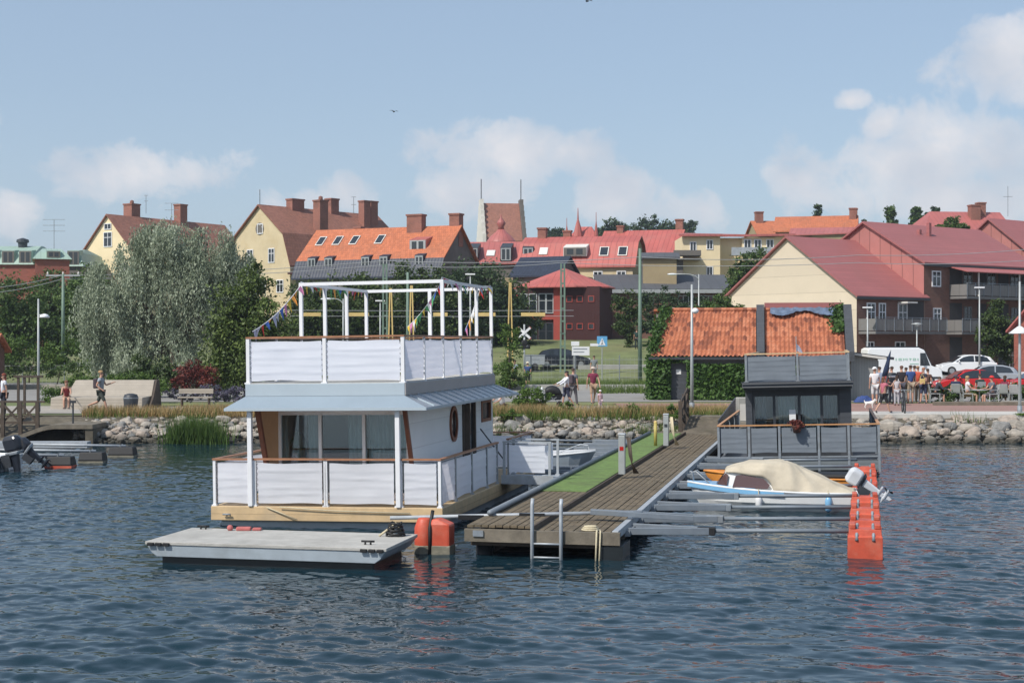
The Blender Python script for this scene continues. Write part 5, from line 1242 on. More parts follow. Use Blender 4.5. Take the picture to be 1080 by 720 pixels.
lamp('short lamp post seen between the middle frame posts', 401, 395, 318, 108, 'box')
q = thing('lamp_globe', 'white half globe lamp hung on the left shore lamp post', 'lamp', P(47,335,63), 0)
mb = MB(); mb.lathe((0,0,0), [(.20,0),(.22,.04),(.14,.13),(.03,.17)], 14); mb.build('shade', M['white'], q, smooth=True); mb = MB(); mb.tube([(-.27,0,.1),(0,0,.15)], .02, 6); mb.build('bracket', M['pole'], q)
q = thing('lamp_globe', 'small white globe lamp on the tall post before the shed', 'lamp', P(731.5,328,62.5), 0)
mb = MB(); mb.lathe((.06,-.08,0), [(.03,-.12),(.13,-.06),(.15,.02),(.1,.1),(.02,.13)], 14); mb.build('shade', M['white'], q, smooth=True); mb = MB(); mb.tube([(-.05,0,.05),(.06,-.08,.05)], .02, 6); mb.build('bracket', M['pole'], q)
def mast(label, px, pyb, pyt, Y, lattice=True, cross=0, w=.32):
    x = XX(px, Y); zb = ZZ(pyb, Y); h = ZZ(pyt, Y)-zb
    t = thing('catenary_mast', label, 'mast', (x,Y,zb), 0, 'railway masts')
    if lattice:
        for s in (-1,1):
            mb = MB(); mb.bar((s*w*.5,0,-.3),(s*w*.36,0,h),.1,.12); mb.build('upright', M['mast'], t)
        mb = MB(); k = 0
        while .6+k*.9 < h: mb.box(-w*.5,-.03,.6+k*.9,w*.5,.03,.72+k*.9); k += 1
        mb.build('batten', M['mast'], t)
    else:
        mb = MB(); mb.tube([(0,0,-.3),(0,0,h)], [.15,.09], 10); mb.build('upright', M['mast'], t, smooth=True)
    if cross:
        mb = MB(); mb.bar((-cross,0,h-.1),(cross,0,h-.1),.08,.1); mb.build('crossarm', M['pole'], t)
        mb = MB()
        for s in (-.9,0,.9): mb.lathe((s*cross,0,h-.05),[(.05,0),(.07,.1),(.03,.22)],8)
        mb.build('insulator', M['whiteplaster'], t)
    return t
mast('green lattice mast standing before the red house', 593.5, 388, 278, 106)
mast('thick green mast left of the orange shed roof', 675, 402, 262, 101, False)
mast('dark green pole seen through the left roof frame', 406, 395, 278, 107)
mast('thin green pole behind the middle of roof frame', 430, 395, 287, 112, False)
mast('grey pole with a short crossarm left of the willow', 66.5, 380, 289, 104, False, cross=1.2)
def wire(label, pts, r=.022, sag=.25):
    mb = MB(); V = []
    for i in range(len(pts)-1):
        a, b = Vector(pts[i]), Vector(pts[i+1]); n = 10
        V += [a.lerp(b, k/n)-Vector((0,0,sag*4*(k/n)*(1-k/n))) for k in range(n)]
    V.append(Vector(pts[-1])); mb.tube(V, r, 5)
    o = mb.build('overhead_wire', M['wire'], smooth=True); tag(o, label, 'wire', 'railway overhead wires'); return o
wire('upper railway wire crossing above the roofs to the right edge', [P(-40,305,101), P(66,290,104), P(406,275,105), P(675,271,101), P(905,269,101), P(1120,259,101)])
wire('lower railway wire running just beneath the upper one', [P(-40,311,101), P(66,294,104), P(406,279.5,107), P(593,277,106), P(905,277,103), P(1120,271.5,103)])
# height gauge over the rail road crossing
q = thing('height_gauge', 'yellow height gauge of hanging boards and A frame posts over the level crossing', 'height gauge', (0,0,0), 0)
YH = 97.
for px, py0, py1 in ((538,392,298),(434,392,301),(412,392,304)):
    for s in (-1,1):
        mb = MB(); mb.bar(P(px+s*3.0,py0,YH), P(px+s*.7,py1,YH), .085); mb.build('post', M['barrier'], q)
mb = MB()
for py in (327.5,333.5): mb.tube([P(303,py-.3,YH), P(450,py+.4,YH), P(605,py-.2,YH)], .018, 5)
mb.build('cable', M['wire'], q)
for a, b in ((317,338.5),(367,389),(457,472),(500,522.5),(549.5,575)):
    mb = MB(); pa, pb = P(a,331.5,YH), P(b,331.5,YH); mb.box(pa.x,YH-.03,pa.z-.12,pb.x,YH+.03,pa.z+.12); mb.build('yellow_board', M['barrier'], q)
# level crossing sign and signal
q = thing('crossing_sign', 'white railway crossing X with red tips on signal post', 'crossing sign', (XX(553,99.5),99.5,QZ), 0)
mb = MB(); mb.tube([(0,0,-.1),(0,0,4.2)], .06, 8); mb.build('post', M['pole'], q, smooth=True)
for s in (-1,1):
    a = R(42)*s; d = Vector((math.cos(a),0,math.sin(a))); c = Vector((0,-.08-.03*(s > 0),3.62))
    mb = MB(); mb.bar(c-d*.52, c+d*.52, .03, .16); mb.build('cross_board', M['white'], q)
    for e in (-1,1):
        mb = MB(); mb.bar(c+d*e*.52, c+d*e*.58, .03, .16); mb.build('red_tip', M['redmetal'], q)
mb = MB(); mb.box(-.4,-.1,2.55,.4,-.05,2.85); mb.ball((0,-.08,2.95),.22,.05,.22); mb.build('signal_head', M['black'], q)
mb = MB(); mb.ball((-.22,-.12,2.7),.1,.05,.1); mb.ball((.22,-.12,2.7),.1,.05,.1); mb.build('signal_lamp', M['dark'], q)
q = thing('road_sign', 'blue square pedestrian sign with white figure on the lawn edge', 'road sign', (XX(635,104),104,1.05), 0)
mb = MB(); mb.tube([(0,0,-.1),(0,0,3.1)], .035, 6); mb.build('post', M['pole'], q)
mb = MB(); mb.box(-.36,-.06,2.6,.36,-.04,3.32); mb.build('sign_plate', M['signblue'], q)
mb = MB(); mb.ext([(-.24,-.065,2.68),(.24,-.065,2.68),(0,-.065,3.2)], (0,-.006,0)); mb.build('white_triangle', M['white'], q)
mb = MB(); mb.ball((0,-.075,3.02),.04,.006,.04); mb.bar((0,-.076,2.98),(0,-.076,2.86),.01,.05); mb.bar((0,-.076,2.86),(-.07,-.076,2.72),.01,.035); mb.bar((0,-.076,2.86),(.07,-.076,2.72),.01,.035); mb.build('figure', M['dark'], q)
q = thing('direction_sign', 'white direction board with a small arrow plate by the fence', 'sign', (XX(607,101),101,1.0), 0)
mb = MB(); mb.tube([(-.1,0,-.1),(-.1,0,2.9)], .04, 6); mb.build('post', M['pole'], q)
mb = MB(); mb.box(-.25,-.06,2.05,.95,-.03,2.65); mb.box(-.3,-.06,2.7,.25,-.03,3.0); mb.build('board', M['white'], q)
mb = MB(); mb.ext([(1.0,-.05,2.68),(1.5,-.05,2.68),(1.62,-.05,2.77),(1.5,-.05,2.86),(1.0,-.05,2.86)], (0,.03,0)); mb.build('arrow_plate', M['white'], q)
mb = MB(); mb.box(-.15,-.066,2.45,.8,-.061,2.52); mb.box(-.15,-.066,2.25,.6,-.061,2.31); mb.build('lettering', M['galvd'], q)
# fences
def fence(label, pts, h, step, m='galvd', rails=(.1,.5,.9,1.3,1.7)):
    t = thing('wire_fence', label, 'fence', (pts[0][0],pts[0][1],0), 0); o = Vector((pts[0][0],pts[0][1],0)); mb = MB()
    for i in range(len(pts)-1):
        a, b = Vector((*pts[i],0)), Vector((*pts[i+1],0)); n = max(1,int((b-a).length/step))
        for k in range(n+1):
            if k == n and i < len(pts)-2: continue
            q = a.lerp(b,k/n)-o; z = G(a.lerp(b,k/n).x, a.lerp(b,k/n).y); pm = MB(); pm.tube([(q.x,q.y,z-.1),(q.x,q.y,z+h+.1)], .035, 6); pm.build('post', M[m], t)
        nn = max(2, n*2); z0 = G(*pts[i]); z1 = G(*pts[i+1])
        for rz in rails:
            if rz < h: mb.tube([(a-o)+Vector((0,0,z0+rz)), (b-o)+Vector((0,0,z1+rz))], .012, 4)
        ln = (b-a).length; k = 0
        while k*.28 < ln:
            q = a.lerp(b,k*.28/ln)-o; zz = z0+(z1-z0)*k*.28/ln; mb.tube([(q.x,q.y,zz+.1),(q.x,q.y,zz+h-.05)], .006, 3); k += 1
    mb.build('mesh_wires', M['wire'], t); return t
fence('grey wire fence on posts along the railway below the red house', [(XX(560,100.),100.),(XX(700,100.),100.)], 1.9, 2.4)
fence('grey wire fence behind the parked cars at the right', [(XX(925,119),119),(XX(1100,119),119)], 1.9, 2.6, rails=(.1,.6,1.2,1.8))
fence('thin wire fence in front of the left hedges', [(XX(-20,101),101),(XX(200,101),101)], 1.4, 2.8, rails=(.1,.7,1.3))
# ---------------------------------------------------------------- orange roofed shed
SY = 77.; sx = XX(686.5, SY); sz = QZ
q = thing('shed', 'orange pantile roofed shed overgrown with ivy, dark door in front', 'shed', (sx,SY,sz), R(-9))
SL = XX(896,SY)-sx; ez = ZZ(374.5,SY)-sz; SW = 4.6; rz = ZZ(328,SY+SW/2)-sz
mb = MB(); mb.box(.15,.25,0,SL-.15,SW-.1,ez); mb.ext([(.15,.25,ez),(.15,SW-.1,ez),(.15,SW/2,rz-.12)],(.2,0,0)); mb.ext([(SL-.35,.25,ez),(SL-.35,SW-.1,ez),(SL-.35,SW/2,rz-.12)],(.2,0,0)); mb.build('wall', M['greywall'], q)
sl = (rz-ez)/(SW/2); RL = math.hypot(SW/2+.1, (rz-ez)*(SW/2+.1)/(SW/2))
def pant(u0, u1, nm, v1=1., hip=0):
    mb = MB(); nu = int((u1-u0)/.045); rows = int(RL/.34)
    x_off = lambda v: .75*(1-v)*0
    def fn(u, v):
        x = u0+(u1-u0)*u; d = v*v1*RL; k = d/.34; fr = k-math.floor(k+1e-6)
        hgt = .038*math.sin(x/.225*2*math.pi)+.045*(1-fr)*1+.012*noise.noise((x*4,d*3,0))
        y = -.1+(SW/2+.1)*v*v1; x = x+(hip*v*(u1-x)/(u1-u0)); return (x, y, ez-.1*sl+sl*(y+.1)+.03+hgt)
    b0 = len(mb.v)
    for j in range(rows):
        for e in (.0, .985):
            for i in range(nu+1): mb.v.append(fn(i/nu, min(1,(j+e+1e-3)*.34/RL)))
    for j in range(rows*2-1):
        for i in range(nu): a = b0+j*(nu+1)+i; mb.f.append((a,a+1,a+nu+2,a+nu+1)); mb.m.append(0)
    return mb.build(nm, M['tilebig'], q, smooth=False)
fw_ = XX(801,SY)-sx
pant(0, fw_-.25, 'roof', hip=.6); pant(fw_+.2, SL-.45, 'roof')
mb = MB(); mb.ext([(0,SW+.1,ez-.1),(SL,SW+.1,ez-.1),(SL,SW/2,rz),(0,SW/2,rz)],(0,0,.1)); mb.build('rear_roof', M['tile'], q)
mb = MB(); mb.tube([(.6,SW/2,rz+.06),(SL-.4,SW/2,rz+.06)], .11, 8); mb.build('ridge_tiles', M['tilebig'], q)
for x0, x1 in ((fw_-.22,fw_+.18),(SL-.42,SL)):
    mb = MB(); mb.ext([(x0,-.2,ez-.3),(x0,SW+.2,ez-.3),(x0,SW/2,rz+.32),(x0,SW/2-.2,rz+.32),(x0,-.2,ez+.2)],(x1-x0,0,0)); mb.build('fire_wall', M['dgrey'], q)
mb = MB(); mb.box(fw_+.2,SW/2-.05,rz-.1,SL-.42,SW/2+.1,rz+.42); mb.build('ridge_board', M['rowroof'], q)
mb = MB(); mb.box(-.1,-.28,ez-.22,SL-.4,-.12,ez-.10); mb.build('gutter', M['dark'], q)
mb = MB(); mb.grid(lambda u,v: (fw_+.5+(SL-1.3-fw_)*u, SW/2-.1-.55*(1-v)*(.7+.3*math.sin(u*9)), rz+.16-.42*(1-v)*(.7+.3*math.sin(u*9))+.07*noise.noise((u*14,v*3,1))), 40, 6); mb.build('tarpaulin', M['tarp'], q, smooth=False, solid=.02)
dx = XX(715.5,SY)-sx; mb = MB(); mb.box(dx-.40,.17,.05,dx+.40,.24,2.0); mb.build('door', M['dgrey'], q); mb = MB(); mb.box(dx-.46,.16,0,dx-.40,.25,2.05); mb.box(dx+.40,.16,0,dx+.46,.25,2.05); mb.build('door_frame', M['dark'], q)
mb = MB(); mb.box(dx-.14,.155,1.35,dx+.12,.168,1.6); mb.build('door_notice', M['plastic'], q)
# ivy on walls and verges
pts = []
def ivywall(x0, x1, z0, z1, n, y=.12): return np.stack([RNG.uniform(x0,x1,n), y-np.abs(RNG.normal(0,.13,n)), RNG.uniform(z0,z1,n)],1)
I = np.concatenate([ivywall(-.1,dx-.42,0,ez-.15,3400,.0), ivywall(dx+.45,5.2,0,ez-.45,5200,.0), ivywall(5.2,7.5,0,ez-.4,1200,.0), ivywall(dx-.6,dx+.6,1.98,ez-.12,420,.08),
    np.stack([-.05-np.abs(RNG.normal(0,.12,1800)), RNG.uniform(.1,SW,1800), RNG.uniform(0,1,1800)*ez],1)])
sv = RNG.random((900,1)); I2 = np.concatenate([RNG.normal(.05,.16,(900,1))+.62*sv, -.1+(SW/2)*sv, ez+sl*(SW/2)*sv+.12+np.abs(RNG.normal(0,.14,(900,1)))],1)
sv = RNG.random((700,1)); I3 = np.concatenate([SL-.45-np.abs(RNG.normal(0,.28,(700,1))), .9+(SW/2-1)*sv, ez+sl*(.95+(SW/2-1)*sv)+.2+np.abs(RNG.normal(0,.12,(700,1)))],1)
I = np.concatenate([I,I2,I3])
quads_obj('ivy', leaf_quads(I, .17, .9, 0, np.array([[0,-1,.3]])), L['ivy'], q)
# grey plank annex
ax = XX(893,SY); a = thing('annex', 'pale grey plank lean to with a dark flat roof right of the shed', 'annex', (ax,SY-.3,sz), 0)
mb = MB(); mb.hexa([(0,0,0),(1.55,0,0),(1.55,4,0),(0,4,0),(0,0,2.35),(1.55,0,2.15),(1.55,4,2.15),(0,4,2.35)]); mb.build('wall', M['annex'], a)
mb = MB(); mb.hexa([(-.2,-.35,2.42),(2.3,-.35,2.10),(2.3,4.2,2.10),(-.2,4.2,2.42),(-.2,-.35,2.56),(2.3,-.35,2.24),(2.3,4.2,2.24),(-.2,4.2,2.56)]); mb.build('roof', M['dark'], a)
mb = MB(); mb.hexa([(-.2,-.38,2.40),(1.9,-.38,2.12),(1.9,-.352,2.12),(-.2,-.352,2.40),(-.2,-.38,2.52),(1.9,-.38,2.24),(1.9,-.352,2.24),(-.2,-.352,2.52)]); mb.build('fascia_board', M['whiteplaster'], a)
mb = MB(); mb.box(1.6,.3,0,1.66,1.2,2.05); mb.build('door', M['dark'], a)
# ---------------------------------------------------------------- row houses at the right
phi = R(37); RY = 110.
def rowhouse(label, px, Y, Lh, w, pe, pr, gable, roofm='rowroof'):
    t, ze, zr = house('row_house', label, px, Y, phi, Lh, w, pe, pr, 'brown', roofm, gable, over=.3, group='row houses at the right', roofname='roof')
    mb = MB(); mb.box(-.3,-.34,ze-.30,Lh+.3,-.28,ze-.12); mb.build('gutter', M['dark'], t); return t, ze, zr
t, ze, zr = rowhouse('nearest row house with a broad cream boarded gable', 903.5, RY, 8.0, 13.6, 311, 251, 'cream')
def balcony(t, x0, x1, z, d=1.6, h=1.05, posts=True):
    mb = MB(); mb.box(x0,-d,z-.2,x1,-.003,z); b = mb.build('balcony', M['balc'], t)
    mb = MB(); mb.box(x0,-d-.03,z+.06,x1,-d+.01,z+h-.12); mb.box(x0-.02,-d,z+.06,x0+.01,0,z+h-.12); mb.build('balustrade', M['balc'], b)
    mb = MB(); mb.box(x0,-d-.05,z+h-.04,x1,-d+.01,z+h); n = int((x1-x0)/1.0)
    for k in range(n+1): x = x0+(x1-x0)*k/n; mb.box(x-.025,-d-.06,z,x+.025,-d-.031,z+h-.04)
    mb.build('handrail', M['galvd'], b)
z1 = ze-2.55; z0 = ze-5.2
balcony(t, .2, 8.6, z1-.15)
for x, z, w_, h_ in ((1.6,z1+1.05,1.0,1.9),(2.9,z1+1.05,.8,1.9),(5.3,z1+1.05,1.1,1.9),(1.5,z0+1.1,.9,1.3),(5.0,z0+1.1,1.2,1.3)):
    window(t, (x,0,z), w_, h_, (0,-1))
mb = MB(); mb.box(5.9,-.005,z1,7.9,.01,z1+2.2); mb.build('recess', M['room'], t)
mb = MB(); mb.box(4.8,-.9,z1+2.0,6.0,-.02,z1+2.12); mb.build('awning', M['whiteplaster'], t)
t, ze, zr = rowhouse('second row house with a red sheet gable and grey balconies', 974.5, 114.8, 15.0, 11.6, 276.5, 235.5, 'rowgable')
z2 = ze-2.6; z1 = ze-5.4; z0 = ze-8.0
balcony(t, 3.2, 15, z2); balcony(t, 2.6, 15, z1)
for x in (1.5,): 
    window(t, (x,0,z2+1.35), 1.1, 1.25, (0,-1)); window(t, (x+.1,0,z1+1.25), 1.0, 1.25, (0,-1))
for x in (5.5,8.6,11.8):
    window(t, (x,0,z2+1.1), 1.2, 1.9, (0,-1), 'balc'); window(t, (x,0,z1+1.1), 1.0, 1.9, (0,-1), 'balc')
for x0, x1 in ((3.2,4.8),(6.8,8.0),(9.6,11.0),(12.8,15)):
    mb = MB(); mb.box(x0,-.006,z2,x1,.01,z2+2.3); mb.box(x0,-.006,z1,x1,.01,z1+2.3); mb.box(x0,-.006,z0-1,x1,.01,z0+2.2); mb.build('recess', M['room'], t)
mb = MB(); mb.hexa([(3.0,-1.9,ze-.75),(15.2,-1.9,ze-.75),(15.2,-.1,ze-.3),(3.0,-.1,ze-.3),(3.0,-1.9,ze-.68),(15.2,-1.9,ze-.68),(15.2,-.1,ze-.22),(3.0,-.1,ze-.22)]); mb.build('awning', M['redmetal'], t)
for x in (4.6,10): mb = MB(); mb.bar((x,-1.7,z2),(x,-1.7,ze-.75),.09); mb.build('awning_post', M['whiteplaster'], t)
rs = (zr-ze)/5.8
for x, y, hh in ((6.0,4.1,1.2),(5.0,4.3,.5)): mb = MB(); mb.bar((x,y,ze+y*rs),(x,y,ze+y*rs+hh),.28); mb.build('vent_pipe', M['rowroof'], t)
t, ze, zr = rowhouse('third row house cut by the right frame edge', 1112, 128, 12, 13., 288, 232, 'rowgable')
t, ze, zr = house('brick_house', 'small brick house corner with red roof at far right edge', 1117, 104, R(30), 7, 4, 345, 318, 'redbrick', 'redmetal', over=.4)
# ---------------------------------------------------------------- town houses
def roof_s(t, ze, zr, w): return (zr-ze)/(w/2)
h1, ze, zr = house('gabled_house', 'pale yellow gabled house left of the willow top with capped chimney', 146, 185, R(58), 21, 10.8, 272, 227, 'yellow2', 'tileold', 'yellow2')
chimney(h1, 5.0, 6.4, zr-1.6, zr+1.7, 1.5, 1.5, pot=True); chimney(h1, 12.8, 5.4, zr-1.5, zr+2.2, 1.3, 1.2)
window(h1, (-.02,5.4,ze+2.5), 1.5, 1.9, (-1,0)); window(h1, (-.02,5.4,ze+4.15), 1.3, .8, (-1,0)); window(h1, (-.02,2.4,ze-1.5), 1.2, 1.7, (-1,0)); window(h1, (-.02,8.2,ze-1.5), 1.2, 1.7, (-1,0))
h2, ze, zr = house('gabled_house', 'large yellow gambrel house with a weathered brown tile roof and four chimneys', 306, 170, R(50), 19, 10.6, 272, 217, 'yellow', 'tileold', 'yellow', prof=[(.09,.44)], low='tileold')
chimney(h2, 5.5, 5.3, zr-1.2, zr+1.0, 1.9, 1.1); chimney(h2, 6.2, 1.6, ze+1.5, zr+.7, 1.3, 1.2, pot=True); chimney(h2, 11.5, 5.3, zr-1.2, zr+1.5, 1.3, 1.1); chimney(h2, 15.2, 3.4, zr-3, zr+1.4, 1.1, 1.0); chimney(h2, 17.0, 4.0, zr-3, zr+1.5, 1.2, 1.1)
for y in (3.2,7.0): window(h2, (-.02,y,ze+.4), 1.1, 1.7, (-1,0))
window(h2, (-.02,1.7,ze-3.2), 1.2, 1.5, (-1,0)); window(h2, (-.02,5.2,ze+3.6), 1.0, 1.2, (-1,0)); window(h2, (-.02,4.8,ze-3.2), 1.2, 1.5, (-1,0))
mb = MB(); mb.ball((-.04,5.3,ze+3.6), .05, .75, .75); mb.build('round_trim', M['greywall'], h2)
mb = MB(); mb.tube([(0,5.3,zr),(0,5.3,zr+1.9)], .04, 6); mb.build('spike', M['dark'], h2)
mb = MB(); mb.box(-.4,-1.5,ze-1.9,3.5,0,ze-1.7); mb.build('porch_roof', M['redwall'], h2)
# orange long house, right end nearer: place from its right corner
h3, ze, zr = house('long_house', 'long house with bright orange tile roof, slate mansard and skylights', 312, 152, R(-24), 16.4, 9.2, 288, 239.5, 'greywall', 'tile', 'greywall', prof=[(.06,.24)], low='slate', yr=150)
sl3 = (zr-ze)*.76/(9.2*.44); zk = ze+(zr-ze)*.24; yk = 9.2*.06
for u in (1.2,3.2,5.2,8.2): skylight(h3, u, yk+1.9, zk-sl3*yk, sl3, 0, .85, 1.5, 'glass', 'whiteplaster')
for u in (1.7,3.7,8.0,10.1,14.1): dormer(h3, u, yk-.25, zk-1.1, 1.0, 1.55, 1.9, 'slate')
dormer(h3, 13.2, yk+1.2, zk+.9, 1.9, 1.2, 2.2, 'redmetal')
chimney(h3, 11.7, 4.3, zr-1.6, zr+1.2, 1.7, 1.0); chimney(h3, 15.9, 5.0, zr-2, zr+1.2, 1.1, 1.0); chimney(h3, 4, 6, zr-1.2, zr+.3, .8, .8)
h4, ze, zr = house('red_roofed_house', 'low house with dull red sheet roof and small dark dormers right of the orange roof', 460, 160, R(-6), 12.2, 7, 277, 257, 'greywall', 'redmetal', 'greywall')
for u in (1.0,4.0,7.6,10.0): dormer(h4, u, -.2, ze+.1, 1.2, 1.5, 2.4, 'dark')
skylight(h4, 5.8, .8, ze, (zr-ze)/3.5, 0, .9, 1.2, 'lens', 'whiteplaster')
h5, ze, zr = house('red_roofed_house', 'yellow walled house with bright red mansard roof and two blue skylights', 548, 158, R(-14), 12.2, 8, 279, 252, 'yellow', 'redmetal2', 'olive', prof=[(.22,.72)])
for u in (9.0,11.0): skylight(h5, u, .5, ze-.0, (zr-ze)*.72/(8*.22), 0, 1.0, 1.3, 'glass', 'whiteplaster')
dormer(h5, 6.0, .1, ze+.8, 2.5, 1.0, 2.5, 'whiteplaster', 'greywall'); window(h5, (2.0,0,ze-.9), .9, 1.0, (0,-1)); window(h5, (8.5,0,ze-1.4), 1.0, 1.2, (0,-1)); window(h5, (11,0,ze-1.4), 1.0, 1.2, (0,-1))
chimney(h5, 1.6, 4, zr-.5, zr+1.0, .9, .9); chimney(h5, 4.3, 4.4, zr-.5, zr+.7, .8, .8)
skylight(h5, 2.4, .7, ze, (zr-ze)*.72/(8*.22), 0, .9, 1.0, 'lens', 'whiteplaster')
mb = MB(); mb.box(-1,-2.6,ze-3.0,8,-.1,ze-1.5); mb.build('flat_annex', M['olive'], h5)
h6, ze, zr = house('red_roofed_house', 'house with wide bright red seam roof and dark grey right gable', 630, 182, R(-16), 9.6, 11, 270, 245, 'greywall', 'redmetal2', 'greywall')
chimney(h6, 1.8, 5.3, zr-.5, zr+.6, .8, .8); chimney(h6, 9.2, 6.0, zr-1, zr+1.3, .9, .9)
h7, ze, zr = house('low_house', 'low grey house with a sloped graffiti marked yard wall below red gable', 678, 150, R(-4), 3.4, 4, 272, 268, 'olive', 'flatroof', 'greywall')
h11, ze, zr = house('slate_roofed_shed', 'low building with a dark blue slate roof left of the red pavilion', 541, 148, R(-28), 5.0, 4.5, 290, 273, 'greywall', 'slate', 'greywall')
# church with stepped gables
cy = 290.; c = thing('church', 'old church with brown tiled roof, stepped white gables and two vanes', 'church', (XX(510.5,cy),cy,G(0,cy)), R(7))
cw = (XX(551,cy)-XX(508,cy)); ce = ZZ(253,cy)-G(0,cy); cr = ZZ(212.5,cy)-G(0,cy); cd = 11.
mb = MB(); mb.box(0,0,0,cw,cd,ce); mb.build('wall', M['whiteplaster'], c)
mb = MB(); mb.ext([(.4,-.5,ce-.3),(cw-.4,-.5,ce-.3),(cw-.4,cd/2,cr),(.4,cd/2,cr)],(0,0,.2)); mb.ext([(.4,cd+.5,ce-.3),(cw-.4,cd+.5,ce-.3),(cw-.4,cd/2,cr),(.4,cd/2,cr)],(0,0,.2)); mb.build('roof', M['tileold'], c)
for x, m in ((-.35,'whiteplaster'),(cw-.35,'greywall')):
    mb = MB(); n = 7; pts = [(x,-.7,0),(x,-.7,ce)]
    for k in range(n): y = -.7+(cd/2+.2)*(k+1)/n; z = ce+(cr+.9-ce)*(k+1)/n; pts += [(x,-.7+(cd/2+.2)*k/n,z),(x,y,z)]
    pts += [(x,cd-p[1],p[2]) for p in pts[::-1]]
    mb.ext(pts,(.7,0,0)); g = mb.build('stepped_gable', M[m], c)
    mb = MB(); mb.tube([(x+.35,cd/2,cr+.5),(x+.35,cd/2,cr+5)], .09, 6); mb.box(x+.3,cd/2-.6,cr+3.6,x+.4,cd/2+.6,cr+4.4) if False else None; mb.build('vane', M['dark'], c)
mb = MB(); mb.box(-.22,3.5,ce+1,-.205,4.5,ce+4); mb.box(-.22,6.2,ce+1,-.205,7.2,ce+4); mb.build('niche', M['greywall'], c)
# domed turret
ty = 200.; q = thing('turret', 'red sheet domed turret with onion finial in front of the church', 'turret', (XX(528.5,ty),ty,ZZ(275,ty)), 0)
s_ = ty/F
mb = MB(); mb.lathe((0,0,0), [(17*s_,0),(17*s_,17*s_)], 16); mb.build('wall', M['yellow'], q)
mb = MB(); mb.lathe((0,0,17*s_), [(17.5*s_,0),(15*s_,4*s_),(11*s_,9*s_),(6*s_,13*s_),(3.5*s_,16*s_)], 16); mb.build('dome', M['redmetal'], q, smooth=True)
mb = MB(); mb.lathe((0,0,33*s_), [(3.4*s_,0),(3*s_,3*s_),(5*s_,6*s_),(3.4*s_,9*s_),(1*s_,12*s_),(.3*s_,16*s_)], 14); mb.build('onion', M['redmetal'], q, smooth=True)
# red spired house
q, ze, zr = house('spired_house', 'red roofed house with three thin spires on the skyline', 597, 225, R(-10), 4.6, 6, 256, 240.5, 'redwall2', 'redmetal2', hipL=1.5, hipR=1.0)
for x, y, hh, r in ((1.7,1.0,4.4,.8),(0.1,.1,2.8,.3),(4.6,0,3.6,.35)):
    mb = MB(); mb.lathe((x,y,zr-1.5),[(r,0),(r*.55,hh*.35),(r*.16,hh*.6),(.04,hh)],8); mb.build('spire', M['redmetal2'], q)
# red pyramid roof pavilion
py_ = 140.; w = XX(644,py_)-XX(556,py_); q = thing('red_house', 'dark red two storey house with a low red pyramid roof', 'house', (XX(597,py_),py_+4,G(5,py_)-1.0), R(-14))
b = ZZ(302,py_)-(G(5,py_)-1.0); ap = ZZ(284,py_+4)-(G(5,py_)-1.0)
hw = 4.1; hd = 3.4
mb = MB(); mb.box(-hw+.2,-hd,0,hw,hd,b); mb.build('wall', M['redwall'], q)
mb = MB(); mb.hexa([(-hw-1.0,-hd-.4,0),(-hw+1.6,-hd-.4,0),(-hw+1.6,-hd+.2,0),(-hw-1.0,-hd+.2,0),(-hw-1.0,-hd-.4,b-.3),(-hw+1.6,-hd-.4,b-.3),(-hw+1.6,-hd+.2,b-.3),(-hw-1.0,-hd+.2,b-.3)]) if False else None
mb = MB(); mb.box(-hw-.9,-hd+.3,0,-hw+.19,hd-.4,b-.6); mb.box(-.3,-hd-.25,0,.35,-hd-.004,b-.05); mb.box(-hw+.2,-hd-.2,2.95,-.31,-hd-.004,3.4); mb.build('sunlit_red_wall', M['redwall2'], q)  # brighter red paints the sunlit left part; the dark wall stands for shade
mb = MB()
e = .7
for i in range(8):
    a0, a1 = (i+.5)*math.pi/4, (i+1.5)*math.pi/4; k = 1.02
    mb.ext([((hw+e)*1.06*math.cos(a0),(hd+e)*1.12*math.sin(a0),b-.1),((hw+e)*1.06*math.cos(a1),(hd+e)*1.12*math.sin(a1),b-.1),(0,0,ap)],(0,0,.12))
mb.build('roof', M['redmetal2'], q)
for z, h_ in ((1.55,2.2),(4.5,1.9)):
    for x in (-3.3,-2.35,-1.4,-.75): window(q, (x,-hd-.0,z), .82, h_, (0,-1), 'pole' if z > 3 else 'dark', bars=0)
for x in (1.2,2.2,3.3):
    for z in (2.3,4.9): window(q, (x,-hd,z), .6, .6, (0,-1), 'redwall2', bars=0)
# long flat building
fy = 148.; q = thing('flat_building', 'long low brown building with a dark grey sloping felt roof', 'building', (XX(634,fy),fy,G(18,fy)-1.5), R(1.5)); B0 = G(18,fy)-1.5
fl = XX(772,fy)-XX(634,fy)
mb = MB(); mb.box(0,0,0,fl,6,ZZ(307,fy)-B0); mb.build('wall', M['brown'], q)
mb = MB(); mb.ext([(-.3,-.5,ZZ(306,fy)-B0),(fl+.3,-.5,ZZ(306,fy)-B0),(fl+.3,6,ZZ(291,fy+6)-B0),(-.3,6,ZZ(291,fy+6)-B0)],(0,0,.15)); mb.build('roof', M['flatroof'], q)
mb = MB(); mb.box(-.3,-.56,ZZ(306.5,fy)-B0-.25,fl+.3,-.505,ZZ(306.5,fy)-B0+.12); mb.build('gutter', M['pole'], q)
for x in (4.5,8.5,10.5): window(q, (x,0,ZZ(317,fy)-B0), 1.6, 1.1, (0,-1), 'pole', bars=2)
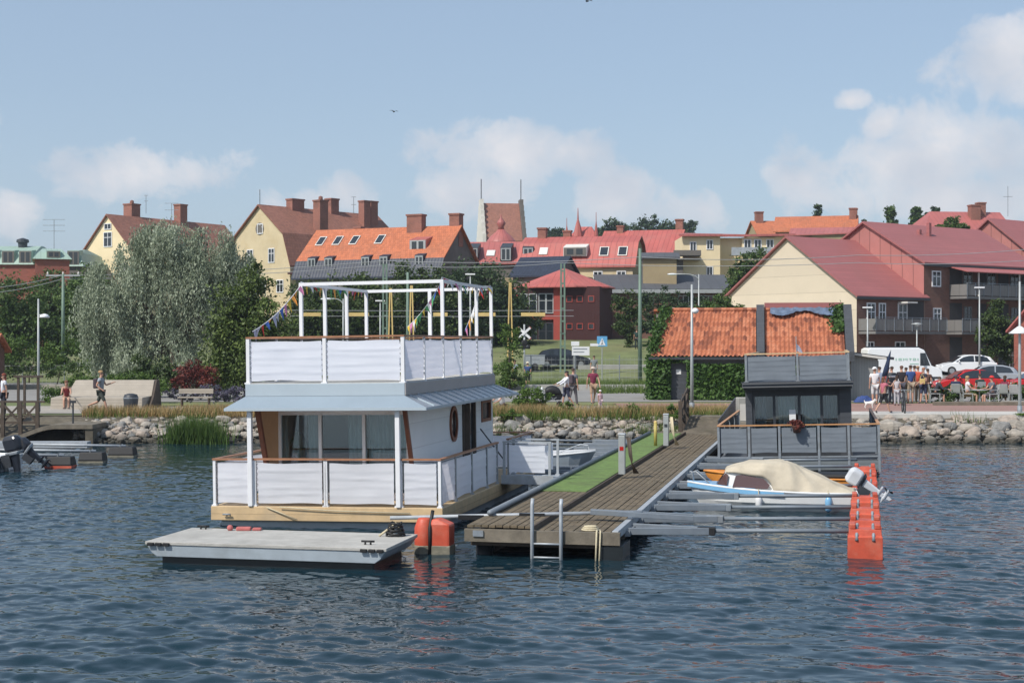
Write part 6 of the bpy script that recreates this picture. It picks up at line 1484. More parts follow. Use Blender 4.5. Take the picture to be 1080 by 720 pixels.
# yellow house with terraces
yy = 165.; B0 = G(20,yy)-1; q = thing('yellow_house', 'pale yellow flat roofed house with balconies behind the cream gable', 'house', (XX(720,yy),yy,B0), R(0)); s_ = yy/F
def Xl(px): return XX(px,yy)-XX(720,yy)
def Zl(py): return ZZ(py,yy)-B0
mb = MB(); mb.box(0,0,0,Xl(759.5),8,Zl(249)); mb.box(Xl(759.5),3,0,Xl(786),9,Zl(249)); mb.box(Xl(786),2.4,0,Xl(832),9,Zl(249)); mb.build('wall', M['yellow2'], q)
mb = MB(); mb.ext([(-.5,-.6,Zl(249.5)),(Xl(762),-.6,Zl(249.5)),(Xl(764),2.0,Zl(248.5)),(Xl(842),1.6,Zl(247.5)),(Xl(842),9.4,Zl(244)),(3,9.4,Zl(243)),(.6,3,Zl(246))],(0,0,.25)); mb.build('roof', M['redmetal'], q)
for px, py in ((731,260),(748.5,258),(748.5,286),):
    window(q, (Xl(px),0,Zl(py)), .75, 1.1, (0,-1))
for px in (792,803,816): window(q, (Xl(px),2.4,Zl(255.5)), .85, 1.0, (0,-1))
mb = MB(); mb.box(Xl(772),.4,Zl(269),Xl(814),2.0,Zl(268)); mb.box(Xl(772),.36,Zl(269),Xl(814),.40,Zl(260.5)); mb.build('terrace_rail', M['galv'], q)
mb = MB(); mb.box(Xl(709),-1.2,Zl(270.5),Xl(738),-.02,Zl(269.5)); mb.box(Xl(709),-1.25,Zl(270),Xl(738),-1.21,Zl(264.5)); mb.build('balcony', M['greywall'], q)
mb = MB(); mb.box(Xl(705),-.6,0,-.02,6,Zl(274)); mb.build('low_wing', M['greywall'], q)
mb = MB(); mb.box(Xl(697),-1.3,Zl(274.5),Xl(738),-.01,Zl(273)); mb.build('wing_roof', M['greywall'], q)
h8, ze, zr = house('orange_roofed_house', 'house with weathered orange tile roof and tall twin chimneys on dark gable', 818, 200, R(-14), 10.5, 9, 244, 230, 'olive', 'tile', 'greywall')
chimney(h8, 10.1, 3.6, zr-2, zr+.9, .9, .9); chimney(h8, 10.3, 5.2, zr-2, zr+1.0, .8, .9); 
mb = MB(); mb.box(5.0,-4.5,ze-3.5,11.5,-.4,ze-.9); mb.build('extension', M['olive'], h8); mb = MB(); mb.ext([(2.0,-4.8,ze-1.0),(11.8,-4.8,ze-.8),(11.8,0,ze+.25),(2.0,0,ze+.25)],(0,0,.15)); mb.build('extension_roof', M['redmetal'], h8)
h9, ze, zr = house('orange_roofed_house', 'small orange roofed house with a red chimney at the left of its ridge', 801, 215, R(5), 4.2, 8, 248, 234, 'olive', 'tile', 'olive')
chimney(h9, .9, 3.8, zr-1.2, zr+1.3, 1.1, 1.0)
h10, ze, zr = house('long_house', 'long far house with a faded red roof beyond the row houses', 976, 190, R(8), 12.5, 11, 250, 224, 'olive', 'redmetal', 'olive', hipL=3.0)
chimney(h10, 8.6, 4.2, zr-1.5, zr+.8, 1.3, 1.1); chimney(h10, 9.9, 5.0, zr-1, zr+1.2, 1., 1.)
# left: copper roofed blocks
def copper(label, px0, px1, Y, pw, pm, pt, wall, phi=0, nd=2):
    B0 = G(-40,Y)-1; q = thing('copper_roofed_block', label, 'building', (XX(px0,Y),Y,B0), phi); w = (XX(px1,Y)-XX(px0,Y))/math.cos(phi)
    z = lambda p: ZZ(p,Y)-B0
    mb = MB(); mb.box(0,0,0,w,10,z(pw)); mb.build('wall', M[wall], q)
    mb = MB(); r0, r1, r2 = z(pw), z(pm), z(pt)
    mb.loft([[(-.3,-.3,r0),(w+.3,-.3,r0),(w+.3,10.3,r0),(-.3,10.3,r0)],[(.3,.5,r1),(w-.3,.5,r1),(w-.3,9.5,r1),(.3,9.5,r1)],[(.8,4.5,r2),(w-.8,4.5,r2),(w-.8,5.5,r2),(.8,5.5,r2)]]); mb.build('roof', M['copperroof'], q)
    for k in range(nd):
        dormer(q, w*(k+.7)/(nd+.3), -.15, r0+.1, 1.5, r1-r0+.1, 1.5, 'copperroof', 'greywall', .1)
    return q
copper('copper green mansard block with grey dormers at the left edge', -40, 38, 172, 279, 266, 257, 'redbrick', 0, 4)
copper('red brick corner block with pale copper roof behind left trees', 37, 70, 165, 273, 266, 259.5, 'redbrick', R(18), 1)
copper('small copper roofed block with a dormer beside the yellow gable', 68, 86, 178, 281, 266, 261, 'greywall', 0, 1)
q = thing('rooftop_vent', 'dark round rooftop vent on the left copper roof', 'vent', P(24,259,176), 0); mb = MB(); mb.lathe((0,0,-.6),[(.5,0),(.55,.9),(.75,1.0),(.7,1.3),(.1,1.5)],12); mb.build('cowl', M['dark'], q)
q, ze, zr = house('kiosk', 'small red roofed kiosk at the far left edge', -50, 92, R(0), 2.2, 3, 369, 354, 'brown', 'tile')
aerial('tall tv aerial with three crossbars above the left copper roofs', 57, 262, 174, 3.4, 3, 2.6)
aerial('thin rod aerial on the capped chimney', 154, 221, 188, 1.8, 2, .5)
aerial('comb aerial on the roof behind the willow top', 181, 232, 195, 2.2, 2, 1.8)
aerial('small aerial above the gambrel house chimneys', 373, 228, 185, 2.4, 2, .6)
aerial('tall bent mast aerial on the far right roof', 1063, 224, 192, 3.4, 1, 1.2)
aerial('low wide aerial on the red roofs below the church', 573, 252, 172, 1.0, 1, 1.0)
# ---------------------------------------------------------------- trees
def willow():
    Y = 91.; px0 = 185; bx = XX(px0,Y); bz = G(bx,Y); s = Y/F
    t = thing('willow', 'big silver green weeping willow behind the lounge bench', 'tree', (bx,Y,bz))
    bl = [(182,256,32),(150,268,34),(218,264,34),(248,282,28),(118,292,30),(150,290,36),(215,285,36),(118,318,32),(180,315,62),(245,300,34),(135,350,38),(215,340,48),(175,365,45),(105,345,22),(130,378,26)]
    V = []; Cc = []
    for px, py, r in bl:
        p = P(px,py,Y); c = np.array([p.x-bx, random.uniform(-.5,.5)*r*s, p.z-bz]); n = int(r*9)
        kc = max(5, int(r*.32)); dc = unit(RNG.normal(size=(kc,3))+np.array([0,-.3,.4])); ix = RNG.integers(0,kc,n)
        d = unit(dc[ix]+RNG.normal(size=(n,3))*.23); st = c+d*r*s*(.50+.55*RNG.random((kc,1)))[ix]*(.88+.24*RNG.random((n,1)))
        for q, dd in zip(st, d):
            ln = random.uniform(.9,2.4); k = int(ln*15); u = RNG.random((k,1)); o = np.array([dd[0],dd[1],0])*.35
            pts = q+o*u*1.2+np.array([0,0,-1])*ln*u**1.25+RNG.normal(size=(k,3))*.09; Cc.append(pts)
    C = np.concatenate(Cc); C[:,2] = np.maximum(C[:,2], .3)
    quads_obj('crown', leaf_quads(C, .19, .34, .8), L['willow'], t)
    mb = MB(); mb.tube([(0,0,-.3),(.1,0,1.6),(-.1,0,3.2)],[.55,.42,.36],9)
    for px, py, r in bl: p = P(px,py,Y); mb.tube([(0,0,2.6),((p.x-bx)*.5,.1,2.6+(p.z-bz-2.6)*.6),(p.x-bx,0,p.z-bz)],[.22,.14,.04],6)
    mb.build('trunk', M['bark'], t, smooth=True)
willow()
ptree('broadleaf_tree', 'dense dark green tree between the willow and the houseboat', 'tree', 262, 79, [(266,300,18),(257,322,27),(282,335,24),(240,345,26),(262,352,36),(290,362,28),(238,375,28),(268,385,42),(298,388,26),(228,398,22)], 26000, .20, L['olive'], trunk=.22, squash=.9)
ptree('broadleaf_tree', 'rounded mid green tree at the far left edge', 'tree', 14, 118, [(10,318,28),(-12,345,32),(28,345,28),(8,370,30)], 14000, .28, L['mid'], trunk=.2)
ptree('broadleaf_tree', 'dark tree under the brick block left of the crossarm pole', 'tree', 58, 125, [(50,308,20),(75,310,22),(58,335,26),(38,330,18),(82,345,22),(60,362,24)], 15000, .28, L['mid'], trunk=.2)
ptree('broadleaf_tree', 'mid green tree filling the gap left of the willow', 'tree', 100, 112, [(98,302,20),(86,320,22),(108,330,24),(92,350,24),(106,368,24)], 12000, .26, L['mid'], trunk=.2)
ptree('shrub', 'bright green shrub mound below the left trees', 'shrub', 30, 102, [(15,368,18),(42,372,18),(66,374,16),(90,378,15),(-10,372,18)], 5000, .2, L['bright'], trunk=.05)
ptree('hedge', 'clipped dark hedge along the left lawn', 'hedge', 60, 97, [(x,390,11) for x in range(-20,150,13)], 7000, .14, L['mid'], trunk=.04, limbs=False)
ptree('hedge', 'low light green hedge behind the lounge bench', 'hedge', 100, 73, [(50,414,10),(62,412,11),(75,409,12),(90,406,12),(106,405,12),(122,405,12),(138,403,12),(152,404,12),(166,406,11)], 9000, .11, L['bright'], trunk=.04, limbs=False)
ptree('shrub', 'dark shrub mass below the willow by the red bush', 'shrub', 170, 80, [(135,398,15),(158,398,16),(180,396,18),(150,388,14)], 5000, .16, L['dark'], trunk=.05)
ptree('red_bush', 'dark red leaved bush right of the willow foot', 'shrub', 203, 76, [(196,397,14),(212,399,15),(205,390,11),(224,404,10),(188,405,9)], 3600, .15, L['red'], trunk=.04)
ptree('lavender_bed', 'pale violet lavender bed right of the small bench', 'flower bed', 222, 70, [(182,416,8),(196,415,8),(210,414,8),(224,414,9),(238,414,9),(252,414,9)], 4500, .10, L['purple'], trunk=0)
for i, (px, pb, lm, lab) in enumerate((
    (335, [(330,318,26),(345,335,30),(325,355,28),(345,372,26)], 'dark', 'dark tree seen through the left bays of the roof frame'),
    (385, [(380,312,24),(400,325,28),(375,345,30),(398,362,28),(375,380,24)], 'dark', 'dark tree behind the middle left of the roof frame'),
    (440, [(432,305,26),(455,310,26),(440,335,34),(425,360,28),(460,355,28)], 'dark', 'broad dark tree behind the middle of the roof frame'),
    (500, [(490,296,24),(515,302,26),(480,318,26),(505,330,30),(525,325,24),(498,358,30),(475,352,24)], 'far', 'tall deep green tree behind the right end of the roof frame'),
    (540, [(535,318,22),(548,335,20),(532,350,24),(545,368,20)], 'dark', 'dark tree left of the red pavilion house'))):
    ptree('broadleaf_tree', lab, 'tree', px, 122+i*3, pb, 15000, .30, L[lm], 'trees behind the roof frame', trunk=.2)
ptree('shrub', 'yellow green shrub at the right end of upper deck', 'shrub', 537, 92, [(532,385,14),(540,365,13),(536,350,11),(530,402,14),(548,398,10)], 3500, .18, L['bright'], trunk=.05)
ptree('shrub', 'leafy shore shrub right of the houseboat canopy', 'shrub', 556, 66, [(548,423,11),(562,419,12),(571,426,10),(555,432,10)], 3200, .12, L['bright'], trunk=.03)
ptree('shrub', 'small shrub among the stones right of houseboat cabin', 'shrub', 541, 60.4, [(540,443,9),(535,452,8),(547,453,7)], 1600, .11, L['bright'], trunk=.02)
ptree('shrub', 'upright green shrub above the stones near stroller', 'shrub', 595, 61.6, [(593,434,7),(600,430,6),(597,441,8)], 1500, .12, L['bright'], trunk=.02)
ptree('shrub', 'green shrub in the dry grass right of the child', 'shrub', 664, 61.4, [(655,436,8),(668,433,8),(676,440,7)], 1500, .12, L['bright'], trunk=.02)
ptree('shrub', 'yellow green grassy shrub by the landing ramp railing', 'shrub', 710, 59.8, [(707,434,7,0),(712,445,8,0),(708,455,7,0)], 1800, .12, L['bright'], trunk=.02)
ptree('shrub', 'small light shrub in the right shore stones', 'shrub', 1076, 60.9, [(1076,456,7),(1082,450,7)], 900, .11, L['bright'], trunk=.02)
ptree('young_tree', 'young lawn tree on a thin trunk left of thick mast', 'tree', 662, 130, [(660,318,12),(668,332,13),(655,340,12),(663,352,11)], 5200, .22, L['dark'], trunk=.07)
ptree('shrub', 'dull green shrubs below the long flat roof', 'shrub', 700, 136, [(680,322,14),(700,318,14),(722,322,15),(690,338,15),(712,338,14),(735,326,13),(675,345,12)], 9000, .22, L['far'], trunk=.06)
ptree('shrub', 'bright green shrub over the shed roof ridge', 'shrub', 762, 92, [(748,325,9),(762,320,11),(776,325,8),(738,330,8)], 4500, .16, L['mid'], trunk=.05)
ptree('broadleaf_tree', 'green tree at the left edge of the cream gable', 'tree', 784, 135, [(782,280,12),(796,274,12),(776,296,12),(790,290,14),(770,308,11)], 7500, .24, L['mid'], trunk=.1)
ptree('broadleaf_tree', 'dark tree before the right balconies', 'tree', 1050, 112, [(1050,336,14),(1042,350,14),(1058,352,15),(1046,365,14),(1062,366,12),(1052,322,8)], 8000, .22, L['dark'], trunk=.1)
ptree('sparse_tree', 'thin sparse young tree behind the white car', 'tree', 995, 121, [(992,357,7),(1000,360,7),(995,366,6)], 260, .20, L['bright'], trunk=.05)
for i, (px, pb, lab) in enumerate(((690,[(648,243,10),(635,245,7),(655,243,7)],'low dark tree crown on the skyline right of spires'),(690,[(672,243,10),(688,242,12),(703,243,11)],'wide dark tree crown on the skyline behind red roof'),(722,[(716,241,9),(726,242,8),(720,247,9)],'small round tree crown on the skyline left of yellow house'),(585,[(582,248,7),(590,249,7)],'low tree crown on the skyline left of spires'))):
    ptree('skyline_tree', lab, 'tree', px, 330+i*6, pb, 5000, .6, L['far'], 'trees on the town skyline', trunk=.3, per=60)
for px, py, w, h_, lab in ((863,224,5,8,'small dark poplar above the orange roof'),(939,227,6.5,10,'tall dark poplar left of the paler pair'),(963.5,230,4.5,10,'pale slim poplar with the leaning top'),(968.5,226,4.5,11,'tallest pale slim poplar'),(985,225,5.5,8,'dark poplar at the left end of far red roof'),(979,229,4.5,6,'short dark poplar beside the far red roof'),(913,236,4,6,'dark poplar top right of the twin chimneys')):
    ptree('poplar', lab, 'tree', px, 250, [(px,py,w*.8,0,h_),(px+w*.2,py+h_,w,0,h_),(px-w*.1,py+h_*2,w,0,h_)], 3000, .5, L['mid' if 'pale' in lab else 'far'], 'poplars on the skyline', trunk=.2, per=60)
ptree('shrub', 'round green bush on the row house ridge line', 'shrub', 1004, 150, [(1004,238,9),(993,241,7),(1015,241,7)], 4000, .26, L['mid'], trunk=.1)
ptree('hedge', 'low dark hedge in front of the red cars', 'hedge', 1035, 74.5, [(x,413.5,9) for x in range(985,1100,9)], 9000, .12, L['mid'], trunk=.03, limbs=False)
# ---------------------------------------------------------------- people on the quay
def at(px, pyf, Y=None):
    Y = Y or (H0-QZ)*F/(pyf-360); return (XX(px,Y), Y, G(XX(px,Y),Y)+.03)
B = math.pi      # facing away from the viewer
GR = 'people standing in a group by the shed'
person('man in white shirt and white cap seen from behind beside the plank annex', at(922.5,427), B, (.72,.70,.70), (.55,.55,.55), h=1.72, group=GR, hat=(.8,.8,.8), lswing=(3,-3), shoes=(.4,.4,.4))
person('girl in pink top and black shorts walking nearest the quay edge, arm held out', at(932,437), B*.62, (.45,.13,.17), (.02,.02,.025), (.16,.06,.03), 1.5, GR, lswing=(22,-20), knee=(5,18), aswing=(70,-10), elbow=(70,15), female=True)
pb = person('person in black and white banded top and dark trousers in the group', at(940.5,426.5), B*1.1, (.06,.07,.08), (.03,.035,.05), h=1.76, group=GR, trouser='long', sleeve='long', aswing=(15,10))
mb = MB(); mb.lathe((0,0,1.28),[(.185,0),(.19,.05),(.185,.10)],16,0,1,.85); mb.build('white_band', cloth((.7,.7,.7)), pb, smooth=True)
person('small person in pale grey clothes between the taller dark dressed people', at(945.8,428), B*.9, (.45,.43,.44), (.40,.40,.42), h=1.35, group=GR, trouser='long', female=True)
person('person in black tee shirt and dark jeans in the middle of the group', at(950.8,425.5), B, (.025,.02,.025), (.06,.06,.08), (.12,.06,.04), h=1.78, group=GR, trouser='long', elbow=(40,35))
person('man in blue shirt and beige shorts seen from behind, centre of group', at(960.3,425.5), B*1.04, (.035,.08,.24), (.33,.27,.2), h=1.80, group=GR, aout=(12,12))
person('person in orange red shirt partly behind the dark shirted one', at(968,424), B*.8, (.50,.08,.04), (.08,.06,.05), (.3,.18,.1), h=1.74, group=GR, trouser='long')
person('person in dark tee with a yellow shoulder bag at right of the group', at(974,426), -B*.4, (.03,.03,.045), (.035,.045,.09), (.3,.14,.08), h=1.70, group=GR, elbow=(50,60), lswing=(8,-8))
GX = [(927.5,425,B*1.05,(.30,.36,.48),(.10,.11,.16),1.72,'person in faded blue shirt just right of the white capped man','long'),
 (936.5,424,B*.92,(.40,.07,.07),(.04,.04,.05),1.70,'person in dark red shirt behind the black and white banded top','long'),
 (955.5,423.5,B*1.1,(.55,.52,.48),(.12,.10,.08),1.66,'person in beige top half hidden between black tee and blue shirt','long'),
 (964.5,423.5,B,(.02,.03,.035),(.03,.03,.04),1.75,'dark dressed person half hidden right of the man in blue shirt','long'),
 (978.5,424.5,B*.7,(.10,.05,.04),(.16,.12,.09),1.62,'person in brown top at the right end of the group','shorts')]
for px_, pf_, rz_, sh_, lg_, hh_, lb_, tr_ in GX: person(lb_, at(px_, pf_), rz_, sh_, lg_, h=hh_, group=GR, trouser=tr_, elbow=(30,20))
c = at(974,426); q = thing('shoulder_bag', 'yellow shoulder bag carried by the dark shirted person', 'bag', (c[0]-.12,c[1]-.24,c[2]+.95), 0)
mb = MB(); mb.box(-.13,-.05,0,.13,.05,.26); mb.build('pouch', M['barrier'], q, bevel=.03); mb = MB(); mb.tube([(-.12,0,.25),(0,.1,.52),(.12,0,.25)], .015, 5); mb.build('strap', M['barrier'], q)
def chair(label, loc, rotz, m='pole'):
    t = thing('garden_chair', label, 'chair', loc, rotz, 'plastic chairs on the quay')
    mb = MB(); mb.box(-.24,-.24,.42,.24,.22,.46); mb.build('seat', M[m], t, bevel=.015)
    mb = MB(); mb.hexa([(-.23,.20,.46),(.23,.20,.46),(.23,.24,.46),(-.23,.24,.46),(-.21,.30,.90),(.21,.30,.90),(.21,.34,.90),(-.21,.34,.90)]); mb.build('backrest', M[m], t, bevel=.015)
    for x in (-.22,.22):
        for y in (-.21,.22): mb = MB(); mb.bar((x,y,.43),(x*1.1,y*1.12,0),.035); mb.build('leg', M[m], t)
        mb = MB(); mb.bar((x*1.1,-.22,.64),(x*1.1,.26,.66),.04,.03); mb.build('armrest', M[m], t)
    return t
def sitter(label, px, py, rz, chl, **k):
    p = at(px, py); person(label, (p[0],p[1],p[2]-.04), rz, sit=True, **k); chair(chl, p, rz)
sitter('seated person in dark jacket leaning forward before the red car bonnet', 986, 425, B*.45, 'grey chair of the person in the dark jacket', shirt=(.04,.045,.06), legs=(.06,.05,.05), lean=22, sleeve='long', group='people seated on the quay', aswing=(35,35), elbow=(50,50))
sitter('seated person in white top and tan shorts turned right', 1020.5, 425, -B*.55+B, 'grey chair of the person in the white top', shirt=(.72,.68,.7), legs=(.35,.26,.16), hair=(.4,.25,.12), female=True, group='people seated on the quay', aswing=(30,30), elbow=(40,50))
sitter('seated person in grey shirt and red cap turned left', 1046, 425.5, -B*.45, 'grey chair of the person in the red cap', shirt=(.13,.14,.17), legs=(.14,.12,.13), hat=(.55,.03,.03), group='people seated on the quay', aswing=(35,30), elbow=(45,50))
sitter('seated person in dark green top facing away between two others', 1033.5, 421, B, 'grey chair of the person in dark green', shirt=(.02,.04,.035), legs=(.02,.03,.03), group='people seated on the quay')
sitter('seated person in navy top and cap beside the red car, facing away', 1008, 424, B*.9, 'chair of the person in the navy top', shirt=(.02,.03,.07), legs=(.05,.05,.06), group='people seated on the quay', hat=(.05,.05,.08))
sitter('seated person in maroon top at right, near the tall lamp', 1060, 424.5, B*.8, 'chair of the person in the maroon top', shirt=(.22,.03,.06), legs=(.05,.04,.05), group='people seated on the quay', female=True)
chair('empty pale grey chair behind the girl in pink', at(938,424), -1.2); chair('empty pale grey chair at far right beside tall lamp', at(1071,425), 2.5)
q = thing('cafe_table', 'low grey cafe table between the seated people', 'table', at(1033,427), 0)
mb = MB(); mb.lathe((0,0,.68),[(.38,0),(.38,.03)],18); mb.build('table_top', M['pole'], q); mb = MB(); mb.tube([(0,0,.02),(0,0,.68)],.03,8); mb.lathe((0,0,0),[(.24,0),(.2,.03)],14); mb.build('pedestal', M['galvd'], q)
person('person in light blue shirt behind the fence right of the van', (XX(987,118.5),118.5,1.45), B, (.30,.42,.62), (.25,.2,.16), h=1.7)
person('man in maroon tee shirt and tan shorts walking toward the water', at(625.5,427), .15, (.20,.025,.06), (.36,.24,.16), (.35,.3,.27), 1.74, lswing=(16,-14), knee=(4,26), aswing=(-14,18), aout=(16,16), hat=(.5,.42,.36))
person('person in white long sleeved top and navy shorts pushing the stroller', at(597.5,430), -B*.42, (.72,.72,.76), (.04,.045,.08), (.025,.02,.02), 1.62, sleeve='long', lswing=(16,-14), knee=(4,24), aswing=(50,45), elbow=(18,18), female=True)
person('grey dressed person with backpack walking behind the stroller pusher', at(604.5,428.5), B*.8, (.12,.13,.15), (.13,.12,.13), (.06,.04,.03), 1.72, lswing=(14,-14), knee=(2,20), extra='backpack', trouser='long')
person('toddler in pale pink clothes standing at the dry grass', at(633,434), .6, (.62,.42,.46), (.62,.48,.52), (.6,.5,.42), .88, trouser='long', hat=(.75,.68,.66))
person('person in navy skirt carrying a pale jacket beside the road, left of two', at(543,408.5), -.4, (.32,.37,.45), (.02,.025,.05), h=1.68, aswing=(25,10), elbow=(60,20), group='two people beside the road')
person('person in blue tee and black shorts beside the road, right of two', at(556.5,409.5), B*.9, (.03,.06,.17), (.02,.02,.025), (.5,.4,.25), 1.62, group='two people beside the road', hat=(.6,.55,.42))
person('grey dressed person standing by the wire fence on the lawn', (XX(626.5,103),103,G(XX(626.5,103),103)), 0, (.20,.22,.23), (.15,.15,.15), h=1.75, trouser='long')
person('dark green dressed person on the lawn left of thick mast', (XX(671.5,128),128,G(XX(671.5,128),128)), B, (.02,.05,.045), (.02,.03,.03), h=1.7, trouser='long')
p = at(531,430.5); person('person in white shirt crouched beside dark bags near the canopy end', (p[0],p[1],p[2]-.38), -.9, (.72,.72,.74), (.04,.04,.05), sit=True, lean=25, aswing=(40,40), elbow=(30,30))
person('runner in grey tee and dark shorts with a maroon backpack on left promenade', at(106.5,439.5,61.7), B*.5, (.30,.33,.36), (.06,.07,.06), (.4,.25,.12), 1.76, lswing=(26,-22), knee=(8,48), aswing=(-25,30), elbow=(80,80), extra='backpack')
person('person in red top sitting hunched on the wooden lounge bench', (XX(71,67),66.9,QZ+.06), .25, (.22,.03,.035), (.45,.28,.2), (.16,.07,.04), 1.68, sit=True, lean=28, aswing=(38,38), elbow=(42,42), sleeve='none', female=True)
person('red haired person in white top and dark trousers at left edge', at(4,445,60.0), -B*.3, (.68,.68,.72), (.03,.03,.045), (.20,.05,.03), 1.68, trouser='long', female=True, aswing=(10,-10))
# stroller, bicycle, dog, parasol, bags
p = at(580,431); q = thing('stroller', 'dark hooded stroller with a white cloth pushed through the grass', 'stroller', p, -B*.5+B)
mb = MB(); mb.grid(lambda u,v: (.30*math.cos(v*math.pi), -.1-.42*math.cos(u*2.6-.2), .62+.40*math.sin(u*2.6-.2)*math.sin(v*math.pi)**.3), 10, 10); mb.build('hood', M['black'], q, smooth=True, solid=.02)
mb = MB(); mb.loft([[(-.2,-.5,.38),(.2,-.5,.38),(.2,.2,.38),(-.2,.2,.38)],[(-.27,-.6,.66),(.27,-.6,.66),(.27,.28,.66),(-.27,.28,.66)]]); mb.build('bassinet', M['motor'], q, bevel=.05)
mb = MB()
for s in (-.24,.24): mb.bar((s,-.45,.2),(s,.62,1.02),.03); mb.bar((s,.35,.2),(s,-.3,.5),.03)
mb.bar((-.24,.62,1.02),(.24,.62,1.02),.035); mb.build('frame', M['galvd'], q)
for s in (-.26,.26):
    for y in (-.45,.38): mb = MB(); mb.tube([(s-.02,y,.16),(s+.02,y,.16)],.16,16); mb.build('wheel', M['tyre'], q)
mb = MB(); mb.box(-.22,.30,.45,.22,.42,.95); mb.build('white_cloth', M['white'], q, bevel=.04)
p = at(953,436.5); q = thing('bicycle', 'dark bicycle standing end on at the quay edge by the group', 'bicycle', p, -.17)
for y in (-.52,.52):
    mb = MB(); n = 22
    mb.tube([(0,y+.33*math.cos(a),.34+.33*math.sin(a)) for a in [i*2*math.pi/n for i in range(n+1)]], .022, 6); w = mb.build('wheel', M['tyre'], q, smooth=True)
    mb = MB()
    for k in range(8): a = k*math.pi/8; mb.tube([(0,y+.32*math.cos(a),.34+.32*math.sin(a)),(0,y-.32*math.cos(a),.34-.32*math.sin(a))], .004, 3)
    mb.build('spokes', M['rim'], w)
mb = MB()
for a, b in (((0,-.52,.34),(0,-.42,.92)),((0,-.44,.82),(0,.05,.30)),((0,.05,.30),(0,.2,.82)),((0,-.43,.86),(0,.19,.78)),((0,.05,.3),(0,.52,.34)),((0,.2,.8),(0,.52,.34))): mb.tube([a,b],.018,6)
mb.build('frame', M['dark'], q)
mb = MB(); mb.tube([(-.28,-.30,1.0),(-.1,-.42,1.0),(.1,-.42,1.0),(.28,-.30,1.0)],.015,6); mb.build('handlebar', M['galvd'], q); mb = MB(); mb.ball((0,.22,.90),.09,.15,.05); mb.build('saddle', M['black'], q, smooth=True)
mb = MB(); mb.tube([(0,-.42,.9),(0,-.42,1.0)],.02,6); mb.tube([(0,.2,.8),(0,.22,.9)],.018,6); mb.build('stem', M['galvd'], q)
p = at(917,431.5); t = thing('dog', 'small white dog standing on the quay beside the girl in pink', 'dog', p, 1.2)
J = {}; E = []
def ad(n, p_, r, par=None):
    J[n] = (p_, r); 
    if par: E.append((par, n))
ad('hip',(0,.20,.33),.09); ad('mid',(0,.02,.34),.095,'hip'); ad('chest',(0,-.16,.34),.11,'mid'); ad('neck',(0,-.26,.44),.07,'chest'); ad('head',(0,-.32,.52),.075,'neck'); ad('muz',(0,-.44,.49),.035,'head')
ad('t1',(0,.30,.42),.03,'hip'); ad('t2',(0,.30,.52),.025,'t1')
for s in (-1,1):
    ad(f'ea{s}',(s*.06,-.30,.60),.025,'head'); ad(f'sh{s}',(s*.07,-.17,.27),.05,'chest'); ad(f'fk{s}',(s*.07,-.18,.13),.028,f'sh{s}'); ad(f'fp{s}',(s*.07,-.20,.02),.03,f'fk{s}')
    ad(f'th{s}',(s*.07,.16,.25),.06,'hip'); ad(f'ho{s}',(s*.07,.27,.13),.026,f'th{s}'); ad(f'hp{s}',(s*.07,.22,.02),.03,f'ho{s}')
skin_mesh('body', J, E, 'mid', t, cloth((.68,.66,.62))); t.scale = (.75,.75,.75)
mb = MB(); mb.ball((0,-.475,.495),.018); mb.ball((-.04,-.385,.545),.012); mb.ball((.04,-.385,.545),.012); mb.build('nose_and_eyes', M['black'], t, smooth=True)
p = P(934,424,71); q = thing('parasol', 'closed dark blue parasol leaning by the annex door', 'parasol', p, 0)
mb = MB(); mb.tube([(-.35,0,0),(.25,0,2.5)], .025, 6); mb.build('pole', M['pole'], q); mb = MB(); mb.loft([[(-.35+.6*u+r*math.cos(a)*(1+.25*math.sin(a*4)), r*math.sin(a), 2.5*u) for a in [k*math.pi/8 for k in range(16)]] for u, r in ((.5,.13),(.65,.12),(.85,.07),(.98,.02))]); mb.build('canopy', mat('parasol_blue', (.015,.03,.07), .9, .15, 4), q, smooth=True)
p = at(911,424.5); q = thing('tarp_heap', 'blue tarp heap at the foot of the plank annex', 'tarpaulin', (p[0],p[1],p[2]), 0)
mb = MB(); mb.grid(lambda u,v: ((u-.5)*1.0, (v-.5)*.6, (.30*(math.sin(u*math.pi)*math.sin(v*math.pi))**.6)*(1+.5*noise.noise((u*5,v*5,2)))), 14, 10); mb.build('sheet', mat('tarp_blue', (.03,.06,.2), .7, .2, 4), q)
p = at(985,428); q = thing('quay_beam', 'long low timber beam lying along the brick walk', 'beam', (XX(985,70),70,QZ), 0)
mb = MB(); mb.box(0,0,0,5.5,.25,.2); mb.build('timber', M['greywood'], q, bevel=.02)
# ---------------------------------------------------------------- vehicles
vy = 101.; q = thing('van', 'white delivery van with green lettering on the side behind the crowd', 'van', (XX(950,vy),vy,G(28,vy)+.03), 0)
prof = [(-2.55,.3),(-2.6,1.0),(-2.5,2.45),(-2.3,2.55),(1.0,2.55),(1.35,2.4),(1.85,1.35),(2.5,1.1),(2.62,.6),(2.55,.3)]
mb = MB(); mb.loft([[(x*(.99 if abs(y) > .9 else 1),y,z if abs(y) < .95 else .3+(z-.3)*.985) for x, z in prof] for y in (-1.,-.93,.93,1.)]); mb.build('body', M['carwhite'], q, bevel=.04)
mb = MB(); mb.ext([(1.05,-1.012,1.35),(1.72,-1.012,1.35),(1.4,-1.012,2.2),(1.05,-1.012,2.2)],(0,.01,0)); mb.build('side_window', M['glass'], q)
mb = MB(); mb.ext([(1.86,-.85,1.40),(1.86,.85,1.40),(1.42,.8,2.33),(1.42,-.8,2.33)],(.02,0,.01)); mb.build('windscreen', M['glass'], q)
mb = MB(); mb.box(-2.55,-1.012,.45,2.4,-1.0,.6); mb.build('side_moulding', M['dark'], q)
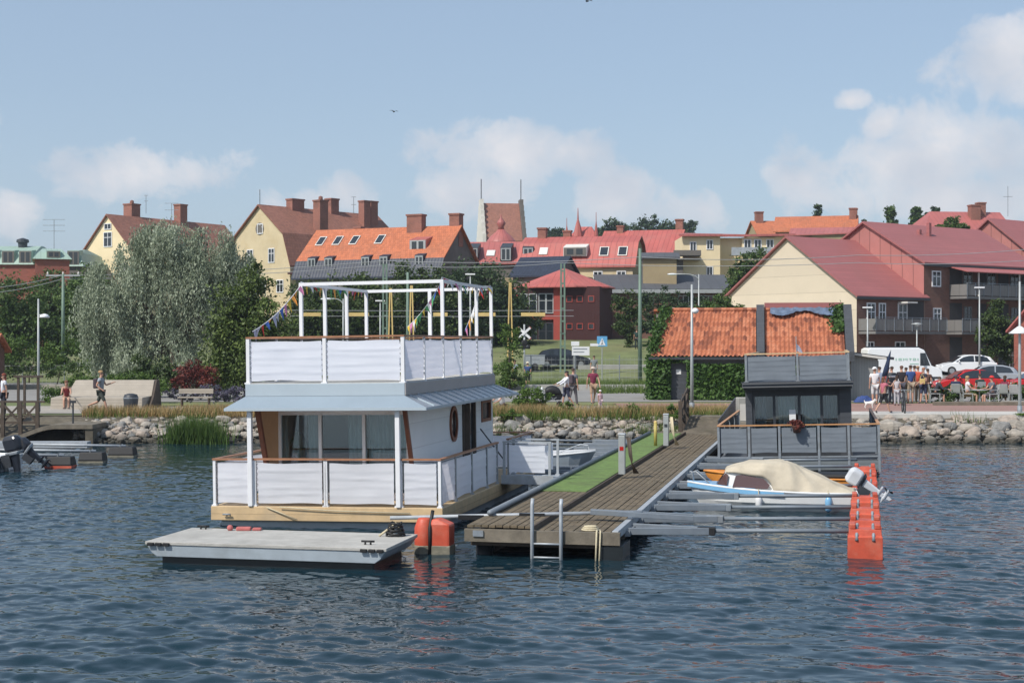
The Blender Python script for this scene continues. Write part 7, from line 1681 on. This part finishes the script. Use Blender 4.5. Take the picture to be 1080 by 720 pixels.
for x in (-1.6,1.7):
    for s in (-1,1):
        mb = MB(); mb.tube([(x,s*.8,.34),(x,s*1.01,.34)],.34,20); w = mb.build('wheel', M['tyre'], q); mb = MB(); mb.tube([(x,s*.9,.34),(x,s*1.02,.34)],.2,14); mb.build('rim', M['rim'], w)
for s in (-1,1): mb = MB(); mb.ball((2.5,s*.75,.9),.1,.15,.12); mb.build('headlight', M['lens'], q, smooth=True)
mb = MB(); mb.box(1.2,-1.2,1.45,1.32,-1.03,1.75); mb.build('mirror', M['dark'], q)
mb = MB()          # the lettering is too small to read in the photograph: strokes of the same size and colour
for x0, gl in ((-.62,'I'),(-.42,'O'),(-.12,'M'),(.28,'T'),(.55,'O'),(.86,'I')):
    def st(a, b, c, d): mb.hexa([(x0+a,-1.022,1.70+b*.5),(x0+c,-1.022,1.70+b*.5),(x0+c,-1.008,1.70+b*.5),(x0+a,-1.008,1.70+b*.5),(x0+a,-1.022,1.70+d*.5),(x0+c,-1.022,1.70+d*.5),(x0+c,-1.008,1.70+d*.5),(x0+a,-1.008,1.70+d*.5)])
    if gl == 'I': st(0,0,.07,.3)
    if gl == 'O': st(0,0,.07,.3); st(.14,0,.21,.3); st(.07,0,.14,.06); st(.07,.24,.14,.3)
    if gl == 'M': st(0,0,.07,.3); st(.12,.1,.18,.3); st(.23,0,.3,.3)
    if gl == 'T': st(.06,0,.13,.24); st(0,.24,.19,.3)
mb.build('lettering', M['green_ink'], q)
mb = MB(); mb.box(.35,-1.02,1.45,.95,-1.005,1.5); mb.build('lettering_line', M['green_ink'], q)
for s in (-.86,.86): mb = MB(); mb.box(-2.2,s-.04,2.552,1.0,s+.04,2.64); mb.build('roof_rail', M['dark'], q)
def C_(label, px, Y, rz, m, kind='hatch', g=None): x = XX(px,Y); car('parked_car', label, (x,Y,G(x,Y)+.05), rz, M[m], kind, g)
PG = 'cars parked at the right'
C_('white hatchback facing left behind the red cars', 1019, 108, B, 'carwhite', 'hatch', PG)
C_('silver white car with pale windscreen between white hatchback and red car', 1042, 97, B*.93, 'carsilver', 'hatch', PG)
C_('red car behind the seated people', 1022, 83, B, 'carred', 'sedan', PG)
C_('red car cut by the right edge beside the tall lamp', 1098, 83, B, 'carred', 'hatch', PG)
C_('white car peeking above the red car at the right edge', 1103, 101, B, 'carwhite', 'hatch', PG)
C_('dark estate car parked below the red pavilion', 594, 113, .03, 'cardark', 'hatch')
tx = XX(564,111); q = thing('trailer', 'silver box trailer behind the dark parked car', 'trailer', (tx,111,G(tx,111)+.03), 0)
mb = MB(); mb.box(-.75,-.6,.45,.75,.6,1.15); mb.build('box', M['carsilver'], q, bevel=.03); mb = MB(); mb.box(-.78,-.63,1.15,.78,.63,1.2); mb.build('lid', M['carsilver'], q)
for s in (-1,1): mb = MB(); mb.tube([(0,s*.62,.28),(0,s*.78,.28)],.28,16); mb.build('wheel', M['tyre'], q)
mb = MB(); mb.bar((.75,0,.45),(1.7,0,.45),.08); mb.build('drawbar', M['galvd'], q)
# birds
for i, (px, py, Y) in enumerate(((619.5,1.5,90),(415.5,118,120))):
    q = thing('bird', ('dark gull high at the top frame edge','tiny dark bird in the open sky above the roof frame')[i], 'bird', P(px,py,Y), .6)
    mb = MB(); mb.ball((0,0,0),.05,.17,.05); mb.build('body', M['dark'], q, smooth=True)
    for s in (-1,1): mb = MB(); mb.ext([(0,-.08,.02),(s*.22,-.06,.10),(s*.42,.05,.05),(s*.2,.06,.09),(0,.06,.02)],(0,0,.012)); mb.build('wing', M['dark'], q)
# ---------------------------------------------------------------- sky, sun, camera
SUN_AZ = math.atan2(-.72,-.69); SUN_EL = R(48)
w = bpy.data.worlds.new('World'); SC.world = w; w.use_nodes = True
t = NT(w); bg = t.n['Background']; sky = t.add('ShaderNodeTexSky', sky_type='NISHITA', sun_disc=False, sun_elevation=SUN_EL, sun_rotation=SUN_AZ, air_density=1.0, dust_density=1.2, ozone_density=1.6, altitude=0)
tc = t.add('ShaderNodeTexCoord'); sp = t.add('ShaderNodeSeparateXYZ'); t.lk(tc.outputs['Generated'], sp.inputs[0])
az = t.math('ARCTAN2', sp.outputs[0], sp.outputs[1]); el = t.math('ARCSINE', sp.outputs[2])
uv = t.add('ShaderNodeCombineXYZ'); t.lk(az, uv.inputs[0]); t.lk(el, uv.inputs[1])
nz = t.add('ShaderNodeTexNoise', i_Scale=26., i_Detail=9, i_Roughness=.62, i_Distortion=.3); t.lk(uv.outputs[0], nz.inputs['Vector'])
nz2 = t.add('ShaderNodeTexNoise', i_Scale=9., i_Detail=5, i_Roughness=.55); t.lk(uv.outputs[0], nz2.inputs['Vector'])
mk = None
for px, py, rx, ry, s in ((120,190,95,40,.8),(205,188,50,30,.6),(12,232,45,30,.75),(545,160,110,34,.9),(500,205,75,40,.75),(655,207,52,34,1.),(365,203,38,24,.65),(855,195,60,48,.75),(985,172,100,58,.95),(1020,215,110,45,.8),(1062,78,78,52,1.),(896,113,22,12,.9),(930,140,30,22,.9),(330,215,60,22,.4),(740,222,70,20,.35),(-120,180,120,50,.8),(1230,160,130,60,.9),(1500,180,140,50,.9),(-420,200,150,50,.8)):
    a = math.atan2(px-540, F); e = math.atan2(360-py, F)
    v = t.add('ShaderNodeVectorMath', operation='SUBTRACT'); t.lk(uv.outputs[0], v.inputs[0]); v.inputs[1].default_value = (a, e, 0)
    v2 = t.add('ShaderNodeVectorMath', operation='MULTIPLY'); t.lk(v.outputs[0], v2.inputs[0]); v2.inputs[1].default_value = (F/rx, F/ry, 1)
    ln = t.add('ShaderNodeVectorMath', operation='LENGTH'); t.lk(v2.outputs[0], ln.inputs[0])
    q = t.math('MULTIPLY', t.math('SUBTRACT', 1.09, ln.outputs['Value']), s)
    mk = q if mk is None else t.math('MAXIMUM', mk, q)
d = t.math('ADD', mk, t.math('MULTIPLY', t.math('SUBTRACT', nz.outputs[0], .5), 1.9))
d = t.math('ADD', d, t.math('MULTIPLY', t.math('SUBTRACT', nz2.outputs[0], .5), .9))
dens = t.ramp(d, [(.10, 0.), (.34, .55), (.75, .9)])
soft = t.add('ShaderNodeTexNoise', i_Scale=14., i_Detail=6); mp = t.add('ShaderNodeMapping'); mp.inputs['Location'].default_value = (.012,-.016,0); t.lk(uv.outputs[0], mp.inputs[0]); t.lk(mp.outputs[0], soft.inputs['Vector'])
ccol = t.ramp(soft.outputs[0], [(.35, (5.3,5.7,6.4)), (.65, (7.5,7.35,7.5))])
hz = t.ramp(el, [(0.0, .60), (.16, .42), (.5, .38)])
base = t.mix(hz, sky.outputs[0], (4.5,5.75,7.35))
base2 = t.mix(dens, base, ccol)
t.lk(base2, bg.inputs[0]); bg.inputs[1].default_value = .1
hm = bpy.data.materials.new('haze'); hm.use_nodes = True; ht = NT(hm); ht.n.remove(ht.n['Principled BSDF'])
hv = ht.add('ShaderNodeVolumePrincipled'); hv.inputs['Color'].default_value = (.86,.91,1.,1); hv.inputs['Density'].default_value = .0003; hv.inputs['Anisotropy'].default_value = .3; ht.lk(hv.outputs[0], ht.n['Material Output'].inputs['Volume'])
mb = MB(); mb.box(-900,-700,-3,900,1400,60); tag(mb.build('haze', hm), kind='stuff')
sun = bpy.data.lights.new('sun', 'SUN'); sun.energy = 3.7; sun.angle = R(.5); sun.color = (1, .955, .88)
so = bpy.data.objects.new('sun', sun); COL.objects.link(so)
sd = Vector((math.sin(SUN_AZ)*math.cos(SUN_EL), math.cos(SUN_AZ)*math.cos(SUN_EL), math.sin(SUN_EL)))
so.rotation_euler = (-sd).to_track_quat('-Z', 'Y').to_euler(); so.location = (-30,-30,40)
cam = bpy.data.cameras.new('camera'); cam.sensor_width = 36; cam.lens = F/1080*36; cam.clip_end = 6000; cam.clip_start = .1
co = bpy.data.objects.new('camera', cam); COL.objects.link(co); co.location = (0,0,H0); co.rotation_euler = (R(90),0,0); SC.camera = co
SC.view_settings.view_transform = 'Standard'; SC.view_settings.look = 'None'; SC.view_settings.gamma = 1; SC.view_settings.exposure = .22
SC.cycles.max_bounces = 6; SC.cycles.transparent_max_bounces = 12; SC.cycles.sample_clamp_indirect = 6
